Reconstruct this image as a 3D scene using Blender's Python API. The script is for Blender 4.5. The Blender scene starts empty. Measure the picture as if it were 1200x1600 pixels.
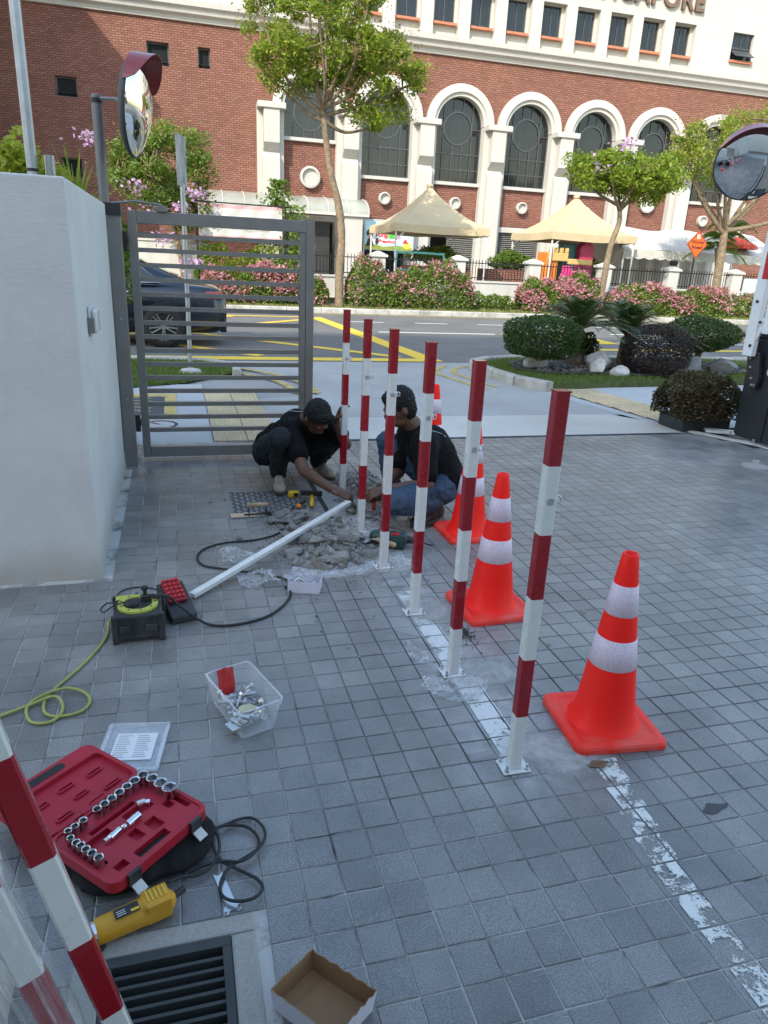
import bpy, bmesh, math, random
import numpy as np
from mathutils import Vector, Matrix, Euler
random.seed(7)
RNG = np.random.default_rng(7)
SC = bpy.context.scene
COL = SC.collection
PI = math.pi

# ------------------------------------------------------------------ camera, sky, sun, exposure
cam_data = bpy.data.cameras.new('camera')
cam = bpy.data.objects.new('camera', cam_data)
COL.objects.link(cam)
cam_data.sensor_fit = 'VERTICAL'
cam_data.sensor_height = 36.0
cam_data.lens = 25.13
cam_data.clip_start = 0.05
cam_data.clip_end = 800
_r = (0.96287446, -0.26608255, 0.04552861)
_d = (-0.04736686, -0.33257045, -0.94188815)
_f = (0.26576147, 0.90476349, -0.33282708)
cam.matrix_world = Matrix(((_r[0], -_d[0], -_f[0], 0.0), (_r[1], -_d[1], -_f[1], 0.0), (_r[2], -_d[2], -_f[2], 1.51), (0, 0, 0, 1)))
SC.camera = cam

SUN_DIR = Vector((0.85, 1.0, -1.0)).normalized()        # the way the light travels
SUN_EL = math.asin(-SUN_DIR.z)
world = bpy.data.worlds.new('World')
SC.world = world
world.use_nodes = True
wn = world.node_tree
wn.nodes.clear()
sky = wn.nodes.new('ShaderNodeTexSky')
sky.sky_type = 'NISHITA'
sky.sun_disc = False
sky.sun_elevation = SUN_EL
sky.sun_rotation = math.atan2(-SUN_DIR.x, -SUN_DIR.y)
sky.air_density = 1.6
sky.dust_density = 1.3
sky.ozone_density = 1.2
bg = wn.nodes.new('ShaderNodeBackground')
bg.inputs['Strength'].default_value = 0.15
wo = wn.nodes.new('ShaderNodeOutputWorld')
wn.links.new(sky.outputs[0], bg.inputs[0])
wn.links.new(bg.outputs[0], wo.inputs[0])

sun_data = bpy.data.lights.new('sun', 'SUN')
sun_data.energy = 2.0
sun_data.angle = math.radians(0.5)
sun_data.color = (1.0, 0.93, 0.80)
sun = bpy.data.objects.new('sun', sun_data)
COL.objects.link(sun)
sun.location = (-20, -25, 30)
sun.rotation_euler = SUN_DIR.to_track_quat('-Z', 'Y').to_euler()

SC.view_settings.view_transform = 'Standard'
SC.view_settings.look = 'None'
SC.view_settings.gamma = 1.0
SC.view_settings.use_curve_mapping = False
SC.view_settings.exposure = 1.5

# ------------------------------------------------------------------ materials
MATS = {}
def _n(nt, t, **kw):
    nd = nt.nodes.new(t)
    for k, v in kw.items():
        setattr(nd, k, v)
    return nd
def ramp(nt, fac, stops):
    r = nt.nodes.new('ShaderNodeValToRGB')
    e = r.color_ramp.elements
    while len(e) > 1: e.remove(e[0])
    e[0].position, e[0].color = stops[0][0], (*stops[0][1], 1)
    for p, c in stops[1:]:
        x = e.new(p); x.color = (*c, 1)
    nt.links.new(fac, r.inputs[0])
    return r.outputs[0]
def mixc(nt, fac, a, b, mode='MIX'):
    m = nt.nodes.new('ShaderNodeMix'); m.data_type = 'RGBA'; m.blend_type = mode
    for sock, v in ((m.inputs[0], fac), (m.inputs[6], a), (m.inputs[7], b)):
        if isinstance(v, (int, float)): sock.default_value = v
        elif isinstance(v, tuple): sock.default_value = (*v[:3], 1)
        else: nt.links.new(v, sock)
    return m.outputs[2]
def mth(nt, op, a, b=None, c=None, clamp=False):
    m = nt.nodes.new('ShaderNodeMath'); m.operation = op; m.use_clamp = clamp
    for i, v in enumerate((a, b, c)):
        if v is None: continue
        if isinstance(v, (int, float)): m.inputs[i].default_value = v
        else: nt.links.new(v, m.inputs[i])
    return m.outputs[0]
def noise(nt, vec, scale, detail=4, rough=0.6, dist=0.0):
    n = nt.nodes.new('ShaderNodeTexNoise')
    n.inputs['Scale'].default_value = scale; n.inputs['Detail'].default_value = detail
    n.inputs['Roughness'].default_value = rough; n.inputs['Distortion'].default_value = dist
    if vec is not None: nt.links.new(vec, n.inputs['Vector'])
    return n.outputs[0]
def new_mat(name):
    m = bpy.data.materials.new(name); m.use_nodes = True
    nt = m.node_tree; nt.nodes.clear()
    o = nt.nodes.new('ShaderNodeOutputMaterial'); p = nt.nodes.new('ShaderNodeBsdfPrincipled')
    nt.links.new(p.outputs[0], o.inputs[0])
    MATS[name] = m
    return m, nt, p, o
def obj_coord(nt): return nt.nodes.new('ShaderNodeTexCoord').outputs['Object']
def pos_coord(nt): return nt.nodes.new('ShaderNodeNewGeometry').outputs['Position']
def bump(nt, p, h, strength=0.3, dist=0.01):
    b = nt.nodes.new('ShaderNodeBump'); b.inputs['Strength'].default_value = strength
    b.inputs['Distance'].default_value = dist
    nt.links.new(h, b.inputs['Height']); nt.links.new(b.outputs[0], p.inputs['Normal'])
def mat(name, col, rough=0.6, metal=0.0, var=0.15, scale=6.0, bmp=0.0, bscale=40.0, bdist=0.004, dirt=None, dirt_amt=0.0, trans=0.0, ior=1.45, alpha=1.0, coat=0.0, sheen=0.0, world=False, spec=0.5):
    """a surface of one colour with uneven tone, optional dirt patches and fine relief"""
    m, nt, p, o = new_mat(name)
    v = pos_coord(nt) if world else obj_coord(nt)
    n1 = noise(nt, v, scale, 5, 0.62)
    lo = tuple(max(0, c * (1 - var)) for c in col); hi = tuple(min(1, c * (1 + var)) for c in col)
    c = ramp(nt, n1, [(0.3, lo), (0.7, hi)])
    if dirt:
        n2 = noise(nt, v, scale * 0.37 + 0.9, 6, 0.7)
        f = ramp(nt, n2, [(0.45, (0, 0, 0)), (0.72, (dirt_amt,) * 3)])
        c = mixc(nt, f, c, dirt)
    nt.links.new(c, p.inputs['Base Color'])
    rr = ramp(nt, n1, [(0.3, (max(0, rough - 0.08),) * 3), (0.7, (min(1, rough + 0.08),) * 3)])
    nt.links.new(rr, p.inputs['Roughness'])
    p.inputs['Metallic'].default_value = metal
    p.inputs['IOR'].default_value = ior
    p.inputs['Specular IOR Level'].default_value = spec
    p.inputs['Transmission Weight'].default_value = trans
    p.inputs['Alpha'].default_value = alpha
    p.inputs['Coat Weight'].default_value = coat
    if sheen: p.inputs['Sheen Weight'].default_value = sheen
    if bmp: bump(nt, p, noise(nt, v, bscale, 6, 0.7), bmp, bdist)
    return m
def leaf_mat(name, cols, rough=0.5, transl=0.35):
    """leaves: each leaf takes one of a few greens, light passes through a little"""
    m, nt, p, o = new_mat(name)
    g = nt.nodes.new('ShaderNodeNewGeometry')
    st = [(i / max(1, len(cols) - 1), c) for i, c in enumerate(cols)]
    c = ramp(nt, g.outputs['Random Per Island'], st)
    nt.links.new(c, p.inputs['Base Color']); p.inputs['Roughness'].default_value = rough
    p.inputs['Specular IOR Level'].default_value = 0.35
    t = nt.nodes.new('ShaderNodeBsdfTranslucent')
    nt.links.new(mixc(nt, 0.5, c, (0.35, 0.45, 0.05), 'MIX'), t.inputs[0])
    mx = nt.nodes.new('ShaderNodeMixShader'); mx.inputs[0].default_value = transl
    nt.links.new(p.outputs[0], mx.inputs[1]); nt.links.new(t.outputs[0], mx.inputs[2]); nt.links.new(mx.outputs[0], o.inputs[0])
    return m

# ------------------------------------------------------------------ mesh building
class MB:
    """collects faces for ONE mesh object"""
    def __init__(s): s.v, s.f, s.m, s.mi = [], [], [], 0
    def add(s, vs, fs):
        b = len(s.v); s.v += [tuple(x) for x in vs]
        for f in fs: s.f.append(tuple(i + b for i in f)); s.m.append(s.mi)
        return s
    def box(s, x0, x1, y0, y1, z0, z1):
        s.add([(x0, y0, z0), (x1, y0, z0), (x1, y1, z0), (x0, y1, z0), (x0, y0, z1), (x1, y0, z1), (x1, y1, z1), (x0, y1, z1)],
              [(0, 3, 2, 1), (4, 5, 6, 7), (0, 1, 5, 4), (1, 2, 6, 5), (2, 3, 7, 6), (3, 0, 4, 7)])
        return s
    def obox(s, c, size, rot=None):
        R = rot or Matrix.Identity(3)
        hx, hy, hz = [a / 2 for a in size]
        vs = [Vector(c) + R @ Vector((x, y, z)) for z in (-hz, hz) for x, y in ((-hx, -hy), (hx, -hy), (hx, hy), (-hx, hy))]
        s.add(vs, [(0, 3, 2, 1), (4, 5, 6, 7), (0, 1, 5, 4), (1, 2, 6, 5), (2, 3, 7, 6), (3, 0, 4, 7)])
        return s
    def bar(s, a, b, w, h=None, up=(0, 0, 1)):
        a, b = Vector(a), Vector(b); d = b - a; L = d.length; d.normalize(); u = Vector(up)
        x = d.cross(u)
        if x.length < 1e-4: x = d.cross(Vector((0, 1, 0)))
        x.normalize(); z = x.cross(d)
        R = Matrix((x, d, z)).transposed()
        return s.obox((a + b) / 2, (w, L, h or w), R)
    def frame(s, d):
        d = Vector(d).normalized()
        x = d.cross(Vector((0, 0, 1)))
        if x.length < 1e-3: x = Vector((1, 0, 0))
        x.normalize(); return x, d.cross(x).normalized()
    def cyl(s, a, b, r0, r1=None, n=12, caps=True):
        a, b = Vector(a), Vector(b); r1 = r0 if r1 is None else r1
        x, y = s.frame(b - a)
        vs = []
        for p, r in ((a, r0), (b, r1)):
            for i in range(n):
                t = 2 * PI * i / n; vs.append(p + x * (r * math.cos(t)) + y * (r * math.sin(t)))
        fs = [(i, (i + 1) % n, n + (i + 1) % n, n + i) for i in range(n)]
        if caps: fs += [tuple(range(n - 1, -1, -1)), tuple(range(n, 2 * n))]
        s.add(vs, fs); return s
    def tube(s, pts, r, n=8, caps=True):
        pts = [Vector(p) for p in pts]; rs = r if isinstance(r, (list, tuple)) else [r] * len(pts)
        vs = []; prev = None
        for i, p in enumerate(pts):
            d = (pts[min(i + 1, len(pts) - 1)] - pts[max(i - 1, 0)])
            d = d.normalized() if d.length > 1e-9 else Vector((0, 0, 1))
            if prev is None: x, y = s.frame(d)
            else:
                x = prev - d * prev.dot(d)
                if x.length < 1e-4: x, _ = s.frame(d)
                x.normalize(); y = d.cross(x).normalized()
            prev = x
            for k in range(n):
                t = 2 * PI * k / n; vs.append(p + x * (rs[i] * math.cos(t)) + y * (rs[i] * math.sin(t)))
        fs = [(i * n + k, i * n + (k + 1) % n, (i + 1) * n + (k + 1) % n, (i + 1) * n + k) for i in range(len(pts) - 1) for k in range(n)]
        if caps: fs += [tuple(range(n - 1, -1, -1)), tuple(range((len(pts) - 1) * n, len(pts) * n))]
        s.add(vs, fs); return s
    def lathe(s, prof, n=24, c=(0, 0, 0), caps=False):
        c = Vector(c); vs = []
        for r, z in prof:
            for k in range(n):
                t = 2 * PI * k / n; vs.append(c + Vector((r * math.cos(t), r * math.sin(t), z)))
        fs = [(i * n + k, i * n + (k + 1) % n, (i + 1) * n + (k + 1) % n, (i + 1) * n + k) for i in range(len(prof) - 1) for k in range(n)]
        if caps: fs += [tuple(range(n - 1, -1, -1)), tuple(range((len(prof) - 1) * n, len(prof) * n))]
        s.add(vs, fs); return s
    def prism(s, poly, z0, z1):
        n = len(poly)
        s.add([(x, y, z0) for x, y in poly] + [(x, y, z1) for x, y in poly],
              [tuple(range(n - 1, -1, -1)), tuple(range(n, 2 * n))] + [(i, (i + 1) % n, n + (i + 1) % n, n + i) for i in range(n)])
        return s
    def prism_y(s, poly, y0, y1):
        """poly in x,z ; extruded along y"""
        n = len(poly)
        s.add([(x, y0, z) for x, z in poly] + [(x, y1, z) for x, z in poly],
              [tuple(range(n)), tuple(range(2 * n - 1, n - 1, -1))] + [(i, n + i, n + (i + 1) % n, (i + 1) % n) for i in range(n)])
        return s
    def prism_x(s, poly, x0, x1):
        """poly in y,z ; extruded along x"""
        n = len(poly)
        s.add([(x0, y, z) for y, z in poly] + [(x1, y, z) for y, z in poly],
              [tuple(range(n)), tuple(range(2 * n - 1, n - 1, -1))] + [(i, n + i, n + (i + 1) % n, (i + 1) % n) for i in range(n)])
        return s
    def poly(s, pts): s.add(pts, [tuple(range(len(pts)))]); return s
    def ell(s, c, r, n=12, m=8, R=None):
        c = Vector(c); r = (r, r, r) if isinstance(r, (int, float)) else r
        R = R or Matrix.Identity(3); vs = [c + R @ Vector((0, 0, -r[2]))]
        for j in range(1, m):
            a = -PI / 2 + PI * j / m
            for k in range(n):
                t = 2 * PI * k / n
                vs.append(c + R @ Vector((r[0] * math.cos(a) * math.cos(t), r[1] * math.cos(a) * math.sin(t), r[2] * math.sin(a))))
        vs.append(c + R @ Vector((0, 0, r[2])))
        fs = [(0, 1 + (k + 1) % n, 1 + k) for k in range(n)]
        for j in range(m - 2):
            for k in range(n):
                a = 1 + j * n + k; b = 1 + j * n + (k + 1) % n
                fs.append((a, b, b + n, a + n))
        L = len(vs) - 1; fs += [(L, 1 + (m - 2) * n + k, 1 + (m - 2) * n + (k + 1) % n) for k in range(n)]
        s.add(vs, fs); return s
    def cap(s, a, ra, b, rb, n=12):
        """tapered limb with round ends"""
        a, b = Vector(a), Vector(b)
        s.cyl(a, b, ra, rb, n); s.ell(a, ra, n, 8); s.ell(b, rb, n, 8); return s
    def build(s, name, m, parent=None, smooth=False, bevel=0.0, loc=None, seg=2):
        me = bpy.data.meshes.new(name); me.from_pydata(s.v, [], s.f)
        ms = m if isinstance(m, (list, tuple)) else [m]
        for x in ms: me.materials.append(MATS[x])
        if len(ms) > 1: me.polygons.foreach_set('material_index', s.m)
        if smooth: me.polygons.foreach_set('use_smooth', [True] * len(me.polygons))
        me.update()
        o = link(name, me, parent)
        if loc: o.location = loc
        if bevel:
            b = o.modifiers.new('bevel', 'BEVEL'); b.width = bevel; b.segments = seg; b.limit_method = 'ANGLE'; b.angle_limit = math.radians(40)
            b.harden_normals = False
        return o
def link(name, data, parent=None):
    o = bpy.data.objects.new(name, data); COL.objects.link(o)
    if parent is not None: o.parent = parent
    return o
def tag(o, label=None, cat=None, group=None, kind=None):
    if label: o['label'] = label
    if cat: o['category'] = cat
    if group: o['group'] = group
    if kind: o['kind'] = kind
    return o
def thing(name, label, cat, loc=(0, 0, 0), rz=0.0, group=None):
    o = link(name, None); o.location = loc; o.rotation_euler = (0, 0, rz); o.empty_display_size = 0.1
    return tag(o, label, cat, group)
def copy_tree(o, parent=None):
    c = o.copy(); COL.objects.link(c)
    if parent is not None: c.parent = parent
    for ch in [x for x in o.children]: copy_tree(ch, c)
    return c
def struct(o): o['kind'] = 'structure'; return o
def sheet(name, m, poly, z, parent=None):
    return MB().poly([(x, y, z) for x, y in poly]).build(name, m, parent)
def quads_mesh(name, V, m, parent=None, smooth=False, k=4):
    """V: (N,k,3) array -> one mesh of N loose k-gons"""
    V = np.asarray(V, dtype=np.float32); N = len(V)
    me = bpy.data.meshes.new(name)
    me.vertices.add(N * k); me.vertices.foreach_set('co', V.ravel())
    me.loops.add(N * k); me.loops.foreach_set('vertex_index', np.arange(N * k, dtype=np.int32))
    me.polygons.add(N); me.polygons.foreach_set('loop_start', np.arange(0, N * k, k, dtype=np.int32))
    me.update(calc_edges=True); me.validate()
    me.materials.append(MATS[m])
    return link(name, me, parent)
def leaves(P, size, aspect=0.45, droop=0.3, up=None, jitter=0.35):
    """P (N,3) centres -> rhombic leaves, random heading, slightly drooping"""
    N = len(P); a = RNG.uniform(0, 2 * PI, N); t = RNG.normal(-droop, 0.45, N)
    d = np.c_[np.cos(a) * np.cos(t), np.sin(a) * np.cos(t), np.sin(t)]
    r = RNG.normal(size=(N, 3)); s = np.cross(d, r); s /= np.linalg.norm(s, axis=1)[:, None] + 1e-9
    if up is not None:
        s2 = np.cross(d, np.array([0, 0, 1.0])); s2 /= np.linalg.norm(s2, axis=1)[:, None] + 1e-9
        s = s * (1 - up) + s2 * up; s /= np.linalg.norm(s, axis=1)[:, None] + 1e-9
    L = size * RNG.uniform(1 - jitter, 1 + jitter, N); W = L * aspect
    b = P - d * (L / 2)[:, None]; e = P + d * (L / 2)[:, None]; m = P - d * (L * 0.05)[:, None]
    return np.stack([b, m + s * (W / 2)[:, None], e, m - s * (W / 2)[:, None]], 1)
def text_mesh(name, body, size, m, parent, loc, rot, extrude=0.002, offset=0.0, align='CENTER', shear=0.0, space=1.0):
    cu = bpy.data.curves.new(name, 'FONT'); cu.body = body; cu.size = size; cu.extrude = extrude; cu.offset = offset
    cu.align_x = align; cu.align_y = 'CENTER'; cu.shear = shear; cu.space_character = space; cu.resolution_u = 3
    t = bpy.data.objects.new('tmp_text', cu); COL.objects.link(t)
    dg = bpy.context.evaluated_depsgraph_get(); me = bpy.data.meshes.new_from_object(t.evaluated_get(dg))
    bpy.data.objects.remove(t); bpy.data.curves.remove(cu)
    me.name = name; me.materials.clear(); me.materials.append(MATS[m])
    o = link(name, me, parent); o.location = loc; o.rotation_euler = rot
    return o
def smooth_path(pts, n=8, closed=False):
    """Catmull-Rom through pts"""
    P = [Vector(p) for p in pts]; out = []
    for i in range(len(P) - 1):
        p0, p1, p2, p3 = P[max(i - 1, 0)], P[i], P[i + 1], P[min(i + 2, len(P) - 1)]
        for k in range(n):
            t = k / n
            out.append(0.5 * ((2 * p1) + (p2 - p0) * t + (2 * p0 - 5 * p1 + 4 * p2 - p3) * t * t + (3 * p1 - p0 - 3 * p2 + p3) * t ** 3))
    out.append(P[-1]); return out
def remeshed(mb, name, m, parent, voxel=0.008, smooth=6, fac=0.5, disp=0.0, dscale=0.08):
    """overlapping closed shapes -> one continuous skin"""
    o = mb.build('tmp_' + name, m)
    r = o.modifiers.new('r', 'REMESH'); r.mode = 'VOXEL'; r.voxel_size = voxel; r.use_smooth_shade = True
    if smooth:
        s = o.modifiers.new('s', 'SMOOTH'); s.iterations = smooth; s.factor = fac
    if disp:
        tx = bpy.data.textures.new(name, 'CLOUDS'); tx.noise_scale = dscale; tx.noise_depth = 2
        d = o.modifiers.new('d', 'DISPLACE'); d.texture = tx; d.strength = disp; d.mid_level = 0.5; d.texture_coords = 'LOCAL'
    dg = bpy.context.evaluated_depsgraph_get(); me = bpy.data.meshes.new_from_object(o.evaluated_get(dg))
    bpy.data.objects.remove(o)
    me.name = name; me.materials.clear(); me.materials.append(MATS[m])
    me.polygons.foreach_set('use_smooth', [True] * len(me.polygons)); me.update()
    return link(name, me, parent)
# ------------------------------------------------------------------ surface materials
def tile_material():
    m, nt, p, o = new_mat('tile')
    pos = pos_coord(nt)
    g = nt.nodes.new('ShaderNodeNewGeometry'); oi = nt.nodes.new('ShaderNodeObjectInfo')
    rnd = mth(nt, 'FRACT', mth(nt, 'ADD', g.outputs['Random Per Island'], mth(nt, 'MULTIPLY', oi.outputs['Random'], 7.31)))
    base = ramp(nt, rnd, [(0.0, (0.145, 0.147, 0.147)), (0.45, (0.166, 0.168, 0.168)), (0.8, (0.180, 0.182, 0.181)), (1.0, (0.205, 0.206, 0.203))])
    sp = noise(nt, pos, 300, 3, 0.8)
    base = mixc(nt, 1.0, base, ramp(nt, sp, [(0.30, (0.42,) * 3), (0.5, (1.0,) * 3), (0.68, (1.85,) * 3)]), 'MULTIPLY')
    st = noise(nt, pos, 1.9, 6, 0.65)
    base = mixc(nt, 1.0, base, ramp(nt, st, [(0.28, (0.60, 0.61, 0.62)), (0.72, (1.36, 1.33, 1.28))]), 'MULTIPLY')
    # scuffs: pale scratches
    sc = noise(nt, pos, 9.0, 8, 0.75, 1.6)
    base = mixc(nt, ramp(nt, sc, [(0.64, (0, 0, 0)), (0.80, (0.45,) * 3)]), base, (0.36, 0.37, 0.37))
    sk = noise(nt, pos, 6.0, 7, 0.7, 0.6)
    base = mixc(nt, ramp(nt, sk, [(0.26, (0.55,) * 3), (0.36, (0, 0, 0))]), base, (0.07, 0.075, 0.08))
    ty = nt.nodes.new('ShaderNodeMapping'); ty.inputs['Scale'].default_value = (2.2, 0.35, 1.0); ty.inputs['Rotation'].default_value = (0, 0, 0.15); nt.links.new(pos, ty.inputs[0])
    tm = noise(nt, ty.outputs[0], 1.6, 6, 0.6, 0.3)
    base = mixc(nt, ramp(nt, tm, [(0.50, (0, 0, 0)), (0.70, (0.26,) * 3)]), base, (0.105, 0.104, 0.10))
    pa = noise(nt, pos, 3.1, 5, 0.7, 0.8)
    base = mixc(nt, ramp(nt, pa, [(0.62, (0, 0, 0)), (0.74, (0.30,) * 3)]), base, (0.30, 0.28, 0.24))
    # cement dust along the row of posts and round the rubble
    xyz = nt.nodes.new('ShaderNodeSeparateXYZ'); nt.links.new(pos, xyz.inputs[0])
    x, y = xyz.outputs[0], xyz.outputs[1]
    f1 = mth(nt, 'SUBTRACT', 1.0, mth(nt, 'DIVIDE', mth(nt, 'ABSOLUTE', mth(nt, 'SUBTRACT', x, 1.02)), 0.30), clamp=True)
    f1 = mth(nt, 'MULTIPLY', f1, mth(nt, 'MULTIPLY', mth(nt, 'SUBTRACT', y, 1.45), 4.0, clamp=True))
    f1 = mth(nt, 'MULTIPLY', f1, mth(nt, 'MULTIPLY', mth(nt, 'SUBTRACT', 4.9, y), 3.0, clamp=True))
    vd = nt.nodes.new('ShaderNodeVectorMath'); vd.operation = 'DISTANCE'; nt.links.new(pos, vd.inputs[0]); vd.inputs[1].default_value = (0.92, 3.95, 0)
    f2 = mth(nt, 'SUBTRACT', 1.0, mth(nt, 'DIVIDE', vd.outputs['Value'], 0.85), clamp=True)
    dn = noise(nt, pos, 5.5, 8, 0.7, 1.2)
    dust = mth(nt, 'MULTIPLY', mth(nt, 'ADD', mth(nt, 'MULTIPLY', f1, 1.3), f2), ramp(nt, dn, [(0.36, (0, 0, 0)), (0.62, (1, 1, 1))]), clamp=True)
    base = mixc(nt, mth(nt, 'MULTIPLY', dust, 0.75), base, (0.40, 0.41, 0.41))
    mud = mth(nt, 'MULTIPLY', f1, ramp(nt, noise(nt, pos, 7.5, 8, 0.75, 0.8), [(0.55, (0, 0, 0)), (0.66, (1, 1, 1))]), clamp=True)
    base = mixc(nt, mth(nt, 'MULTIPLY', mud, 0.7), base, (0.07, 0.063, 0.055))
    nt.links.new(base, p.inputs['Base Color'])
    nt.links.new(ramp(nt, st, [(0.3, (0.30,) * 3), (0.7, (0.42,) * 3)]), p.inputs['Roughness'])
    bump(nt, p, mth(nt, 'ADD', mth(nt, 'MULTIPLY', sp, 0.6), noise(nt, pos, 60, 6, 0.7)), 0.16, 0.0012)
    p.inputs['Specular IOR Level'].default_value = 0.75
tile_material()
def grout_material():
    m, nt, p, o = new_mat('grout')
    pos = pos_coord(nt)
    c = ramp(nt, noise(nt, pos, 2.3, 7, 0.75, 0.5), [(0.40, (0.012, 0.013, 0.015)), (0.56, (0.03, 0.031, 0.034)), (0.72, (0.20, 0.202, 0.20))])
    xyz = nt.nodes.new('ShaderNodeSeparateXYZ'); nt.links.new(pos, xyz.inputs[0])
    sand = mth(nt, 'MAXIMUM', mth(nt, 'MULTIPLY', mth(nt, 'SUBTRACT', 0.9, xyz.outputs[0]), 1.2, clamp=True), mth(nt, 'MULTIPLY', mth(nt, 'SUBTRACT', 1.9, xyz.outputs[1]), 1.6, clamp=True))      # joints sanded up towards the pillar
    c = mixc(nt, mth(nt, 'MULTIPLY', sand, ramp(nt, noise(nt, pos, 5, 5, 0.7), [(0.3, (0, 0, 0)), (0.5, (1, 1, 1))])), c, (0.42, 0.42, 0.40))
    nt.links.new(c, p.inputs['Base Color']); p.inputs['Roughness'].default_value = 0.9
    bump(nt, p, noise(nt, pos, 150, 4, 0.7), 0.5, 0.002)
grout_material()
def asphalt(name, c0, c1, c2, speck=0.5):
    m, nt, p, o = new_mat(name); pos = pos_coord(nt)
    a = noise(nt, pos, 130, 4, 0.8); b = noise(nt, pos, 0.55, 6, 0.65, 0.4)
    c = ramp(nt, b, [(0.3, c0), (0.55, c1), (0.75, c2)])
    c = mixc(nt, 1.0, c, ramp(nt, a, [(0.3, (1 - speck,) * 3), (0.7, (1 + speck,) * 3)]), 'MULTIPLY')
    nt.links.new(c, p.inputs['Base Color']); p.inputs['Roughness'].default_value = 0.85
    bump(nt, p, a, 0.6, 0.004)
asphalt('asphalt', (0.105, 0.102, 0.097), (0.140, 0.136, 0.129), (0.180, 0.174, 0.165))
asphalt('asphalt_pale', (0.27, 0.27, 0.263), (0.34, 0.34, 0.33), (0.40, 0.398, 0.385), 0.4)
asphalt('concrete', (0.38, 0.37, 0.345), (0.47, 0.46, 0.43), (0.55, 0.54, 0.505), 0.2)
asphalt('concrete_blue', (0.33, 0.34, 0.35), (0.39, 0.40, 0.41), (0.45, 0.455, 0.46), 0.12)
asphalt('concrete_dark', (0.22, 0.22, 0.213), (0.28, 0.28, 0.27), (0.34, 0.337, 0.322), 0.2)
asphalt('soil', (0.05, 0.045, 0.04), (0.075, 0.066, 0.058), (0.10, 0.09, 0.08), 0.4)
asphalt('drain_concrete', (0.27, 0.262, 0.24), (0.33, 0.32, 0.295), (0.38, 0.365, 0.335), 0.18)
asphalt('sand_grey', (0.25, 0.25, 0.245), (0.31, 0.31, 0.30), (0.38, 0.375, 0.36), 0.3)
asphalt('earth', (0.16, 0.15, 0.12), (0.2, 0.18, 0.14), (0.25, 0.22, 0.17), 0.25)
def worn_paint(name, col, thr0, thr1, scale):
    """road paint, flaked through to the surface below"""
    m, nt, p, o = new_mat(name); pos = pos_coord(nt)
    n1 = noise(nt, pos, scale, 8, 0.78, 0.4); n2 = noise(nt, pos, scale * 9, 4, 0.7)
    f = mth(nt, 'ADD', mth(nt, 'MULTIPLY', n1, 0.72), mth(nt, 'MULTIPLY', n2, 0.28))
    al = ramp(nt, f, [(thr0, (0, 0, 0)), (thr1, (1, 1, 1))])
    c = mixc(nt, ramp(nt, n2, [(0.3, (0, 0, 0)), (0.8, (0.35,) * 3)]), col, tuple(x * 0.6 for x in col))
    nt.links.new(c, p.inputs['Base Color']); nt.links.new(al, p.inputs['Alpha']); p.inputs['Roughness'].default_value = 0.75
worn_paint('white_line_worn', (0.66, 0.67, 0.66), 0.43, 0.46, 11)
worn_paint('white_line_patchy', (0.68, 0.69, 0.67), 0.485, 0.51, 16)
worn_paint('yellow_line', (0.74, 0.50, 0.05), 0.36, 0.42, 3)
worn_paint('white_line', (0.72, 0.72, 0.68), 0.34, 0.42, 4)
worn_paint('yellow_line_pale', (0.52, 0.40, 0.14), 0.40, 0.48, 5)
worn_paint('red_brown_paint', (0.25, 0.10, 0.09), 0.38, 0.46, 6)
worn_paint('black_paint', (0.06, 0.065, 0.075), 0.30, 0.36, 4)
worn_paint('cement_smear', (0.42, 0.43, 0.43), 0.44, 0.60, 8)

mat('tactile', (0.50, 0.40, 0.25), 0.8, var=0.2, scale=1.7, bmp=0.3, bscale=80, dirt=(0.25, 0.22, 0.17), dirt_amt=0.6, world=True)
mat('kerb', (0.42, 0.41, 0.38), 0.85, var=0.2, scale=3, bmp=0.4, bscale=50, dirt=(0.14, 0.13, 0.11), dirt_amt=0.8, world=True)
mat('lawn_base', (0.07, 0.09, 0.03), 0.95, var=0.4, scale=9, bmp=0.5, world=True)
leaf_mat('grass', [(0.05, 0.10, 0.02), (0.08, 0.15, 0.03), (0.12, 0.18, 0.04), (0.17, 0.19, 0.06)], 0.6, 0.3)
leaf_mat('grass_dry', [(0.10, 0.14, 0.03), (0.19, 0.21, 0.05), (0.28, 0.26, 0.09), (0.33, 0.30, 0.14)], 0.6, 0.3)

# ------------------------------------------------------------------ ground, road, pavements
struct(sheet('ground', 'earth', [(-150, -60), (150, -60), (150, 160), (-150, 160)], -0.080))
struct(sheet('road', 'asphalt', [(-120, 10.95), (120, 10.95), (120, 21.0), (-120, 21.0)], -0.020))
struct(sheet('driveway', 'asphalt_pale', [(0.80, 6.93), (5.3, 6.93), (5.3, 8.6), (4.6, 9.5), (4.6, 10.45), (5.2, 10.955), (0.2, 10.955), (1.00, 9.9), (1.45, 9.0), (1.55, 8.2), (0.80, 8.0)], -0.014))
struct(sheet('concrete_apron', 'concrete', [(0.78, 6.0), (5.0, 6.0), (5.0, 6.3), (4.62, 6.94), (0.78, 6.94)], -0.009))
struct(sheet('cycle_path', 'concrete_blue', [(-6, 6.0), (0.245, 6.0), (0.245, 8.9), (-6, 8.9)], -0.010))
struct(sheet('footpath', 'concrete_dark', [(0.245, 6.0), (1.6, 6.0), (1.56, 8.2), (1.45, 9.0), (1.0, 9.92), (0.2, 10.95), (-2, 10.95), (-2, 8.5), (0.245, 8.36)], -0.024))
struct(sheet('side_footpath', 'concrete_blue', [(4.9, 6.2), (14, 6.2), (14, 9.3), (4.45, 8.55)], -0.012))
struct(sheet('schoolyard', 'concrete', [(-40, 23.2), (60, 23.2), (60, 34), (-40, 34)], 0.30))

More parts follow.
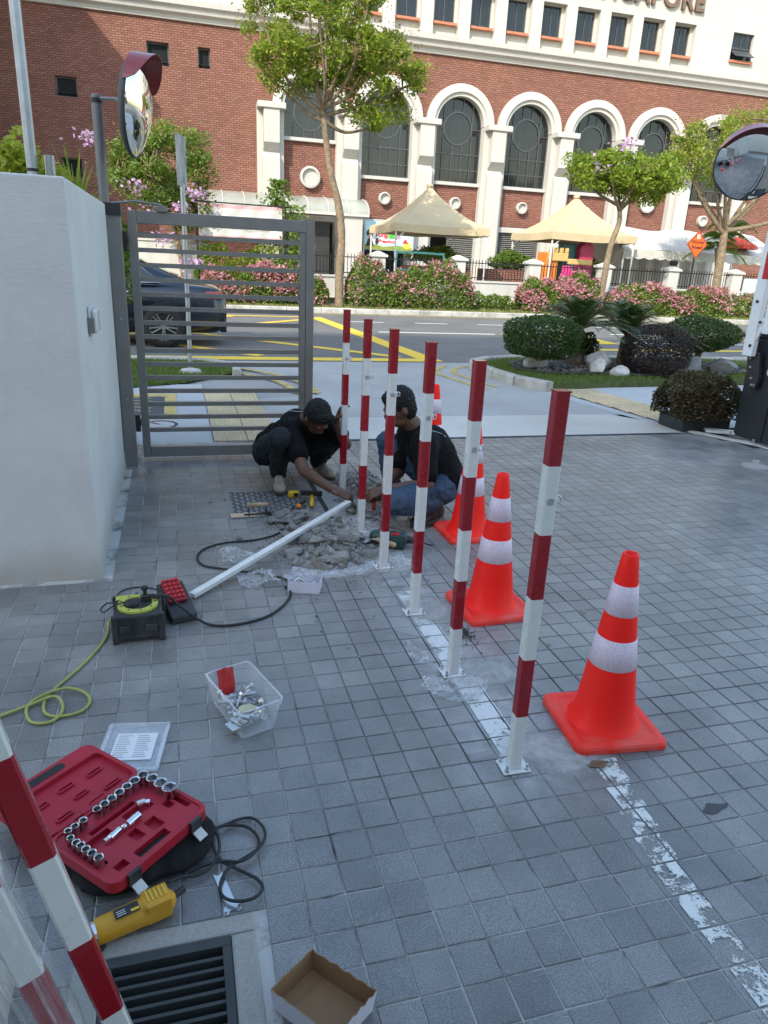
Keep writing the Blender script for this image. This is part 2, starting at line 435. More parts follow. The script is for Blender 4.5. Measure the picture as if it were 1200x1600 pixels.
# paved forecourt: grout bed with every tile standing proud of it
_g = MB(); _z = -0.0035      # laid round the drain opening
for _p in ([(-1.6, -3.0), (5.6, -3.0), (5.6, 0.41), (-1.6, 0.41)], [(-1.6, 0.41), (-0.232, 0.41), (-0.232, 1.284), (-1.6, 1.284)], [(0.055, 0.41), (5.6, 0.41), (5.6, 1.284), (0.055, 1.284)], [(-1.6, 1.284), (5.6, 1.284), (5.6, 5.2), (5.25, 6.02), (-1.6, 6.02)]): _g.poly([(x, y, _z) for x, y in _p])
bed = struct(_g.build('tile_paving', 'grout'))
hole_x, hole_y = (0.88, 1.30), (4.0, 4.95)
def tile_shape(s=0.0965, ch=0.0016, j=0.0):
    a = s / 2; b = a - ch
    q = lambda r, z: [(-r + random.uniform(-j, j), -r + random.uniform(-j, j), z), (r + random.uniform(-j, j), -r + random.uniform(-j, j), z), (r + random.uniform(-j, j), r + random.uniform(-j, j), z), (-r + random.uniform(-j, j), r + random.uniform(-j, j), z)]
    vs = q(a, -0.006) + q(a, -0.002) + q(b, 0.0)
    fs = [(8, 9, 10, 11)]
    for k in range(4):
        n = (k + 1) % 4; fs += [(k, n, 4 + n, 4 + k), (4 + k, 4 + n, 8 + n, 8 + k)]
    return vs, fs
tile_meshes = []
for k in range(8):
    b = MB(); b.add(*tile_shape(0.0962 + random.uniform(-0.0012, 0.0008), 0.0018, 0.0010))
    me = bpy.data.meshes.new('tile'); me.from_pydata(b.v, [], b.f); me.materials.append(MATS['tile']); me.update(); tile_meshes.append(me)
# joint lines pass through these offsets (measured on the photographed paving)
TX0, TY0 = 0.0894, 0.0867
cells = []
Minv = np.array([[_r[0], _r[1], _r[2]], [_d[0], _d[1], _d[2]], [_f[0], _f[1], _f[2]]])
for i in range(-17, 56):
    for j in range(-8, 60):
        x, y = TX0 + 0.1 * i, TY0 + 0.1 * j
        if y > 5.97 or y < -0.6: continue
        if x > 5.25 - max(0, (y - 5.2)) * 0.35: continue
        if -1.0 < x - 0.0 and x < -0.40 and 3.36 < y < 5.4 and x > -9: continue
        if hole_x[0] < x < hole_x[1] and hole_y[0] < y < hole_y[1] and not (x > 1.22 and y < 4.15): continue
        if -0.29 < x < 0.105 and 0.6 < y < 1.325: continue           # drain surround
        if 0.245 < x < 0.775 and 4.10 < y < 4.645: continue           # manhole cover
        q = Minv @ np.array([x, y, -1.51])
        u, v = (0.5 + q[0] / q[2] * 1116.9 / 1200, 0.5 + q[1] / q[2] * 1116.9 / 1600) if q[2] > 0.1 else (9, 9)
        vis = 0 < u < 1 and 0 < v < 1
        cells.append((0 if vis else 1, q[2] if vis else 99, x, y))
cells.sort()
rest_v, rest_f = [], []
for n, (hid, dist, x, y) in enumerate(cells):
    dz = random.uniform(-0.0008, 0.0008)
    if n < 300:
        o = link('tile', random.choice(tile_meshes), bed)
        o.location = (x + random.uniform(-0.0008, 0.0008), y + random.uniform(-0.0008, 0.0008), dz)
        o.rotation_euler = (random.uniform(-0.006, 0.006), random.uniform(-0.006, 0.006), random.choice((0, PI / 2, PI)) + random.uniform(-0.006, 0.006))
    else:
        vs, fs = tile_shape(0.0958, 0.0014, 0.0006); b = len(rest_v)
        tx, ty = random.uniform(-0.006, 0.006), random.uniform(-0.006, 0.006)
        rest_v += [(x + vx, y + vy, vz + dz + vx * tx + vy * ty) for vx, vy, vz in vs]
        rest_f += [tuple(q + b for q in f) for f in fs]
me = bpy.data.meshes.new('tile_field'); me.from_pydata(rest_v, [], rest_f); me.materials.append(MATS['tile']); me.update()
tag(link('tile_field', me, bed), kind='stuff')
# the opened-up strip: bare bed under the lifted tiles
struct(sheet('excavated_strip', 'sand_grey', [(0.87, 3.98), (1.31, 4.0), (1.31, 4.96), (0.87, 4.96)], -0.002))

# faded white lines, painted tile by tile
def line_on_tiles(name, m, f, y0, y1, w):
    b = MB(); y = y0
    while y < y1:
        ye = min(math.floor((y - TY0 - 0.05) / 0.1 + 1.0001) * 0.1 + TY0 + 0.05, y1)
        xc = f((y + ye) / 2)
        cuts = [xc - w / 2] + [c for c in [TX0 + 0.05 + 0.1 * k for k in range(0, 20)] if xc - w / 2 < c < xc + w / 2] + [xc + w / 2]
        for a, c in zip(cuts[:-1], cuts[1:]):
            if c - a > 0.008 and ye - y > 0.008: b.poly([(a + 0.003, y + 0.003, 0.0022), (c - 0.003, y + 0.003, 0.0022), (c - 0.003, ye - 0.003, 0.0022), (a + 0.003, ye - 0.003, 0.0022)])
        y = ye
    return struct(b.build(name, m))
line_on_tiles('painted_line', 'white_line_worn', lambda y: 1.0, 1.72, 2.98, 0.10)
line_on_tiles('painted_line', 'white_line_patchy', lambda y: 1.20 + max(0, y - 1.2) * 0.17, 0.2, 1.66, 0.088)
# skims of cement dust round the post bases, fading out at their rims
m_, nt_, p_, o_ = new_mat('cement_dust'); _pos = pos_coord(nt_); _ob = obj_coord(nt_)
_ln = nt_.nodes.new('ShaderNodeVectorMath'); _ln.operation = 'LENGTH'; nt_.links.new(_ob, _ln.inputs[0])
_fall = mth(nt_, 'MULTIPLY', mth(nt_, 'SUBTRACT', 1.0, _ln.outputs['Value']), 1.7, clamp=True)
_n1 = noise(nt_, _pos, 7, 8, 0.72, 0.8)
_al = mth(nt_, 'MULTIPLY', mth(nt_, 'ADD', _fall, mth(nt_, 'MULTIPLY', mth(nt_, 'SUBTRACT', _n1, 0.55), 2.2)), _fall, clamp=True)
nt_.links.new(mth(nt_, 'MULTIPLY', _al, 0.9), p_.inputs['Alpha']); nt_.links.new(ramp(nt_, noise(nt_, _pos, 30, 5, 0.7), [(0.3, (0.34, 0.34, 0.33)), (0.7, (0.50, 0.497, 0.48))]), p_.inputs['Base Color']); p_.inputs['Roughness'].default_value = 1.0; p_.inputs['Specular IOR Level'].default_value = 0.05
bump(nt_, p_, noise(nt_, _pos, 55, 6, 0.7), 0.6, 0.004)
_disc = MB().poly([(math.cos(2 * PI * k / 32), math.sin(2 * PI * k / 32), 0) for k in range(32)])
_dme = bpy.data.meshes.new('cement_patch'); _dme.from_pydata(_disc.v, [], _disc.f); _dme.materials.append(m_)
for _k, (cx, cy, rx, ry) in enumerate(((1.13, 1.71, 0.24, 0.19), (1.10, 2.22, 0.24, 0.17), (1.05, 2.78, 0.22, 0.20), (1.03, 3.30, 0.30, 0.20), (0.72, 3.25, 0.34, 0.13), (1.02, 3.75, 0.28, 0.22))):
    o = struct(link('cement_patch', _dme)); o.location = (cx, cy, 0.0026 + 0.0004 * _k); o.scale = (rx, ry, 1)
MB().poly([(1.49 + 0.045 * (1 + 0.3 * math.sin(2 * a)) * math.cos(a), 1.385 + 0.018 * math.sin(a) * (1 + 0.4 * math.cos(3 * a)), 0.0024) for a in [2 * PI * k / 18 for k in range(18)]]).build('oil_stain', 'black_paint')['kind'] = 'structure'

# ------------------------------------------------------------------ kerbs
def kerb(name, path, w, h, z0=-0.03, n=6, L=0.9):
    """row of kerb stones along a path, each stone its own piece"""
    P = smooth_path([(x, y, 0) for x, y in path], n) if n else [Vector((x, y, 0)) for x, y in path]
    root = struct(MB().tube([p + Vector((0, 0, z0 - 0.03)) for p in P], 0.02, 4).build(name, 'kerb'))
    cum = [0]
    for a, b in zip(P[:-1], P[1:]): cum.append(cum[-1] + (b - a).length)
    def at(s):
        for i in range(len(P) - 1):
            if s <= cum[i + 1] or i == len(P) - 2:
                t = (s - cum[i]) / max(1e-6, cum[i + 1] - cum[i]); return P[i].lerp(P[i + 1], t)
    k = max(1, round(cum[-1] / L)); st = cum[-1] / k
    for i in range(k):
        a, b = at(i * st + 0.006), at((i + 1) * st - 0.006)
        d = (b - a).normalized(); s = Vector((-d.y, d.x, 0)) * (w / 2); dz = random.uniform(-0.006, 0.006)
        z1 = h + dz; c = 0.02
        m = MB()
        prof = [(-1, z0), (1, z0), (1, z1 - c), (0.8, z1), (-0.8, z1), (-1, z1 - c)]
        vs = [p + s * u + Vector((0, 0, z)) for p in (a, b) for u, z in prof]
        m.add(vs, [(0, 1, 2, 3, 4, 5), (11, 10, 9, 8, 7, 6)] + [(i2, 6 + i2, 6 + (i2 + 1) % 6, (i2 + 1) % 6) for i2 in range(6)])
        m.build('kerb_stone', 'kerb', root)
    return root
kerb('far_kerb', [(-14, 21.1), (34, 21.1)], 0.22, 0.12, n=0, L=1.0)
kerb('island_kerb', [(12.5, 11.06), (7.0, 11.06), (5.2, 10.95), (4.45, 10.50), (4.28, 10.0), (4.32, 9.3), (4.42, 8.65), (4.60, 8.33)], 0.14, 0.115, L=0.55)
kerb('verge_kerb', [(-6, 10.92), (-0.5, 10.92), (0.35, 10.75), (0.78, 10.2), (0.72, 9.65)], 0.12, 0.05, L=0.6)
kerb('edge_kerb', [(4.98, 6.05), (5.18, 5.72), (5.32, 5.35), (5.38, 4.6), (5.40, 2.0)], 0.10, 0.012, L=0.7)

# ------------------------------------------------------------------ road markings (thin paint above the asphalt)
def strip(b, p, q, w, z):
    p, q = Vector((*p, z)), Vector((*q, z)); d = (q - p).normalized(); s = Vector((-d.y, d.x, 0)) * (w / 2)
    b.poly([p - s, q - s, q + s, p + s])
def path_strip(b, path, w, z):
    P = smooth_path([(x, y, 0) for x, y in path], 6)
    for p, q in zip(P[:-1], P[1:]):
        d = (q - p).normalized(); e = d * 0.004; strip(b, (p - e)[:2], (q + e)[:2], w, z)
ym = MB()
strip(ym, (-8, 11.42), (3.98, 11.25), 0.34, -0.015)
strip(ym, (3.98, 11.1), (3.52, 19.4), 0.34, -0.0145)
strip(ym, (-8, 19.3), (3.5, 19.3), 0.22, -0.0145)
for k in range(7):
    x = 3.55 - 2.3 * k
    strip(ym, (x, 11.6), (x - 7.4, 19.1), 0.22, -0.0142); strip(ym, (x - 7.2, 11.6), (x + 0.1, 19.1), 0.22, -0.0138)
struct(ym.build('yellow_box_marking', 'yellow_line'))
ym = MB()
ym.poly([(7.25, 15.9, -0.015), (9.4, 15.9, -0.015), (9.4, 14.1, -0.015), (8.7, 14.1, -0.015)])
strip(ym, (7.6, 13.0), (15, 13.25), 0.25, -0.0146); strip(ym, (14.8, 13.2), (13.8, 15.5), 0.25, -0.0142)
struct(ym.build('yellow_chevron_marking', 'yellow_line'))
wm = MB()
strip(wm, (4.3, 15.75), (7.1, 15.75), 0.13, -0.0150)
for k in range(9): strip(wm, (4.2 + 1.75 * k, 18.25), (5.1 + 1.75 * k, 18.25), 0.12, -0.0150)
strip(wm, (10.5, 16.3), (24, 16.3), 0.13, -0.0150); strip(wm, (9.5, 14.4), (22, 14.4), 0.12, -0.0134)
struct(wm.build('white_lane_marking', 'white_line'))
ym = MB()
strip(ym, (-14, 20.75), (34, 20.75), 0.10, -0.015); strip(ym, (-14, 20.5), (34, 20.5), 0.10, -0.015)
struct(ym.build('double_yellow_line', 'yellow_line_pale'))
ym = MB()
path_strip(ym, [(-6, 10.70), (-0.2, 10.70), (0.75, 10.25), (1.30, 9.55), (1.50, 8.9), (1.55, 8.30)], 0.10, -0.007)
path_strip(ym, [(-0.2, 10.45), (0.55, 10.0), (1.05, 9.4), (1.25, 8.9), (1.32, 8.30)], 0.10, -0.007)
struct(ym.build('curved_yellow_line', 'yellow_line_pale'))
ym = MB()
path_strip(ym, [(6, 10.85), (4.85, 10.78), (4.15, 10.40), (3.88, 9.9), (3.92, 9.3), (4.02, 8.7)], 0.09, -0.009)
path_strip(ym, [(6, 10.72), (4.7, 10.55), (4.00, 10.62), (3.62, 10.0), (3.66, 9.3), (3.80, 8.5)][2:], 0.09, -0.009)
struct(ym.build('curved_yellow_line', 'yellow_line_pale'))
# cycle path signs: black and yellow patch with white bars, bicycle symbol
ym = MB(); ym.poly([(-1.6, 6.98, -0.0062), (-0.05, 6.98, -0.0062), (-0.05, 8.28, -0.0062), (-1.6, 8.28, -0.0062)])
struct(ym.build('warning_patch', 'yellow_line_pale'))
ym = MB(); ym.poly([(-1.6, 7.16, -0.0040), (-0.17, 7.16, -0.0040), (-0.17, 8.10, -0.0040), (-1.6, 8.10, -0.0040)])
struct(ym.build('warning_panel', 'black_paint'))
ym = MB()
for k in range(5): path_strip(ym, [(-0.95, 7.30 + 0.17 * k), (-0.7, 7.26 + 0.17 * k), (-0.5, 7.36 + 0.17 * k), (-0.30, 7.30 + 0.17 * k)], 0.035, -0.0018)
struct(ym.build('warning_stripes', 'yellow_line_pale'))
ym = MB()
for cx in (-0.20, -0.72): path_strip(ym, [(cx + 0.15 * math.cos(a), 6.74 + 0.15 * math.sin(a)) for a in [2 * PI * k / 12 for k in range(13)]], 0.022, -0.005)
for a, b in (((-0.2, 6.74), (-0.4, 6.98)), ((-0.4, 6.98), (-0.6, 6.95)), ((-0.6, 6.95), (-0.5, 6.74)), ((-0.5, 6.74), (-0.4, 6.98)), ((-0.72, 6.74), (-0.6, 6.95)), ((-0.28, 7.02), (-0.42, 6.96))): strip(ym, a, b, 0.022, -0.0044)
struct(ym.build('bicycle_marking', 'red_brown_paint'))

# tactile paving: ribbed tiles, each its own piece
def tactile(name, x0, y0, nx, ny, s, shear=0.0):
    root = struct(sheet(name, 'grout', [(x0, y0), (x0 + nx * s, y0), (x0 + nx * s + shear, y0 + ny * s), (x0 + shear, y0 + ny * s)], -0.0075))
    b = MB(); g = 0.004
    b.box(g, s - g, g, s - g, -0.004, 0.002)
    for i in range(6):
        for j in range(4):
            cx, cy = s * (i + 0.5) / 6, s * (j + 0.5) / 4
            w, l = s * 0.045, s * 0.085
            b.add([(cx - w * 1.5, cy - l * 1.2, 0.002), (cx + w * 1.5, cy - l * 1.2, 0.002), (cx + w * 1.5, cy + l * 1.2, 0.002), (cx - w * 1.5, cy + l * 1.2, 0.002), (cx - w, cy - l, 0.007), (cx + w, cy - l, 0.007), (cx + w, cy + l, 0.007), (cx - w, cy + l, 0.007)],
                  [(4, 5, 6, 7), (0, 1, 5, 4), (1, 2, 6, 5), (2, 3, 7, 6), (3, 0, 4, 7)])
    me = bpy.data.meshes.new('tactile_tile'); me.from_pydata(b.v, [], b.f); me.materials.append(MATS['tactile']); me.update()
    for i in range(nx):
        for j in range(ny):
            o = link('tactile_tile', me, root); o.location = (x0 + s * i + shear * (j + 0.5) / ny, y0 + s * j, random.uniform(-0.0015, 0.0005))
tactile('tactile_paving', 0.250, 6.03, 2, 8, 0.286)
tactile('tactile_paving', 4.98, 6.42, 2, 7, 0.290, -0.28)

# lawns
def blades(name, poly, n, h, m, z, parent=None, w=0.012):
    xs = [p[0] for p in poly]; ys = [p[1] for p in poly]
    P = []
    from mathutils.geometry import intersect_point_tri_2d
    pv = [Vector(p) for p in poly]
    def inside(x, y):
        c = False; j = len(poly) - 1
        for i in range(len(poly)):
            if ((poly[i][1] > y) != (poly[j][1] > y)) and (x < (poly[j][0] - poly[i][0]) * (y - poly[i][1]) / (poly[j][1] - poly[i][1] + 1e-12) + poly[i][0]): c = not c
            j = i
        return c
    while len(P) < n:
        x, y = random.uniform(min(xs), max(xs)), random.uniform(min(ys), max(ys))
        if inside(x, y): P.append((x, y, z))
    P = np.array(P); a = RNG.uniform(0, 2 * PI, n); H = h * RNG.uniform(0.4, 1.3, n); W = w * RNG.uniform(0.6, 1.4, n)
    d = np.c_[np.cos(a), np.sin(a), np.zeros(n)]; le = RNG.normal(size=(n, 3)) * [1, 1, 0] * 0.5
    tip = P + np.c_[le[:, 0] * H, le[:, 1] * H, H]
    V = np.stack([P - d * W[:, None], P + d * W[:, None], tip], 1)
    return tag(quads_mesh(name, V, m, parent, k=3), kind='stuff')
island = [(4.60, 8.42), (7.0, 8.95), (14, 9.1), (14, 11.0), (7.0, 11.0), (5.2, 10.88), (4.52, 10.45), (4.35, 10.0), (4.39, 9.3), (4.48, 8.7)]
struct(MB().prism(island, -0.07, 0.07).build('island_lawn', 'lawn_base')); blades('lawn_grass', island[:2] + [(9.5, 9.0), (9.5, 11.0)] + island[4:], 26000, 0.05, 'grass', 0.065, w=0.007)
verge = [(-4, 8.66), (-0.5, 8.66), (0.06, 8.95), (0.66, 9.7), (0.70, 10.15), (0.3, 10.68), (-0.5, 10.85), (-4, 10.85)]
struct(sheet('roadside_verge', 'lawn_base', verge, 0.0)); blades('verge_grass', [(-1.6, 8.66)] + verge[1:7] + [(-1.6, 10.85)], 16000, 0.05, 'grass', 0.0, w=0.008)
fv = [(-6, 21.2), (30, 21.2), (30, 23.3), (-6, 23.3)]
struct(sheet('far_verge', 'lawn_base', [(-14, 21.2), (34, 21.2), (34, 23.3), (-14, 23.3)], 0.08)); blades('far_verge_grass', [(-2, 21.2), (23, 21.2), (23, 22.3), (-2, 22.3)], 16000, 0.08, 'grass_dry', 0.075, w=0.02)
# ------------------------------------------------------------------ the brick school across the road
def brick_material(name, use_y=False):
    m, nt, p, o = new_mat(name); pos = pos_coord(nt)
    xyz = nt.nodes.new('ShaderNodeSeparateXYZ'); nt.links.new(pos, xyz.inputs[0])
    cb = nt.nodes.new('ShaderNodeCombineXYZ'); nt.links.new(mth(nt, 'ADD', xyz.outputs[0], xyz.outputs[1]), cb.inputs[0]); nt.links.new(xyz.outputs[2], cb.inputs[1])
    bt = nt.nodes.new('ShaderNodeTexBrick'); nt.links.new(cb.outputs[0], bt.inputs['Vector'])
    bt.inputs['Scale'].default_value = 1.0; bt.inputs['Brick Width'].default_value = 0.235; bt.inputs['Row Height'].default_value = 0.082
    bt.inputs['Mortar Size'].default_value = 0.014; bt.inputs['Mortar Smooth'].default_value = 0.2; bt.inputs['Bias'].default_value = 0.0
    bt.inputs['Color1'].default_value = (0.220, 0.080, 0.051, 1); bt.inputs['Color2'].default_value = (0.290, 0.124, 0.087, 1); bt.inputs['Mortar'].default_value = (0.09, 0.052, 0.042, 1)
    n = noise(nt, pos, 0.45, 6, 0.7, 0.4)
    c = mixc(nt, 1.0, bt.outputs['Color'], ramp(nt, n, [(0.3, (0.82, 0.82, 0.82)), (0.7, (1.14, 1.12, 1.1))]), 'MULTIPLY')
    n2 = noise(nt, pos, 14, 4, 0.7)
    c = mixc(nt, 1.0, c, ramp(nt, n2, [(0.3, (0.8,) * 3), (0.7, (1.2,) * 3)]), 'MULTIPLY')
    nt.links.new(c, p.inputs['Base Color']); p.inputs['Roughness'].default_value = 0.85
    bump(nt, p, mth(nt, 'SUBTRACT', 1.0, bt.outputs['Fac']), 0.8, 0.012)
brick_material('brick')
def plaster(name, col, streak=0.35, sscale=1.2):
    """painted wall with rain streaks"""
    m, nt, p, o = new_mat(name); pos = pos_coord(nt)
    mp = nt.nodes.new('ShaderNodeMapping'); mp.inputs['Scale'].default_value = (4.0, 4.0, 0.35); nt.links.new(pos, mp.inputs[0])
    n = noise(nt, mp.outputs[0], sscale, 7, 0.7); n2 = noise(nt, pos, 0.8, 6, 0.65)
    f = mth(nt, 'MULTIPLY', ramp(nt, n, [(0.48, (0, 0, 0)), (0.8, (1, 1, 1))]), ramp(nt, n2, [(0.35, (0.2,) * 3), (0.7, (streak,) * 3)]))
    c = mixc(nt, f, col, tuple(x * 0.5 for x in col))
    c = mixc(nt, 1.0, c, ramp(nt, n2, [(0.3, (0.94,) * 3), (0.7, (1.04,) * 3)]), 'MULTIPLY')
    nt.links.new(c, p.inputs['Base Color']); p.inputs['Roughness'].default_value = 0.8
    bump(nt, p, noise(nt, pos, 35, 6, 0.7), 0.25, 0.006)
plaster('white_plaster', (0.46, 0.445, 0.41), 0.3)
plaster('fence_plaster', (0.50, 0.49, 0.46), 0.6)
plaster('condo_plaster', (0.66, 0.65, 0.62), 0.4)
mat('terracotta', (0.42, 0.16, 0.09), 0.8, var=0.2, world=True)
mat('window_frame', (0.09, 0.095, 0.10), 0.45, metal=0.5, var=0.1)
mat('dark_interior', (0.03, 0.03, 0.033), 0.8, var=0.3)
mat('louvre', (0.18, 0.175, 0.165), 0.6, var=0.2)
mat('curtain', (0.065, 0.07, 0.072), 0.8, var=0.2, scale=2.0)
mat('letter_brown', (0.16, 0.10, 0.07), 0.5, metal=0.2, var=0.15)
def glass(name, col, rough=0.05, al=0.86):
    m, nt, p, o = new_mat(name)
    n = noise(nt, pos_coord(nt), 0.7, 4, 0.6)
    nt.links.new(ramp(nt, n, [(0.3, tuple(c * 0.7 for c in col)), (0.7, tuple(c * 1.3 for c in col))]), p.inputs['Base Color'])
    p.inputs['Roughness'].default_value = rough; p.inputs['Alpha'].default_value = al; p.inputs['Specular IOR Level'].default_value = 0.7
glass('window_glass', (0.012, 0.015, 0.018), 0.06, 0.72)
mat('dim_glass', (0.012, 0.014, 0.016), 0.5, var=0.2, spec=0.15)
glass('awning_sheet', (0.34, 0.35, 0.30), 0.35, 0.88)

YF = 34.0
school = thing('school_building', 'red brick building with white arches and a white upper storey across the road', 'building', (0, YF, 0))
def SB(mb, name, m, parent=school, **kw):
    """build in world coordinates under the school (its origin sits at y = YF)"""
    mb.v = [(x, y - YF, z) for x, y, z in mb.v]
    o = mb.build(name, m, parent, **kw)
    return o
BAY = [5.85 + 3.4 * k for k in range(7)]
WR, SPRING = 1.14, 7.36
# brick face with arched holes
w = MB()
XL, XR, ZT = -14.0, 40.0, 10.02
arch_l, arch_r = BAY[0] - 1.7, BAY[-1] + 1.7
def hole_wall(b, x0, x1, z0, z1, holes, y):
    """flat wall with rectangular holes"""
    xs = sorted({x0, x1, *[h[0] for h in holes], *[h[1] for h in holes]}); zs = sorted({z0, z1, *[h[2] for h in holes], *[h[3] for h in holes]})
    for a, c in zip(xs[:-1], xs[1:]):
        for e, f in zip(zs[:-1], zs[1:]):
            mx, mz = (a + c) / 2, (e + f) / 2
            if not any(h[0] < mx < h[1] and h[2] < mz < h[3] for h in holes): b.poly([(a, y, e), (c, y, e), (c, y, f), (a, y, f)])
    for h in holes:
        d = 0.28
        b.poly([(h[0], y, h[2]), (h[0], y, h[3]), (h[0], y + d, h[3]), (h[0], y + d, h[2])]); b.poly([(h[1], y, h[2]), (h[1], y + d, h[2]), (h[1], y + d, h[3]), (h[1], y, h[3])])
        b.poly([(h[0], y, h[2]), (h[0], y + d, h[2]), (h[1], y + d, h[2]), (h[1], y, h[2])]); b.poly([(h[0], y, h[3]), (h[1], y, h[3]), (h[1], y + d, h[3]), (h[0], y + d, h[3])])
small = [(-4.12, -3.34, 6.94, 7.65), (-0.66, 0.18, 8.37, 9.17), (1.30, 1.78, 8.43, 9.17), (-4.17, -3.38, 4.07, 4.78)]
hole_wall(w, XL, arch_l, 3.75, ZT, small, YF)
hole_wall(w, XL, arch_l, 0.0, 3.75, [], YF + 0.02)
hole_wall(w, arch_r, XR, 0.0, ZT, [], YF)
N = 20
for bx in BAY:
    A = [PI * k / N for k in range(N + 1)]
    for a, c in zip(A[:-1], A[1:]):
        p = [(bx + WR * math.cos(a), SPRING + WR * math.sin(a)), (bx + WR * math.cos(c), SPRING + WR * math.sin(c))]
        w.poly([(p[0][0], YF, p[0][1]), (p[0][0], YF, ZT), (p[1][0], YF, ZT), (p[1][0], YF, p[1][1])])
    for x0, x1 in ((bx - 1.7, bx - WR), (bx + WR, bx + 1.7)): w.poly([(x0, YF, 3.2), (x1, YF, 3.2), (x1, YF, ZT), (x0, YF, ZT)])
SB(w, 'wall', 'brick')
# windows with curtain behind, sills, brick panels and round plaques
for k, bx in enumerate(BAY):
    sill = 6.26 if k in (0, 5) else 5.0
    SB(MB().box(bx - WR - 0.02, bx + WR + 0.02, YF + 0.06, YF + 0.16, 3.25, sill - 0.12), 'panel', 'brick')
    SB(MB().box(bx - WR, bx + WR, YF - 0.10, YF + 0.20, sill - 0.14, sill), 'sill', 'white_plaster', bevel=0.015)
    ring = MB(); rp = 0.44 if k in (0, 5) else 0.26; zc = 4.74 if k in (0, 5) else 4.11
    for i in range(28):
        a, c = 2 * PI * i / 28, 2 * PI * (i + 1) / 28
        q = lambda r, t, y: (bx + 0.02 + r * math.cos(t), YF + y, zc + r * math.sin(t))
        prof = [(rp, 0.05), (rp, -0.16), (rp * 0.80, -0.18), (rp * 0.74, -0.06), (0.001, -0.04)]
        for (r0, y0), (r1, y1) in zip(prof[:-1], prof[1:]): ring.poly([q(r0, a, y0), q(r0, c, y0), q(r1, c, y1), q(r1, a, y1)])
    SB(ring, 'round_plaque', 'white_plaster')
    # window: frame, mullions, round light, panes
    win = SB(MB().box(bx - WR, bx + WR, YF + 0.20, YF + 0.25, sill, sill + 0.06), 'window', 'window_frame')
    fr = MB(); yv = YF + 0.21
    outline = [(bx - WR + 0.03, sill), (bx - WR + 0.03, SPRING)] + [(bx + (WR - 0.03) * math.cos(a), SPRING + (WR - 0.03) * math.sin(a)) for a in [PI - PI * i / 20 for i in range(21)]] + [(bx + WR - 0.03, sill)]
    for a, c in zip(outline[:-1], outline[1:]): fr.bar((a[0], yv, a[1]), (c[0], yv, c[1]), 0.06, 0.06, up=(0, 1, 0))
    rc, zc2 = 0.66, SPRING - 0.12
    for i in range(24):
        a, c = 2 * PI * i / 24, 2 * PI * (i + 1) / 24
        fr.bar((bx + rc * math.cos(a), yv, zc2 + rc * math.sin(a)), (bx + rc * math.cos(c), yv, zc2 + rc * math.sin(c)), 0.05, 0.05, up=(0, 1, 0))
    zb = zc2 - rc
    for i in range(1, 5):
        x = bx - WR + 2 * WR * i / 5; dx = abs(x - bx)
        if zb > sill: fr.bar((x, yv, sill), (x, yv, zc2 - math.sqrt(max(0, rc * rc - dx * dx))), 0.035, 0.035, up=(0, 1, 0))
        fr.bar((x, yv, zc2 + math.sqrt(max(0, rc * rc - dx * dx)) if dx < rc else zc2), (x, yv, SPRING + math.sqrt(WR * WR - dx * dx)), 0.035, 0.035, up=(0, 1, 0))
    for z in (5.55, 6.2):
        if z > sill + 0.2: fr.bar((bx - WR, yv, z), (bx + WR, yv, z), 0.045, 0.045, up=(0, 1, 0))
    fr.bar((bx - WR, yv, zc2), (bx - rc, yv, zc2), 0.035, 0.035, up=(0, 1, 0)); fr.bar((bx + rc, yv, zc2), (bx + WR, yv, zc2), 0.035, 0.035, up=(0, 1, 0))
    SB(fr, 'frame', 'window_frame', win)
    pane = MB(); pane.poly([(x, YF + 0.24, z) for x, z in outline]); SB(pane, 'pane', 'window_glass', win)
    cu = MB(); nn = 40
    for i in range(nn):
        x0, x1 = bx - WR + 2 * WR * i / nn, bx - WR + 2 * WR * (i + 1) / nn
        y0, y1 = YF + 0.55 + 0.06 * math.sin(i * 1.7), YF + 0.55 + 0.06 * math.sin((i + 1) * 1.7)
        cu.poly([(x0, y0, sill), (x1, y1, sill), (x1, y1, 8.6), (x0, y0, 8.6)])
    SB(cu, 'curtain', 'curtain', win)
    # archivolt
    av = MB(); r0, r1 = WR - 0.02, WR + 0.46
    for a, c in zip([PI * i / 28 for i in range(28)], [PI * (i + 1) / 28 for i in range(28)]):
        q = lambda r, t, y: (bx + r * math.cos(t), YF + y, SPRING + r * math.sin(t))
        prof = [(r1, 0.02), (r1, -0.22), (r0 + 0.16, -0.26), (r0 + 0.13, -0.16), (r0, -0.16), (r0, 0.30)]
        for (ra, ya), (rb, yb) in zip(prof[:-1], prof[1:]): av.poly([q(ra, a, ya), q(ra, c, ya), q(rb, c, yb), q(rb, a, yb)])
    SB(av, 'arch', 'white_plaster')
# pilasters between the windows
for k in range(8):
    px = BAY[0] - 1.7 + 3.4 * k
    pl = SB(MB().box(px - 0.56, px + 0.56, YF - 0.28, YF + 0.3, 0.3, SPRING), 'pilaster', 'white_plaster', bevel=0.02)
    sh = MB(); sh.prism_x([(YF - 0.275, 0.3), (YF - 0.56, 0.3), (YF - 0.56, 5.35), (YF - 0.275, 5.65)][::-1], px - 0.36, px + 0.36)
    SB(sh, 'shaft', 'white_plaster', pl, bevel=0.015)
    cp = MB(); cp.prism_x([(YF - 0.28, 5.50), (YF - 0.72, 5.90), (YF - 0.72, SPRING - 0.20), (YF - 0.28, SPRING - 0.20)], px - 0.33, px + 0.33)
    SB(cp, 'corbel', 'white_plaster', pl, bevel=0.015)
    SB(MB().box(px - 0.58, px + 0.58, YF - 0.80, YF - 0.26, SPRING - 0.198, SPRING + 0.03), 'capital', 'white_plaster', pl, bevel=0.02)
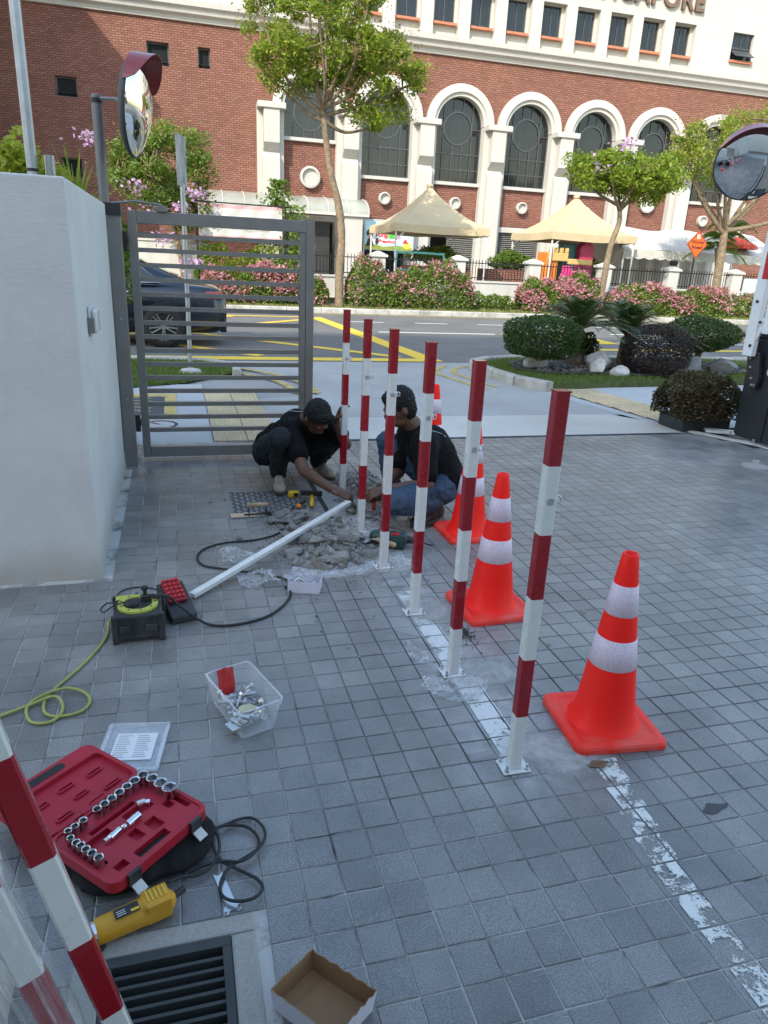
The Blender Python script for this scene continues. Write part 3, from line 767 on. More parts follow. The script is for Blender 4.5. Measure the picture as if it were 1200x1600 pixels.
# ground floor: beam, recessed dark rooms, louvres
SB(MB().box(arch_l - 0.6, arch_r + 0.6, YF - 0.05, YF + 0.25, 2.98, 3.22), 'beam', 'white_plaster', bevel=0.02)
SB(MB().box(arch_l, arch_r, YF + 2.4, YF + 2.6, 0.0, 3.2), 'back_wall', 'curtain')
SB(MB().box(arch_l, arch_r, YF + 0.3, YF + 2.5, 2.99, 3.05), 'soffit', 'white_plaster')
for k in (2, 3, 4, 5, 6):
    lv = MB(); bx = BAY[k]
    x0, x1 = (bx - 0.2, bx + WR) if k == 2 else (bx - WR, bx + WR)
    z = 1.3
    while z < 2.95: lv.obox(((x0 + x1) / 2, YF + 0.12, z), (x1 - x0, 0.10, 0.012), Matrix.Rotation(0.6, 3, 'X')); z += 0.09
    SB(lv, 'louvre_blind', 'louvre'); SB(MB().box(bx - WR, bx + WR, YF + 0.02, YF + 0.2, 0.3, 1.2), 'parapet', 'brick')
# small windows in the plain brick wall
for h in small:
    win = SB(MB().box(h[0], h[1], YF + 0.20, YF + 0.24, h[2], h[2] + 0.05), 'window', 'window_frame')
    fr = MB(); fr.box(h[0], h[0] + 0.05, YF + 0.19, YF + 0.24, h[2] + 0.05, h[3]); fr.box(h[1] - 0.05, h[1], YF + 0.19, YF + 0.24, h[2] + 0.05, h[3]); fr.box(h[0] + 0.05, h[1] - 0.05, YF + 0.19, YF + 0.24, h[3] - 0.05, h[3])
    SB(fr, 'frame', 'window_frame', win); SB(MB().poly([(h[0], YF + 0.23, h[2]), (h[1], YF + 0.23, h[2]), (h[1], YF + 0.23, h[3]), (h[0], YF + 0.23, h[3])]), 'pane', 'dim_glass', win)
    z = h[2] + 0.12
    if True:
        SB(MB().obox(((h[0] + h[1]) / 2, YF + 0.15, z), (h[1] - h[0] - 0.06, 0.10, 0.012), Matrix.Rotation(-0.5, 3, 'X')), 'slat', 'dark_interior', win); z += 0.24
    SB(MB().box(h[0] - 0.5, h[1] + 0.5, YF + 0.9, YF + 1.0, h[2] - 0.5, h[3] + 0.5), 'room', 'dark_interior', win)
# cornice
cor = [(YF + 0.05, 9.98), (YF - 0.10, 9.98), (YF - 0.14, 10.12), (YF - 0.30, 10.20), (YF - 0.34, 10.34), (YF - 0.46, 10.42), (YF - 0.48, 10.60), (YF + 0.05, 10.64)]
SB(MB().prism_x(cor, XL, XR), 'cornice', 'white_plaster')
# white upper storey: deep niches with dark windows and terracotta sills
WX = [10.0 + 1.69 * k for k in range(-3, 9)]
niches = [(x - 0.58, x + 0.58, 10.645, 12.52) for x in WX]
ew = (26.2, 27.4, 11.32, 12.48)
up = MB(); hole_wall(up, XL, 28.35, 10.64, 17.0, niches + [ew], YF - 0.02)
up.box(28.35, XR, YF + 0.5, YF + 0.7, 10.64, 17.0); up.poly([(28.35, YF - 0.02, 10.64), (28.35, YF + 0.5, 10.64), (28.35, YF + 0.5, 17), (28.35, YF - 0.02, 17)])
SB(up, 'upper_wall', 'white_plaster')
SB(MB().box(XL, XR, YF + 2.6, YF + 12, 0, 17.0), 'core', 'white_plaster')
for x in WX + [26.8]:
    x0, x1, z0, z1 = (x - 0.46, x + 0.46, 11.24, 12.50) if x < 26 else (ew[0] + 0.02, ew[1] - 0.02, ew[2], ew[3])
    if x < 26:
        bk = MB(); hole_wall(bk, x - 0.58, x + 0.58, 10.645, 12.52, [(x0, x1, z0, z1 - 0.02)], YF + 0.26); SB(bk, 'niche_back', 'white_plaster')
    yy = YF + (0.34 if x < 26 else 0.12)
    win = SB(MB().box(x0, x1, yy, yy + 0.04, z0, z0 + 0.05), 'window', 'window_frame')
    fr = MB(); fr.box((x0 + x1) / 2 - 0.02, (x0 + x1) / 2 + 0.02, yy, yy + 0.04, z0 + 0.05, z1 - 0.05)
    for a, c in ((x0, x0 + 0.05), (x1 - 0.05, x1)): fr.box(a, c, yy, yy + 0.04, z0 + 0.05, z1)
    fr.box(x0 + 0.05, x1 - 0.05, yy, yy + 0.04, z1 - 0.05, z1)
    if x > 26: fr.box(x0 + 0.05, x1 - 0.05, yy, yy + 0.04, 11.84, 11.90)
    SB(fr, 'frame', 'window_frame', win)
    SB(MB().poly([(x0, yy + 0.03, z0), (x1, yy + 0.03, z0), (x1, yy + 0.03, z1), (x0, yy + 0.03, z1)]), 'pane', 'window_glass', win)
    SB(MB().poly([(x0 - 0.1, yy + 0.5, z0 - 0.1), (x1 + 0.1, yy + 0.5, z0 - 0.1), (x1 + 0.1, yy + 0.5, z1 + 0.1), (x0 - 0.1, yy + 0.5, z1 + 0.1)]), 'curtain', 'curtain', win)
    SB(MB().box(x0 - 0.06, x1 + 0.06, YF + (0.02 if x < 26 else -0.16), yy - 0.002, z0 - 0.10, z0 - 0.005), 'sill', 'terracotta')
    if x > 26: SB(MB().obox((26.8, YF - 0.14, 11.60), (1.06, 0.03, 0.52), Matrix.Rotation(-0.95, 3, 'X')), 'open_sash', 'window_frame', win)
o = text_mesh('lettering', 'SINGAPORE', 1.10, 'letter_brown', school, (21.10, -0.10, 13.36), (PI / 2, 0, 0), extrude=0.06, offset=0.025, space=1.12)
# curved translucent awning over the entrance, and its post
aw = MB(); ax0, ax1 = -0.6, 8.15
for i in range(10):
    a, c = PI / 2 * i / 10, PI / 2 * (i + 1) / 10
    q = lambda t: (YF - 0.3 - 1.5 * math.sin(t), 3.28 + 0.66 * math.cos(t))
    (ya, za), (yb, zb) = q(a), q(c); aw.poly([(ax0, ya, za), (ax1, ya, za), (ax1, yb, zb), (ax0, yb, zb)])
aw.poly([(ax1, YF - 0.3 - 1.5 * math.sin(PI / 2 * i / 10), 3.28 + 0.66 * math.cos(PI / 2 * i / 10)) for i in range(11)] + [(ax1, YF - 0.3, 3.28)])
awn = SB(aw, 'awning', 'awning_sheet', smooth=False)
for k in range(11):
    x = ax0 + (ax1 - ax0) * k / 10; rb = MB()
    rb.tube([(x, YF - 0.3 - 1.51 * math.sin(PI / 2 * i / 8), 3.285 + 0.67 * math.cos(PI / 2 * i / 8)) for i in range(9)], 0.025, 6); SB(rb, 'awning_rib', 'white_plaster', awn)
SB(MB().box(ax0, ax1, YF - 1.86, YF - 1.78, 3.18, 3.285), 'awning_gutter', 'white_plaster', awn)
SB(MB().box(7.1, 7.9, YF - 1.75, YF - 1.4, 0.3, 3.18), 'entrance_column', 'white_plaster', bevel=0.02)
SB(MB().box(4.8, 6.6, YF - 1.0, YF - 0.9, 0.3, 2.9), 'entrance_door', 'dark_interior')
# banner fixed beside the entrance
mat('poster_sky', (0.45, 0.68, 0.74), 0.5, var=0.1); mat('poster_grass', (0.24, 0.27, 0.05), 0.5, var=0.3); mat('poster_red', (0.62, 0.04, 0.06), 0.5, var=0.1)
mat('poster_green', (0.08, 0.42, 0.06), 0.5, var=0.15); mat('poster_cloud', (0.75, 0.80, 0.80), 0.5, var=0.06); mat('poster_dark', (0.05, 0.03, 0.03), 0.5, var=0.3); mat('poster_yellow', (0.65, 0.52, 0.06), 0.5, var=0.3); mat('poster_skin', (0.62, 0.36, 0.26), 0.5); mat('poster_pink', (0.7, 0.30, 0.42), 0.5, var=0.2)
bn = thing('printed_banner', 'colourful printed preschool banner by the entrance, left of the cream tents', 'banner', (8.25, 33.0, 0))
def bn_poly(name, m, pts, y): MB().poly([(x, y, z) for x, z in pts]).build(name, m, bn)
MB().box(-0.05, 2.15, 0.0, 0.03, 1.90, 3.10).build('sheet', 'poster_sky', bn)
bn_poly('printed_grass', 'poster_grass', [(-0.04, 1.91), (2.14, 1.91), (2.14, 2.05), (1.5, 2.12), (0.8, 2.05), (0.3, 2.15), (-0.04, 2.12)], -0.004)
circ = lambda cx, cz, rx, rz, n=18: [(cx + rx * math.cos(2 * PI * i / n), cz + rz * math.sin(2 * PI * i / n)) for i in range(n)]
bn_poly('printed_cloud', 'poster_cloud', circ(0.85, 2.42, 0.72, 0.28), -0.008)
bn_poly('printed_leaf', 'poster_green', [(0.75, 2.90), (1.15, 2.95), (1.35, 2.70), (1.42, 2.40), (1.12, 2.36), (1.0, 2.62)], -0.012)
bn_poly('printed_hair', 'poster_dark', circ(0.17, 2.58, 0.16, 0.15), -0.012); bn_poly('printed_face', 'poster_skin', circ(0.19, 2.46, 0.10, 0.10), -0.016); bn_poly('printed_coat', 'poster_dark', [(0.0, 2.05), (0.36, 2.05), (0.28, 2.36), (0.08, 2.36)], -0.012)
bn_poly('printed_figure', 'poster_dark', circ(0.50, 2.26, 0.08, 0.14), -0.012); bn_poly('printed_flower', 'poster_pink', circ(1.52, 2.46, 0.10, 0.10), -0.012)
bn_poly('printed_bush', 'poster_yellow', circ(1.92, 2.12, 0.18, 0.14), -0.012); bn_poly('printed_roof', 'poster_red', [(1.68, 2.22), (1.98, 2.22), (1.83, 2.42)], -0.016); bn_poly('printed_frog', 'poster_green', [(1.35, 1.98), (1.5, 1.98), (1.45, 2.15)], -0.016)
text_mesh('lettering', 'Tung', 0.30, 'poster_red', bn, (0.68, -0.018, 2.55), (PI / 2, 0, 0), 0.002, 0.012)
text_mesh('lettering', 'Ling', 0.30, 'poster_green', bn, (1.20, -0.020, 2.53), (PI / 2, 0, 0), 0.002, 0.012)
text_mesh('lettering', 'Preschool', 0.20, 'poster_red', bn, (0.98, -0.018, 2.27), (PI / 2, 0, 0), 0.002, 0.008)
bn_post = MB().box(-0.12, -0.06, 0.0, 0.06, 0.30, 3.15).box(2.16, 2.22, 0.0, 0.06, 0.30, 3.15).build('support_post', 'white_plaster', bn)

# ------------------------------------------------------------------ tall neighbours out of view that throw the shade
cb = thing('condominium_block', 'tall condominium block behind the photographer whose shade covers the driveway', 'building', (-40, -40, 0))
mb = MB(); hole_wall(mb, -18, 16, 0, 55.2, [(-16.5 + 3.2 * i, -14.5 + 3.2 * i, 1.0 + 3.1 * j, 2.6 + 3.1 * j) for i in range(10) for j in range(17)], 0.0); mb.v = [(x, -y, z) for x, y, z in mb.v]; mb.f = [f[::-1] for f in mb.f]
mb.build('wall', 'condo_plaster', cb)
MB().box(-18, 16, -14, -0.3, 0, 55.2).build('core', 'condo_plaster', cb)
MB().box(12, 47, 1, 34.0, 0, 9.0).build('unseen_podium', 'condo_plaster', cb)  # unseen; added behind the camera to block sky light
MB().box(11.6, 47.4, 0.6, 34.4, 9.0, 9.4).build('unseen_podium_roof', 'condo_plaster', cb)
tw = thing('side_wing', 'school wing out of view on the left that shades the brick wall', 'building', (-6.5, 27, 0))
MB().box(-12, 0, 0, 16, 0, 13.7).build('wall', 'brick', tw); MB().box(-12.2, 0.15, -0.2, 16, 13.7, 14.1).build('roof', 'white_plaster', tw)
# ------------------------------------------------------------------ school fence, plants and tents across the road
mat('iron', (0.03, 0.03, 0.032), 0.5, metal=0.6, var=0.2)
mat('bark', (0.22, 0.165, 0.11), 0.9, var=0.45, scale=9, bmp=0.8, bscale=25, bdist=0.03, dirt=(0.16, 0.13, 0.08), dirt_amt=0.9)
mat('bark_dark', (0.16, 0.12, 0.085), 0.9, var=0.4, scale=8, bmp=0.8, bscale=25, bdist=0.02)
leaf_mat('leaf_bright', [(0.09, 0.16, 0.015), (0.15, 0.23, 0.02), (0.23, 0.30, 0.03), (0.33, 0.36, 0.05)], 0.45, 0.45)
leaf_mat('leaf_mid', [(0.05, 0.11, 0.015), (0.08, 0.16, 0.02), (0.13, 0.21, 0.03), (0.19, 0.24, 0.05)], 0.45, 0.35)
leaf_mat('leaf_hedge', [(0.04, 0.09, 0.015), (0.08, 0.15, 0.02), (0.14, 0.20, 0.03), (0.22, 0.24, 0.06)], 0.5, 0.3)
leaf_mat('leaf_dark', [(0.018, 0.04, 0.012), (0.03, 0.065, 0.016), (0.05, 0.09, 0.02)], 0.45, 0.2)
leaf_mat('leaf_purple', [(0.014, 0.010, 0.014), (0.03, 0.018, 0.024), (0.055, 0.026, 0.034)], 0.45, 0.12)
leaf_mat('leaf_redgreen', [(0.02, 0.022, 0.012), (0.05, 0.035, 0.02), (0.09, 0.04, 0.03), (0.05, 0.07, 0.02)], 0.45, 0.15)
leaf_mat('leaf_cycad', [(0.028, 0.06, 0.02), (0.045, 0.09, 0.028), (0.07, 0.12, 0.035)], 0.4, 0.1)
leaf_mat('leaf_yellow', [(0.22, 0.28, 0.02), (0.35, 0.38, 0.03), (0.45, 0.42, 0.05)], 0.45, 0.45)
leaf_mat('seed_brown', [(0.20, 0.13, 0.04), (0.30, 0.22, 0.07), (0.22, 0.24, 0.05)], 0.6, 0.3)
leaf_mat('petal_pink', [(0.46, 0.10, 0.19), (0.50, 0.17, 0.24), (0.54, 0.26, 0.30), (0.55, 0.36, 0.36)], 0.6, 0.35)
leaf_mat('petal_magenta', [(0.55, 0.02, 0.22), (0.65, 0.05, 0.30), (0.60, 0.12, 0.35)], 0.6, 0.35)
leaf_mat('petal_lilac', [(0.45, 0.22, 0.55), (0.58, 0.34, 0.62), (0.65, 0.45, 0.66)], 0.6, 0.4)

def lump_shell(n, c, r, lumps, shell=0.55, seed=0, flat=0.0):
    """points through a bushy volume made of overlapping lumps, denser near the outside"""
    rg = np.random.default_rng(seed); out = []
    c, r = np.array(c), np.array(r)
    L = rg.normal(size=(lumps, 3)); L /= np.linalg.norm(L, axis=1)[:, None]; L *= rg.uniform(0.35, 0.78, (lumps, 1)); L[:, 2] = np.abs(L[:, 2]) * 1.1 - 0.35
    R = rg.uniform(0.24, 0.42, lumps)
    k = rg.integers(0, lumps, n); d = rg.normal(size=(n, 3)); d /= np.linalg.norm(d, axis=1)[:, None]
    P = L[k] + d * (R[k] * (shell + (1 - shell) * rg.uniform(0, 1, n) ** 0.5))[:, None]
    return P * r + c
def box_shell(n, x0, x1, y0, y1, z0, z1, seed=0, rough=0.14, sparse=0.0):
    """leaves over a hedge with wavy faces"""
    rg = np.random.default_rng(seed); P = np.empty((n, 3))
    u = rg.uniform(0, 1, n)
    X = rg.uniform(x0, x1, n); th = rg.uniform(-0.35, PI + 0.35, n)
    cy, hy, h = (y0 + y1) / 2, (y1 - y0) / 2, z1 - z0
    wob = 1 + rough * (np.sin(X * 2.3 + seed) + 0.6 * np.sin(X * 5.1 + 2 * seed) + 0.5 * np.sin(X * 11 + th * 3))
    e = np.minimum(1, np.minimum(X - x0, x1 - X) / 0.45 + 0.35) ** 0.5
    s = np.sign(np.cos(th)) * np.abs(np.cos(th)) ** 0.45; t = np.clip(np.sin(th), -0.2, 1); t = np.sign(t) * np.abs(t) ** 0.6
    dep = 1 - 0.35 * rg.uniform(0, 1, n) ** 2.2
    P[:, 0] = X; P[:, 1] = cy + hy * s * dep * e; P[:, 2] = z0 + h * np.clip(t, 0, 1) * wob * dep * e + (rg.uniform(0, 1, n) * h * 0.5) * (t < 0.12)
    return P
# fence pillars
FX = [3.54 + 2.745 * k for k in range(-1, 8)]
pil = thing('fence_pillar', 'white fence pillar with pointed cap', 'pillar', (FX[0], 23.5, 0), group='white pillars of the school fence')
MB().box(-0.21, 0.21, -0.21, 0.21, 0.05, 1.58).build('shaft', 'fence_plaster', pil, bevel=0.012)
b = MB(); b.box(-0.27, 0.27, -0.27, 0.27, 1.583, 1.64); b.add([(-0.27, -0.27, 1.642), (0.27, -0.27, 1.642), (0.27, 0.27, 1.642), (-0.27, 0.27, 1.642), (-0.04, -0.04, 1.76), (0.04, -0.04, 1.76), (0.04, 0.04, 1.76), (-0.04, 0.04, 1.76)], [(0, 1, 5, 4), (1, 2, 6, 5), (2, 3, 7, 6), (3, 0, 4, 7), (4, 5, 6, 7)])
b.build('cap', 'fence_plaster', pil)
plabels = ['white fence pillar at the far left, behind the hanging banner', 'white fence pillar just right of the hanging banner, seen past the gate', 'white fence pillar below the printed preschool banner', 'white fence pillar in front of the left cream tent, right of the big pink hedge', 'white fence pillar between the two cream tents', 'white fence pillar behind the slender flowering tree', 'white fence pillar with a black floodlight, left of the orange sign', 'white fence pillar right of the orange diamond sign', 'white fence pillar at the far right behind the barrier']
for k, x in enumerate(FX):
    o = pil if k == 0 else copy_tree(pil); o.location = (x, 23.5, 0); o['label'] = plabels[k]
fl = thing('floodlight', 'black floodlight on a white fence pillar beside the orange sign', 'floodlight', (FX[6] - 0.02, 23.4, 1.76))
MB().obox((0, 0, 0.10), (0.26, 0.10, 0.15), Matrix.Rotation(0.5, 3, 'X')).build('housing', 'iron', fl); MB().box(-0.02, 0.02, -0.02, 0.02, -0.002, 0.06).build('bracket', 'iron', fl)
# railings between pillars
for k, (a, c) in enumerate(zip(FX[1:-1], FX[2:])):
    pn = thing('fence_panel', ['black railing panel below the awning left of the preschool banner', 'black railing panel beneath the left cream tent, left half', 'black railing panel in the gap between the cream tents', 'black railing panel before the colourful play house', 'black railing panel between slender tree and white marquee', 'black railing panel behind the orange diamond sign', 'black railing panel at the far right by the thick tree'][k], 'fence', (a, 23.5, 0), group='railing panels of the school fence')
    L = c - a
    MB().box(0.21, L - 0.21, -0.09, 0.09, 0.05, 0.92).build('plinth', 'fence_plaster', pn); MB().box(0.212, L - 0.212, -0.13, 0.13, 0.922, 0.985).build('coping', 'fence_plaster', pn)
    for z in (1.05, 1.52): MB().box(0.21, L - 0.21, -0.015, 0.015, z, z + 0.03).build('rail', 'iron', pn)
    if k == 0:
        bb = MB().box(-0.009, 0.009, -0.009, 0.009, 0.985, 1.60); bb.add([(-0.012, -0.012, 1.6), (0.012, -0.012, 1.6), (0.012, 0.012, 1.6), (-0.012, 0.012, 1.6), (0, 0, 1.66)], [(0, 1, 4), (1, 2, 4), (2, 3, 4), (3, 0, 4)])
        bar_me = bpy.data.meshes.new('bar'); bar_me.from_pydata(bb.v, [], bb.f); bar_me.materials.append(MATS['iron'])
    nb = int((L - 0.42) / 0.11)
    for i in range(1, nb): link('bar', bar_me, pn).location = (0.21 + (L - 0.42) * i / nb, 0, 0)
tag(MB().box(-8, 0.6, 23.4, 23.6, 0.05, 1.72).box(-8, 0.62, 23.36, 23.64, 1.722, 1.78).build('boundary_wall', 'fence_plaster'), 'solid white boundary wall behind the parked car', 'wall')

# hedges with pink flowers along the verge
def hedge(label, x0, x1, y0, y1, z1, n, nf, seed, lm='leaf_hedge', pm='petal_pink', group='flowering hedges along the verge', name='flowering_hedge', top=0.35):
    h = thing(name, label, 'hedge', ((x0 + x1) / 2, (y0 + y1) / 2, 0.05), group=group)
    off = np.array([(x0 + x1) / 2, (y0 + y1) / 2, 0.05])
    P = box_shell(n, x0, x1, y0, y1, 0.06, z1, seed) - off
    quads_mesh('foliage', leaves(P, 0.085, 0.6), lm, h)
    b = MB()
    for i in range(int((x1 - x0) * 2.2)):
        x = random.uniform(x0 + 0.3, x1 - 0.3) - off[0]
        for q in range(3):
            b.tube([(x, 0, 0), (x + random.uniform(-0.2, 0.2), random.uniform(-0.15, 0.15), z1 * 0.4), (x + random.uniform(-0.35, 0.35), random.uniform(-0.3, 0.3), z1 * 0.85)], [0.015, 0.011, 0.006], 5)
    b.build('stems', 'bark_dark', h)
    if nf:
        Q = box_shell(nf * 6, x0 - 0.03, x1 + 0.03, y0 - 0.05, y1 + 0.05, 0.10, z1 * 1.03, seed)
        rg = np.random.default_rng(seed + 5); keep = (rg.uniform(0, 1, len(Q)) < (0.10 + top * (Q[:, 2] / z1) ** 1.5) * (0.5 + 0.5 * np.sin(Q[:, 0] * 3.1 + Q[:, 2] * 5 + seed))); Q = Q[keep][:nf]
        Q = np.repeat(Q, 4, 0) + rg.normal(size=(len(Q) * 4, 3)) * 0.03
        quads_mesh('flowers', leaves(Q - off, 0.07, 0.8, 0.0), pm, h)
    return h
hedge('low pink flowering hedge behind the gate, under the hanging banner', 0.75, 4.42, 21.75, 22.65, 1.10, 9000, 1900, 1, top=0.9)
hedge('broad green hedge dotted with pink, below the left cream tent', 5.0, 9.05, 21.6, 22.8, 1.32, 13000, 750, 2)
hedge('bright pink bushy hedge left of the slender flowering tree', 10.75, 13.55, 21.6, 22.7, 1.16, 8500, 1700, 3, pm='petal_pink', top=0.9)
hedge('long pale pink hedge right of the slender flowering tree', 14.0, 18.7, 21.7, 22.7, 0.98, 12000, 1700, 4, top=0.7)
hedge('short pink hedge at the right edge beside the barrier arm', 18.9, 22.5, 21.8, 22.7, 0.90, 6000, 420, 5)
hedge('low sparse green shrub row between the two pink hedges', 9.15, 10.7, 22.2, 22.9, 0.62, 1500, 0, 6, name='low_hedge')
hedge('bright green leafy hedge under the hanging banner above the pink one', 0.55, 3.3, 22.75, 23.2, 1.72, 7000, 0, 7, lm='leaf_bright', name='green_hedge')

# trees
def tree(name, label, base, trunk, crown, n_clu, n_leaf, leaf, lm, clu_r, seed, tr=0.13, bm='bark', group='street trees', flowers=None, seeds=0, limbs=9):
    rg = np.random.default_rng(seed); rs = random.Random(seed)
    t = thing(name, label, 'tree', base, group=group)
    path = smooth_path(trunk, 6); nP = len(path)
    b = MB(); b.tube(path, [tr * (1.25 if i == 0 else 1.0) * (1 - 0.45 * i / nP) * rs.uniform(0.94, 1.06) for i in range(nP)], 10)
    fork = path[-1]
    C = []
    for (c, r, w) in crown:
        m = int(n_clu * w); d = rg.normal(size=(m, 3)); d /= np.linalg.norm(d, axis=1)[:, None]
        C.append(np.array(c) + d * (rg.uniform(0.2, 1.0, m) ** 0.45)[:, None] * np.array(r))
    C = np.concatenate(C)
    # limbs reach out to the clusters in two steps
    k = min(limbs, len(C)); idx = [int(rg.integers(len(C)))]
    while len(idx) < k:
        dd = np.min([np.linalg.norm(C - C[i], axis=1) for i in idx], axis=0); idx.append(int(np.argmax(dd)))
    hubs = []
    for i in idx:
        e = Vector(C[i]); s = path[-1 - rs.randint(0, 3)]; mid = s.lerp(e, 0.5) + Vector((rs.uniform(-0.2, 0.2), rs.uniform(-0.2, 0.2), -0.12 * (e - s).length + rs.uniform(-0.1, 0.2)))
        P = smooth_path([s, mid, e], 6); L = len(P)
        b.tube(P, [tr * 0.48 * (1 - 0.72 * q / L) for q in range(L)], 7); hubs.append(P)
    allh = [p for P in hubs for p in P[4:]]
    for c in C:
        c = Vector(c); h = min(allh, key=lambda p: (p - c).length)
        m = h.lerp(c, 0.5) + Vector((rs.uniform(-0.1, 0.1), rs.uniform(-0.1, 0.1), rs.uniform(-0.12, 0.05)))
        b.tube(smooth_path([h, m, c], 3), [0.020, 0.018, 0.016, 0.014, 0.012, 0.009, 0.006], 5)
    b.build('trunk', bm, t, smooth=True)
    per = max(1, n_leaf // len(C)); K = np.repeat(np.arange(len(C)), per)
    d = rg.normal(size=(len(K), 3)); d /= np.linalg.norm(d, axis=1)[:, None]
    rr = clu_r * rg.uniform(0.6, 1.35, len(C)); P = C[K] + d * (rr[K] * rg.uniform(0.15, 1, len(K)) ** 0.6)[:, None] * [1, 1, 0.75]
    quads_mesh('crown', leaves(P, leaf, 0.36, 0.5, up=0.5), lm, t)
    if seeds:
        P2 = C[rg.integers(0, len(C), seeds)] + rg.normal(size=(seeds, 3)) * clu_r * 0.65 + [0, 0, 0.05]
        quads_mesh('seed_pods', leaves(P2, leaf * 0.7, 0.4, 0.2), 'seed_brown', t)
    if flowers:
        n, pm, pos = flowers
        for q in pos:
            P3 = np.array(q) + rg.normal(size=(n, 3)) * [0.16, 0.16, 0.11]
            quads_mesh('blossom', leaves(P3, 0.11, 0.85, 0.0), pm, t)
    return t
tree('street_tree', 'tall leafy street tree with a leaning bare trunk left of the arches', (4.74, 22.0, 0.06),
     [(0, 0, -0.05), (-0.02, 0, 1.0), (0.02, 0, 2.0), (-0.10, 0, 2.9), (-0.34, 0, 3.7), (-0.50, 0, 4.6), (-0.6, 0, 5.3)],
     [((-0.75, 0, 7.2), (2.0, 1.8, 1.7), 0.50), ((0.9, 0, 6.3), (1.3, 1.3, 1.0), 0.24), ((-1.7, 0, 6.3), (1.0, 1.2, 0.8), 0.12), ((0.0, 0, 8.8), (1.6, 1.4, 0.9), 0.10), ((0.8, 0, 5.35), (0.9, 0.8, 0.45), 0.04)],
     140, 18500, 0.15, 'leaf_bright', 0.37, 11, 0.135, seeds=5500, limbs=12)
tree('street_tree', 'slender street tree with lilac blossom between right tent and marquee', (13.62, 22.0, 0.06),
     [(0, 0, -0.05), (0.02, 0, 1.2), (0.10, 0, 2.2), (0.28, 0, 2.9), (0.22, 0, 3.4)],
     [((0.35, 0, 4.35), (1.75, 1.3, 0.62), 0.7), ((-0.7, 0, 4.4), (1.0, 0.9, 0.6), 0.2), ((1.2, 0, 4.0), (0.7, 0.7, 0.4), 0.1)],
     80, 11500, 0.15, 'leaf_bright', 0.38, 12, 0.12, flowers=(22, 'petal_lilac', [(-0.55, -0.9, 4.95), (-0.2, -0.9, 5.0), (-1.05, -0.7, 4.35)]), limbs=8)
tree('street_tree', 'thick forked street tree at the right edge behind the convex mirror', (18.95, 23.0, 0.06),
     [(0, 0, -0.05), (-0.06, 0, 1.2), (-0.10, 0, 2.4), (-0.15, 0, 3.1)],
     [((-1.4, 0, 5.2), (1.7, 1.5, 0.95), 0.38), ((1.2, 0, 5.8), (2.2, 1.8, 1.2), 0.5), ((2.6, 0, 4.2), (1.2, 1.2, 0.7), 0.12)],
     115, 14500, 0.14, 'leaf_bright', 0.38, 13, 0.19, seeds=7000, limbs=10)
tree('flowering_tree', 'bushy lilac-flowered tree beside the street sign, behind the gate', (0.30, 23.05, 0.06),
     [(0, 0, -0.05), (-0.1, 0, 1.2), (-0.3, 0, 2.2), (-0.5, 0, 2.8)],
     [((-0.45, 0, 3.6), (1.35, 1.2, 1.2), 0.7), ((-1.3, 0, 3.3), (0.9, 0.9, 1.0), 0.2), ((0.1, 0, 2.5), (0.8, 0.8, 0.5), 0.1)],
     95, 18000, 0.115, 'leaf_mid', 0.34, 14, 0.10, flowers=(55, 'petal_lilac', [(-2.35, -0.6, 4.15), (-1.2, -1.0, 3.0), (-0.1, -1.0, 2.55), (0.35, -0.9, 2.9), (-0.6, -1.0, 1.7), (0.15, -1.1, 1.1), (-0.8, -0.9, 2.4)]), seeds=4500, limbs=8)
# shrubs in the schoolyard
def ball_shell(n, c, r, seed, square=0.75, depth=0.30):
    """clipped bush: leaves close to a rounded, slightly uneven surface"""
    rg = np.random.default_rng(seed); d = rg.normal(size=(n, 3)); d /= np.linalg.norm(d, axis=1)[:, None]
    d = d / (np.sum(np.abs(d) ** (2 / square), axis=1) ** (square / 2))[:, None]
    q = 1 + 0.07 * (np.sin(d[:, 0] * 5 + seed) + np.sin(d[:, 1] * 6 + 2 * seed) + np.sin(d[:, 2] * 5 + 3 * seed)) * 0.6 - depth * rg.uniform(0, 1, n) ** 2 + rg.normal(0, 0.02, n)
    return np.array(c) + d * np.array(r) * q[:, None]
def bush(name, label, c, r, n, leaf, lm, seed, stems=6, group=None, lumps=26, shell=0.6, asp=0.5, sm='bark_dark', cat='shrub', spread=0.45, ball=None):
    t = thing(name, label, cat, (c[0], c[1], c[2] - r[2]), group=group)
    off = np.array([c[0], c[1], c[2] - r[2]])
    P = (lump_shell(n, c, r, lumps, shell, seed) if ball is None else ball_shell(n, c, r, seed, ball)) - off; P[:, 2] = np.maximum(P[:, 2], 0.02)
    quads_mesh('foliage', leaves(P, leaf, asp, 0.1), lm, t)
    b = MB()
    rs = random.Random(seed)
    for k in range(stems):
        a = rs.uniform(0, 2 * PI); q = rs.uniform(0.2, spread)
        b.tube(smooth_path([(0.05 * math.cos(a), 0.05 * math.sin(a), -0.03), (q * r[0] * 0.5 * math.cos(a), q * r[1] * 0.5 * math.sin(a), r[2] * 0.45), (q * r[0] * 1.6 * math.cos(a), q * r[1] * 1.6 * math.sin(a), r[2] * 1.25)], 4), [0.026 * (1 - 0.08 * i) for i in range(9)], 6)
    b.build('stems', sm, t)
    return t
bush('shrub', 'light green planter shrub under the left cream tent', (9.7, 27.6, 1.75), (1.15, 0.6, 0.55), 4200, 0.13, 'leaf_mid', 21, group='planter shrubs by the tents')
bush('shrub', 'light green planter shrub between the two cream tents', (12.9, 27.6, 1.70), (1.15, 0.6, 0.55), 4200, 0.13, 'leaf_mid', 22, group='planter shrubs by the tents')
bush('shrub', 'dark planter shrub under the right cream tent beside the play house', (15.7, 26.5, 1.6), (0.6, 0.5, 0.6), 2500, 0.12, 'leaf_mid', 23, group='planter shrubs by the tents')
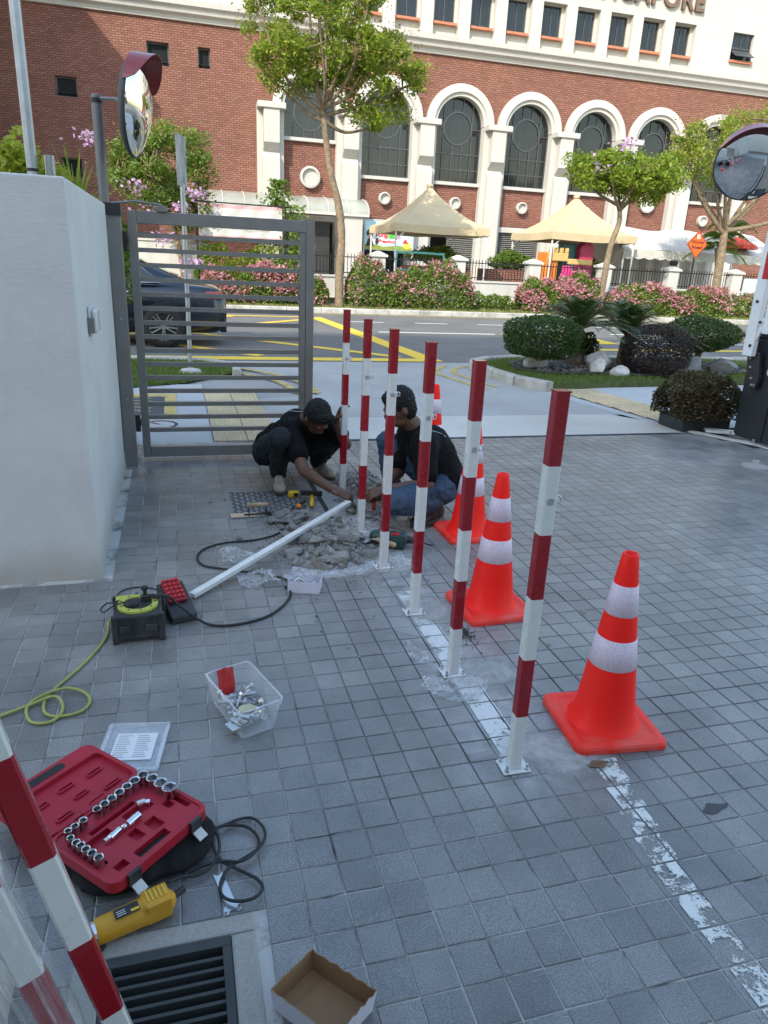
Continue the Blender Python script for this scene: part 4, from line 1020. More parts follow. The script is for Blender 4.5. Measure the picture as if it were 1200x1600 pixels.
for i, x in enumerate((9.7, 12.9)): tag(MB().box(x - 1.2, x + 1.2, 27.2, 28.2, 0.3, 1.35).build('brick_planter', 'brick'), ['brick planter box under the left cream tent', 'brick planter box between the two cream tents'][i], 'planter', 'brick planters in the schoolyard')
def creeper(label, x, y, z, h, seed):
    t = thing('young_tree', label, 'tree', (x, y, 0.05), group='thin saplings by the awning')
    MB().tube(smooth_path([(0, 0, 0), (0.05, 0, h * 0.4), (-0.05, 0, h)], 5), 0.025, 6).build('trunk', 'bark_dark', t)
    rg = np.random.default_rng(seed); P = np.c_[rg.normal(0, 0.16, 700), rg.normal(0, 0.14, 700), rg.uniform(z, h + 0.15, 700)]
    P[:, :2] *= (0.6 + 0.8 * np.abs(np.sin(P[:, 2] * 4.3 + seed)))[:, None]
    quads_mesh('crown', leaves(P, 0.14, 0.45), 'leaf_mid', t)
creeper('thin leafy sapling rising above the awning right of the hanging banner', 3.45, 22.9, 1.2, 2.7, 3); creeper('taller thin sapling in front of the awning', 3.15, 23.9, 2.6, 3.45, 4)

# pale cream pointed tents
mat('tent_cream', (0.50, 0.40, 0.245), 0.7, var=0.1, scale=1.2, bmp=0.2, bscale=5, bdist=0.02, dirt=(0.40, 0.35, 0.26), dirt_amt=0.4)
mat('tent_white', (0.52, 0.50, 0.46), 0.6, var=0.08, scale=1.5, bmp=0.5, bscale=3, bdist=0.05, dirt=(0.42, 0.40, 0.35), dirt_amt=0.4)
mat('white_metal', (0.55, 0.56, 0.57), 0.4, var=0.06)
def tent(label, x0, x1, y0, y1, ze, za):
    cx, cy = (x0 + x1) / 2, (y0 + y1) / 2
    t = thing('pointed_tent', label, 'tent', (cx, cy, 0.3), group='cream tents in the schoolyard')
    hx, hy = (x1 - x0) / 2, (y1 - y0) / 2; ze -= 0.3; za -= 0.3
    b = MB(); N = 8; ring = []
    per = 6
    for i in range(N + 1):
        f = 1 - i / N; z = ze + (za - ze) * (1 - f) ** 1.0 * 1.0
        z = ze + (za - ze) * ((1 - f) ** 1.65 * 0.72 + (1 - f) * 0.28); f = max(f, 0.02); pts = []
        for sx, sy, ex, ey in ((-1, -1, 1, -1), (1, -1, 1, 1), (1, 1, -1, 1), (-1, 1, -1, -1)):
            for q in range(per):
                u = q / per; px, py = sx + (ex - sx) * u, sy + (ey - sy) * u
                sag = 0.05 * math.sin(PI * u) * f
                pts.append((px * hx * f, py * hy * f, z - sag))
        ring.append(pts)
    M = 4 * per
    vs = [p for r in ring for p in r]
    b.add(vs, [(i * M + k, i * M + (k + 1) % M, (i + 1) * M + (k + 1) % M, (i + 1) * M + k) for i in range(N) for k in range(M)])
    b.build('canopy', 'tent_cream', t, smooth=False)
    v = MB(); P = [(p[0] * 1.004, p[1] * 1.004, p[2] + 0.01) for p in ring[0]]
    lo = [(p[0] * 1.01 + random.uniform(-0.01, 0.01), p[1] * 1.01, p[2] - 0.26 + random.uniform(-0.012, 0.012)) for p in P]
    v.add(P + lo, [(k, (k + 1) % M, M + (k + 1) % M, M + k) for k in range(M)]); v.build('valance', 'tent_cream', t)
    MB().ell((0, 0, za + 0.02), (0.13, 0.13, 0.09)).build('finial', 'tent_cream', t, smooth=True)
    for sx in (-1, 1):
        for sy in (-1, 1):
            MB().cyl((sx * (hx - 0.05), sy * (hy - 0.05), 0), (sx * (hx - 0.05), sy * (hy - 0.05), ze), 0.035, n=8).build('pole', 'white_metal', t)
            MB().cyl((sx * (hx - 0.05), sy * (hy - 0.05), ze - 0.55), (sx * (hx - 0.6), sy * (hy - 0.05), ze - 0.05), 0.02, n=6).build('brace', 'white_metal', t)
    return t
tent('cream pointed tent at the left, leaf shadow on its front', 7.40, 10.92, 25.5, 29.0, 2.72, 4.10)
tent('cream pointed tent at the right over the play house', 13.42, 16.98, 25.5, 29.0, 2.76, 4.12)
# long white marquee
mq = thing('white_marquee', 'long white marquee with scalloped valance behind the orange sign', 'tent', (20.0, 28.0, 0.3))
mb = MB(); xs = [-3.2 + 0.4 * i for i in range(20)]
prof = [(-2.0, 2.0), (-1.2, 2.35), (0.0, 2.9), (1.2, 2.35), (2.0, 2.0)]
for i in range(len(xs) - 1):
    for (ya, za), (yb, zb) in zip(prof[:-1], prof[1:]):
        w0, w1 = 0.06 * math.sin(xs[i] * 2.1 + ya), 0.06 * math.sin(xs[i + 1] * 2.1 + ya); w2, w3 = 0.06 * math.sin(xs[i] * 2.1 + yb), 0.06 * math.sin(xs[i + 1] * 2.1 + yb)
        mb.poly([(xs[i], ya, za + w0), (xs[i + 1], ya, za + w1), (xs[i + 1], yb, zb + w3), (xs[i], yb, zb + w2)])
mb.build('roof_cover', 'tent_white', mq)
mb = MB(); n = 64
for i in range(n):
    x0, x1 = -3.2 + 7.6 * i / n, -3.2 + 7.6 * (i + 1) / n; s0, s1 = 0.07 * abs(math.sin(i * PI / 4)), 0.07 * abs(math.sin((i + 1) * PI / 4))
    mb.poly([(x0, -2.02, 2.03), (x1, -2.02, 2.03), (x1, -2.04, 1.74 - s1), (x0, -2.04, 1.74 - s0)])
mb.build('valance', 'tent_white', mq)
mb = MB(); mb.poly([(-3.21, -2.0, 1.98), (-3.21, 0.0, 2.88), (-3.21, 2.0, 1.98), (-3.21, -1.0, 1.0)]); mb.build('end_flap', 'tent_white', mq)
mb = MB()
for i in range(40):
    x0, x1 = -2.4 + 6.6 * i / 40, -2.4 + 6.6 * (i + 1) / 40; mb.poly([(x0, 1.9 + 0.07 * math.sin(i * 1.3), 0.0), (x1, 1.9 + 0.07 * math.sin(i * 1.3 + 1.3), 0), (x1, 1.9 + 0.07 * math.sin(i * 1.3 + 1.3), 2.0), (x0, 1.9 + 0.07 * math.sin(i * 1.3), 2.0)])
mb.build('back_curtain', 'tent_white', mq)
for x in (-3.15, -0.6, 1.9, 4.3): MB().cyl((x, -1.98, 0), (x, -1.98, 2.0), 0.035, n=8).build('pole', 'white_metal', mq)
# play house under the right tent
for nme, c in (('toy_orange', (0.62, 0.20, 0.04)), ('toy_pink', (0.62, 0.04, 0.20)), ('toy_sand', (0.55, 0.38, 0.14)), ('toy_teal', (0.03, 0.16, 0.18)), ('toy_blue', (0.10, 0.30, 0.55)), ('toy_maroon', (0.42, 0.03, 0.10))): mat(nme, c, 0.4, var=0.12)
ph = thing('play_house', 'colourful plastic play house with pink slide under the right tent', 'play house', (14.2, 26.1, 0.3))
MB().box(-0.75, -0.25, -0.3, 0.5, 0.5, 1.75).build('front_panel', 'toy_orange', ph, bevel=0.04); MB().box(-0.7, 0.1, -0.4, 0.5, 1.45, 1.75).build('balcony', 'toy_sand', ph, bevel=0.03)
for i in range(4): MB().box(-0.7 + 0.22 * i, -0.56 + 0.22 * i, -0.39, -0.3, 1.752, 1.92).build('battlement', 'toy_sand', ph, bevel=0.02)
MB().prism_y([(-0.35, 0.2), (0.15, 0.2), (0.15, 0.9), (0.0, 1.3), (-0.25, 1.3)], -0.9, -0.6).build('slide', 'toy_pink', ph, bevel=0.04)
MB().prism_y([(0.75, 0.4), (1.35, 0.4), (1.35, 2.0), (1.05, 2.3), (0.75, 2.0)], -0.1, 0.4).build('tower_panel', 'toy_maroon', ph, bevel=0.05)
MB().box(0.1, 1.1, -0.45, -0.3, 1.35, 1.55).build('beam', 'toy_sand', ph, bevel=0.03); MB().box(0.15, 0.75, 0.2, 0.6, 0.3, 2.1).build('back_panel', 'toy_teal', ph, bevel=0.03)
for x in (-0.95, -0.2): MB().cyl((x, 0.1, 0), (x, 0.1, 1.4), 0.05, n=8).build('post', 'toy_teal', ph)
# teal frame under the left tent
tf = thing('teal_frame', 'low teal metal frame under the left cream tent', 'frame', (8.6, 26.2, 0.3)); mat('teal_paint', (0.12, 0.40, 0.38), 0.4, var=0.1)
MB().tube(smooth_path([(-0.9, 0, 0), (-0.9, 0, 1.35), (-0.7, 0, 1.48), (0.7, 0, 1.48), (0.9, 0, 1.35), (0.9, 0, 0)], 5), 0.04, 8).build('hoop', 'teal_paint', tf)
MB().tube([(-0.9, 0.0, 0.9), (0.9, 0.0, 0.9)], 0.025, 6).build('cross_bar', 'teal_paint', tf)
# palm and red parasol at the right edge
pm = thing('palm_tree', 'small feathery palm behind the thick right tree', 'tree', (20.3, 25.0, 0.3))
for k in range(3): MB().tube(smooth_path([(0.15 * k, 0.1 * k, 0), (0.15 * k + 0.1, 0.1 * k, 1.2), (0.3 * k - 0.1, 0.1 * k, 2.2 + 0.4 * k)], 5), 0.05, 7).build('trunk', 'bark', pm)
V = []
for k in range(3):
    for f in range(11):
        a = 2 * PI * f / 11 + k; el = random.uniform(0.3, 1.1); c = np.array([0.3 * k - 0.1, 0.1 * k, 2.2 + 0.4 * k])
        for s in np.linspace(0.1, 1, 22):
            p = c + np.array([math.cos(a) * math.cos(el) * s * 1.2, math.sin(a) * math.cos(el) * s * 1.2, math.sin(el) * s * 1.2 - 0.9 * s * s])
            for sd in (-1, 1):
                d = np.array([-math.sin(a) * sd, math.cos(a) * sd, -0.45]) * 0.32 * (1.1 - 0.6 * s) + np.array([math.cos(a), math.sin(a), 0]) * 0.12
                wv = np.array([math.cos(a), math.sin(a), 0.3]) * 0.022
                V.append([p - wv, p + wv, p + d + wv * 0.2, p + d - wv * 0.2])
quads_mesh('fronds', V, 'leaf_mid', pm)
mat('parasol_red', (0.55, 0.06, 0.03), 0.6, var=0.1)
pr = thing('red_parasol', 'red parasol at the right edge behind the palm', 'parasol', (22.4, 26.5, 0.3)); MB().lathe([(0.02, 2.75), (0.4, 2.62), (0.8, 2.4), (0.8, 2.28)], 10).build('canopy', 'parasol_red', pr); MB().cyl((0, 0, 0), (0, 0, 2.74), 0.03).build('pole', 'white_metal', pr)

# hanging banner between poles beside the entrance
mat('banner_white', (0.52, 0.50, 0.47), 0.6, var=0.05, scale=2); mat('banner_pink', (0.52, 0.32, 0.33), 0.6, var=0.15, scale=3); mat('banner_grey', (0.40, 0.41, 0.40), 0.6, var=0.05); mat('banner_blue', (0.05, 0.38, 0.55), 0.6); mat('banner_yellow', (0.70, 0.48, 0.05), 0.6)
hb = thing('hanging_banner', 'white banner with pink edge hanging from a bar behind the gate', 'banner', (0.72, 22.75, 0))
def wavy(x0, x1, z0, z1, y, nx=30, nz=8, amp=0.02):
    b = MB(); g = lambda x, z: (x, y + amp * math.sin(x * 5 + z * 3) + amp * 0.7 * math.sin(x * 11 - z * 7), z - 0.03 * math.sin(PI * x / 2.4) * (z > 2.7))
    for i in range(nx):
        for j in range(nz):
            a, c = x0 + (x1 - x0) * i / nx, x0 + (x1 - x0) * (i + 1) / nx; e, f = z0 + (z1 - z0) * j / nz, z0 + (z1 - z0) * (j + 1) / nz
            b.poly([g(a, e), g(c, e), g(c, f), g(a, f)])
    return b
wavy(0, 2.4, 1.95, 2.72, 0).build('cloth', 'banner_white', hb, smooth=True); wavy(0, 2.4, 2.72, 2.82, 0).build('top_band', 'banner_pink', hb, smooth=True); wavy(0, 2.4, 1.83, 1.95, 0).build('bottom_band', 'banner_pink', hb, smooth=True)
MB().cyl((-0.1, 0, 2.84), (2.6, 0, 2.82), 0.018, n=8).build('hanging_bar', 'iron', hb)
for x in (-0.05, 2.5): MB().cyl((x, 0.03, 0.05), (x, 0.03, 2.83), 0.025, n=8).build('pole', 'iron', hb)
text_mesh('lettering', 'SPARK CERTIFIED', 0.14, 'banner_grey', hb, (1.42, -0.045, 2.32), (PI / 2, 0, 0), 0.001, 0.002)
text_mesh('lettering', 'Nursery & Kindergarten Centre', 0.085, 'banner_grey', hb, (1.42, -0.045, 2.18), (PI / 2, 0, 0), 0.001, 0.001)
for k, (x, z, r, m) in enumerate(((0.14, 2.40, 0.045, 'banner_yellow'), (0.27, 2.38, 0.06, 'banner_blue'), (0.31, 2.30, 0.04, 'banner_blue'), (0.36, 2.24, 0.02, 'banner_grey'))): MB().poly([(x + r * math.cos(2 * PI * i / 12), -0.046, z + r * math.sin(2 * PI * i / 12)) for i in range(12)]).build('printed_dot', m, hb)

# orange diamond sign
mat('sign_orange', (0.75, 0.11, 0.015), 0.4, var=0.05); mat('sign_black', (0.02, 0.02, 0.02), 0.5)
sg = thing('roadworks_sign', 'orange diamond roadworks sign on a post before the white marquee', 'sign', (17.75, 22.95, 0.08)); sg.scale = (1.15, 1.15, 1.06)
MB().prism_y([(0, 1.84), (0.37, 2.29), (0, 2.73), (-0.37, 2.29)], 0, 0.02).build('plate', 'sign_orange', sg)
bd = MB(); Q = [(0, 1.87), (0.345, 2.29), (0, 2.70), (-0.345, 2.29)]
for i in range(4): bd.bar((Q[i][0], -0.004, Q[i][1]), (Q[(i + 1) % 4][0], -0.004, Q[(i + 1) % 4][1]), 0.02, 0.004, up=(0, 1, 0))
bd.build('border', 'sign_black', sg); MB().box(-0.02, 0.02, 0.02, 0.05, 0, 2.2).build('post', 'iron', sg)
MB().box(-0.055, 0.055, -0.006, -0.001, 2.46, 2.60).build('emblem_plate', 'banner_white', sg); MB().box(-0.02, 0.025, -0.010, -0.006, 2.48, 2.57).build('emblem', 'banner_grey', sg)
text_mesh('lettering', 'Works', 0.155, 'sign_black', sg, (0, -0.006, 2.36), (PI / 2, 0, 0), 0.001, 0.003); text_mesh('lettering', 'Ahead', 0.155, 'sign_black', sg, (0, -0.006, 2.20), (PI / 2, 0, 0), 0.001, 0.003)
nb_ = thing('notice_board', 'pale blue notice board on the fence at the right edge', 'notice', (20.5, 23.4, 0)); mat('notice_blue', (0.45, 0.62, 0.66), 0.5, var=0.08)
MB().box(-0.1, 1.0, -0.02, 0.02, 0.75, 1.45).build('board', 'notice_blue', nb_)
for k in range(4): MB().box(0.0, 0.85 - 0.1 * (k % 2), -0.026, -0.022, 1.30 - 0.12 * k, 1.33 - 0.12 * k).build('text_line', 'banner_white', nb_)
# ------------------------------------------------------------------ island garden
mat('mulch', (0.035, 0.028, 0.024), 0.95, var=0.5, scale=30, bmp=0.9, bscale=60, bdist=0.02, world=True)
mat('rock_white', (0.48, 0.48, 0.47), 0.85, var=0.25, scale=6, bmp=0.8, bscale=9, bdist=0.04)
mat('rock_grey', (0.16, 0.16, 0.165), 0.85, var=0.3, scale=6, bmp=0.8, bscale=9, bdist=0.04)
mat('bed_edging', (0.03, 0.03, 0.03), 0.6, var=0.2)
bedp = [(4.75, 9.55), (5.1, 9.25), (5.9, 9.2), (6.7, 9.0), (7.5, 9.1), (8.3, 9.3), (8.9, 9.7), (8.8, 10.4), (7.5, 10.7), (5.9, 10.65), (5.0, 10.3)]
struct(MB().prism(bedp, 0.06, 0.105).build('planting_bed', 'mulch'))
struct(MB().tube(smooth_path([(x, y, 0.10) for x, y in bedp + bedp[:1]], 5), 0.022, 6).build('bed_edging', 'bed_edging'))
bush('clipped_bush', 'green clipped bush with bare stems at the left end of the island', (5.07, 9.55, 0.56), (0.54, 0.48, 0.30), 11000, 0.042, 'leaf_dark', 31, stems=9, group='clipped shrubs on the island', spread=0.7, ball=0.88)
bush('clipped_bush', 'green bush half hidden behind the cycads', (5.95, 9.95, 0.42), (0.30, 0.3, 0.30), 2600, 0.048, 'leaf_dark', 32, stems=5, group='clipped shrubs on the island', lumps=22)
bush('clipped_bush', 'dense dark purple rounded bush in the middle of the island', (6.78, 9.25, 0.42), (0.52, 0.50, 0.38), 14000, 0.034, 'leaf_purple', 33, stems=6, group='clipped shrubs on the island', ball=0.92)
bush('clipped_bush', 'green umbrella-shaped bush on forked stems at the right end of the island', (7.90, 9.75, 0.64), (0.58, 0.52, 0.26), 10500, 0.042, 'leaf_dark', 34, stems=10, group='clipped shrubs on the island', spread=0.75, ball=0.9)
# bushes above stand on stems: raise foliage of the umbrella-shaped one and give it a trunk
tag(MB().tube(smooth_path([(0, 0, 0), (0.02, 0.0, 0.12), (0.05, 0, 0.25)], 4), 0.05, 8).build('stump', 'bark_dark', bpy.data.objects['clipped_bush.003']))
bpy.data.objects['clipped_bush.003'].children[-1].location = (0, 0, -0.17)
def cycad(label, c, h, R, nf, seed):
    t = thing('cycad', label, 'plant', c, group='cycads on the island'); rs = random.Random(seed); V = []
    MB().lathe([(0.10, -0.02), (0.12, 0.1), (0.10, h * 0.6), (0.09, h), (0.02, h + 0.05)], 10).build('trunk', 'bark_dark', t)
    rb = MB()
    for f in range(nf):
        a = 2 * PI * f / nf + rs.uniform(-0.15, 0.15); el = rs.uniform(0.5, 1.4); L = R * rs.uniform(0.85, 1.1)
        path = []
        for s in np.linspace(0, 1, 26):
            r = L * s * math.cos(el) * (1 + 0.15 * s); z = h + L * s * math.sin(el) - 0.55 * L * s * s
            path.append(np.array([r * math.cos(a), r * math.sin(a), z]))
        rb.tube(path[::5], 0.006, 4)
        for i in range(2, 26):
            s = i / 26; d = path[i] - path[i - 1]; d /= np.linalg.norm(d); side = np.array([-math.sin(a), math.cos(a), 0])
            w = 0.17 * R * (math.sin(PI * min(1, s * 0.9 + 0.12)) ** 0.6)
            for sd in (-1, 1):
                tip = path[i] + side * sd * w + d * w * 0.55 + np.array([0, 0, 0.22 * w]); e = d * 0.008
                V.append([path[i] - e, path[i] + e, tip + e * 0.3, tip - e * 0.3])
    rb.build('frond_ribs', 'bark_dark', t); quads_mesh('fronds', V, 'leaf_cycad', t)
cycad('cycad with arching fronds behind the green clipped bush', (5.86, 9.95, 0.08), 0.55, 0.98, 40, 1); cycad('cycad with spreading fronds behind the dark purple bush', (6.72, 9.95, 0.08), 0.45, 1.10, 42, 2)
def rock(name, label, c, r, m, seed, parent=None, group=None):
    bm = bmesh.new(); bmesh.ops.create_icosphere(bm, subdivisions=3, radius=1.0); rg = random.Random(seed)
    pl = [(Vector((rg.uniform(-1, 1), rg.uniform(-1, 1), rg.uniform(-0.3, 1))).normalized(), rg.uniform(0.55, 0.9)) for _ in range(9)]
    for v in bm.verts:
        for n, d in pl:
            q = v.co.dot(n)
            if q > d: v.co -= n * (q - d) * 0.9
        v.co = Vector((v.co.x * r[0], v.co.y * r[1], v.co.z * r[2])) * rg.uniform(0.98, 1.02)
    me = bpy.data.meshes.new(name); bm.to_mesh(me); bm.free(); me.materials.append(MATS[m])
    o = link(name, me, parent); o.location = c
    if label: tag(o, label, 'rock', group)
    return o
for c, r, m, lb in (((5.10, 9.75, 0.17), (0.20, 0.15, 0.16), 'rock_white', 'white rock among the stems of the green clipped bush'), ((5.88, 9.30, 0.17), (0.13, 0.11, 0.13), 'rock_white', 'pale upright boulder left of the dark purple bush'), ((6.10, 9.10, 0.14), (0.16, 0.12, 0.10), 'rock_white', 'white rounded boulder right at the foot of the dark purple bush'), ((6.12, 9.7, 0.22), (0.2, 0.2, 0.17), 'rock_white', 'beige boulder behind the white boulders'),
                    ((7.30, 9.15, 0.20), (0.24, 0.18, 0.21), 'rock_grey', 'dark grey boulder right of the dark purple bush'), ((8.10, 9.35, 0.19), (0.26, 0.2, 0.16), 'rock_grey', 'grey slanted boulder under the right green bush')):
    rock('boulder', lb, c, r, m, int(c[0] * 100), group='boulders on the island')
st = MB()
for k in range(420):
    x, y = random.uniform(4.9, 8.7), random.uniform(9.25, 10.3)
    st.ell((x, y, 0.11), (random.uniform(0.02, 0.05), random.uniform(0.02, 0.04), random.uniform(0.01, 0.03)), 6, 4)
tag(st.build('bed_gravel', 'rock_grey'), kind='stuff')

# ------------------------------------------------------------------ white wall pillar with the gate
def pillar_mat():
    m, nt, p, o = new_mat('pillar_paint'); pos = pos_coord(nt)
    xyz = nt.nodes.new('ShaderNodeSeparateXYZ'); nt.links.new(pos, xyz.inputs[0])
    n = noise(nt, pos, 3.5, 6, 0.65)
    c = ramp(nt, n, [(0.3, (0.53, 0.54, 0.54)), (0.7, (0.61, 0.615, 0.61))])
    # splash dirt with its own ragged upper edge
    d = mth(nt, 'SUBTRACT', mth(nt, 'ADD', 0.10, mth(nt, 'MULTIPLY', noise(nt, pos, 6, 6, 0.7), 0.22)), xyz.outputs[2])
    c = mixc(nt, mth(nt, 'MULTIPLY', d, 3.2, clamp=True), c, (0.36, 0.33, 0.27))
    nt.links.new(c, p.inputs['Base Color']); p.inputs['Roughness'].default_value = 0.7
    mp = nt.nodes.new('ShaderNodeMapping'); mp.inputs['Scale'].default_value = (1, 1, 2.6); nt.links.new(pos, mp.inputs[0])
    h = mth(nt, 'ADD', noise(nt, mp.outputs[0], 34, 6, 0.6, 0.4), mth(nt, 'MULTIPLY', noise(nt, pos, 7, 4, 0.6), 1.0))
    bump(nt, p, h, 0.30, 0.008)
pillar_mat()
pw = thing('gate_pillar', 'broad off-white plastered wall pillar at the left holding the gate', 'pillar', (-0.411, 3.38, 0))
MB().box(-1.6, 0, 0.0, 1.88, -0.01, 1.765).build('wall', 'pillar_paint', pw, bevel=0.008, seg=3)
mat('fixture_white', (0.55, 0.56, 0.56), 0.35, var=0.05); mat('fixture_glass', (0.6, 0.62, 0.62), 0.2, var=0.1); mat('gate_grey', (0.22, 0.215, 0.205), 0.36, metal=0.45, var=0.08, bmp=0.05, bscale=80); mat('galvanised', (0.38, 0.40, 0.42), 0.45, metal=0.7, var=0.15, scale=12); mat('black_steel', (0.03, 0.03, 0.032), 0.45, metal=0.3, var=0.15)
bl = thing('wall_light', 'small white bulkhead light on the side of the pillar', 'light', (-0.411, 3.86, 1.165))
MB().box(0.001, 0.014, -0.10, 0.10, -0.07, 0.07).build('backplate', 'fixture_white', bl, bevel=0.008); MB().box(0.0145, 0.040, -0.085, 0.085, -0.055, 0.055).build('cover', 'fixture_glass', bl, bevel=0.02, seg=4); MB().box(0.001, 0.03, -0.125, -0.1005, -0.05, 0.02).build('switch', 'gate_grey', bl)
# gate: post, hinges, frame, rails
gt = thing('metal_gate', 'open grey steel gate leaf of horizontal bars beside the pillar', 'gate', (-0.29, 5.5, 0))
gp = MB().box(-0.115, -0.035, -0.20, -0.12, 0.005, 1.76).build('post', 'gate_grey', gt, bevel=0.004)
MB().box(-0.15, -0.02, -0.24, -0.08, 0.0, 0.006).build('base_plate', 'galvanised', gp); MB().cyl((-0.035, -0.07, 0.0), (-0.035, -0.07, 0.05), 0.016, n=8).build('bolt', 'galvanised', gp)
MB().box(0.0, 0.055, -0.03, 0.03, 0.03, 1.745).build('stile', 'gate_grey', gt, bevel=0.003)
MB().box(1.215, 1.275, -0.03, 0.03, 0.03, 1.745).build('stile', 'gate_grey', gt, bevel=0.003); MB().box(1.170, 1.213, -0.025, 0.025, 0.11, 1.665).build('stile', 'gate_grey', gt, bevel=0.003)
MB().box(0.0565, 1.2135, -0.03, 0.03, 1.665, 1.745).build('top_rail', 'gate_grey', gt, bevel=0.003); MB().box(0.0565, 1.2135, -0.03, 0.03, 0.03, 0.108).build('bottom_rail', 'gate_grey', gt, bevel=0.003)
rail = MB().box(0.0565, 1.1685, -0.017, 0.017, -0.015, 0.015)
rme = bpy.data.meshes.new('rail'); rme.from_pydata(rail.v, [], rail.f); rme.materials.append(MATS['gate_grey'])
for k in range(15):
    o = link('rail', rme, gt); o.location = (0, 0, 1.593 - 0.0972 * k)
for z in (0.30, 1.55):
    h = MB().box(-0.035, 0.0, -0.12, -0.03, z - 0.02, z + 0.02).cyl((-0.022, -0.075, z - 0.06), (-0.022, -0.075, z + 0.06), 0.02, n=10).build('hinge', 'black_steel', gt)
MB().box(0.19, 0.26, -0.05, 0.05, 1.747, 1.785).build('arm_bracket', 'gate_grey', gt); MB().tube([(-0.09, -0.16, 1.775), (0.05, -0.06, 1.80), (0.22, 0.0, 1.79)], 0.008, 6).build('closer_arm', 'gate_grey', gt); MB().box(-0.135, -0.03, -0.215, -0.105, 1.70, 1.775).build('post_cap', 'black_steel', gt)
for z in (0.5, 1.05): MB().cyl((-0.075, -0.205, z), (-0.075, -0.20, z), 0.008, n=8).build('rivet', 'galvanised', gt)

# poles behind the pillar
lp = thing('lamp_post', 'galvanised lamp post rising out of frame at the top left', 'lamp post', (-0.93, 6.0, 0))
MB().lathe([(0.055, -0.02), (0.05, 1.0), (0.036, 2.0), (0.034, 6.5)], 8).build('pole', 'galvanised', lp); MB().box(-0.08, 0.6, -0.1, 0.1, 6.501, 6.58).build('lamp_head', 'galvanised', lp, bevel=0.02); MB().lathe([(0.040, 1.98), (0.040, 2.0)], 8).build('strap', 'black_steel', lp)
sp_ = thing('short_post', 'short galvanised post beside the lamp post', 'post', (-0.82, 6.05, 0)); MB().lathe([(0.035, -0.02), (0.035, 2.095), (0.0, 2.10)], 14).build('pole', 'galvanised', sp_)
mat('mirror_red', (0.20, 0.018, 0.02), 0.35, var=0.1, coat=0.3); mat('mirror_back', (0.05, 0.05, 0.05), 0.6)
m_, nt_, p_, o_ = new_mat('mirror'); p_.inputs['Metallic'].default_value = 1.0; p_.inputs['Roughness'].default_value = 0.03
nt_.links.new(ramp(nt_, noise(nt_, obj_coord(nt_), 5), [(0.3, (0.72, 0.74, 0.74)), (0.7, (0.82, 0.83, 0.82))]), p_.inputs['Base Color'])
def convex_mirror(label, c, n, r, pole, pole_top, hood=(20, 160)):
    t = thing('convex_mirror', label, 'mirror', c, group='convex traffic mirrors'); n = Vector(n).normalized(); up = Vector((0, 0, 1)); up = (up - n * up.dot(n)).normalized(); x = up.cross(n).normalized()
    R = Matrix((x, up, n)).transposed()
    def place(b): b.v = [tuple(R @ Vector(v)) for v in b.v]; return b
    N = 40; Rs = r * 1.9; b = MB(); prof = [(r * q / 10, math.sqrt(Rs * Rs - (r * q / 10) ** 2) - math.sqrt(Rs * Rs - r * r)) for q in range(10, -1, -1)]; prof[-1] = (0.0008, prof[-1][1])
    place(b.lathe(prof, N)).build('mirror_face', 'mirror', t, smooth=True)
    b = MB(); place(b.lathe([(r * 1.0, 0.002), (r * 1.03, 0.004), (r * 1.03, -0.02), (r * 0.9, -0.05), (0.001, -0.06)], N)).build('backing', 'mirror_back', t, smooth=True)
    b = MB(); A = [math.radians(hood[0] + (hood[1] - hood[0]) * i / 24) for i in range(25)]; vs = []
    for a in A:
        w = math.sin(PI * (a - A[0]) / (A[-1] - A[0])) ** 0.45
        for rr, z in ((1.035, -0.015), (1.05, 0.125 * r / 0.3 * w + 0.005), (1.06, 0.125 * r / 0.3 * w + 0.005), (1.045, -0.02)): vs.append((r * rr * math.cos(a), r * rr * math.sin(a), z))
    b.add(vs, [(4 * i + k, 4 * i + (k + 1) % 4, 4 * i + 4 + (k + 1) % 4, 4 * i + 4 + k) for i in range(24) for k in range(4)]); place(b).build('hood', 'mirror_red', t)
    if pole:
        px, py = pole[0] - c[0], pole[1] - c[1]
        MB().lathe([(0.034, -c[2]), (0.034, pole_top - c[2]), (0.03, pole_top - c[2] + 0.008), (0.001, pole_top - c[2] + 0.01)], 14, (px, py, 0)).build('pole', 'galvanised_dark', t)
        MB().tube([(px, py, 0.06), (px * 0.5, py * 0.5, 0.05), tuple(-n * 0.05)], 0.012, 6).build('bracket', 'galvanised_dark', t); MB().lathe([(0.037, 0.03), (0.037, 0.06)], 14, (px, py, 0)).build('clamp', 'black_steel', t)
mat('galvanised_dark', (0.17, 0.175, 0.18), 0.55, metal=0.4, var=0.15)
convex_mirror('convex mirror with red hood above the pillar, turned to the right', (-0.19, 5.6, 2.385), (0.965, -0.20, -0.10), 0.30, (-0.455, 5.8), 2.46)
convex_mirror('convex mirror with red hood at the right edge, facing the driveway', (4.72, 5.6, 2.41), (-0.42, -0.80, -0.36), 0.29, (5.62, 5.65), 2.6)
ss = thing('street_sign', 'narrow street sign seen edge-on on a grey pole behind the gate', 'sign', (0.136, 9.7, 0)); MB().cyl((0, 0, -0.02), (0, 0, 2.25), 0.028, n=10).build('pole', 'galvanised', ss); MB().obox((0, 0.0, 2.50), (0.012, 0.42, 0.56), Matrix.Rotation(-0.27, 3, 'Z')).build('panel', 'kerb', ss, bevel=0.004); MB().lathe([(0.16, 0.0), (0.12, 0.05), (0.03, 0.07)], 12).build('footing', 'kerb', ss)
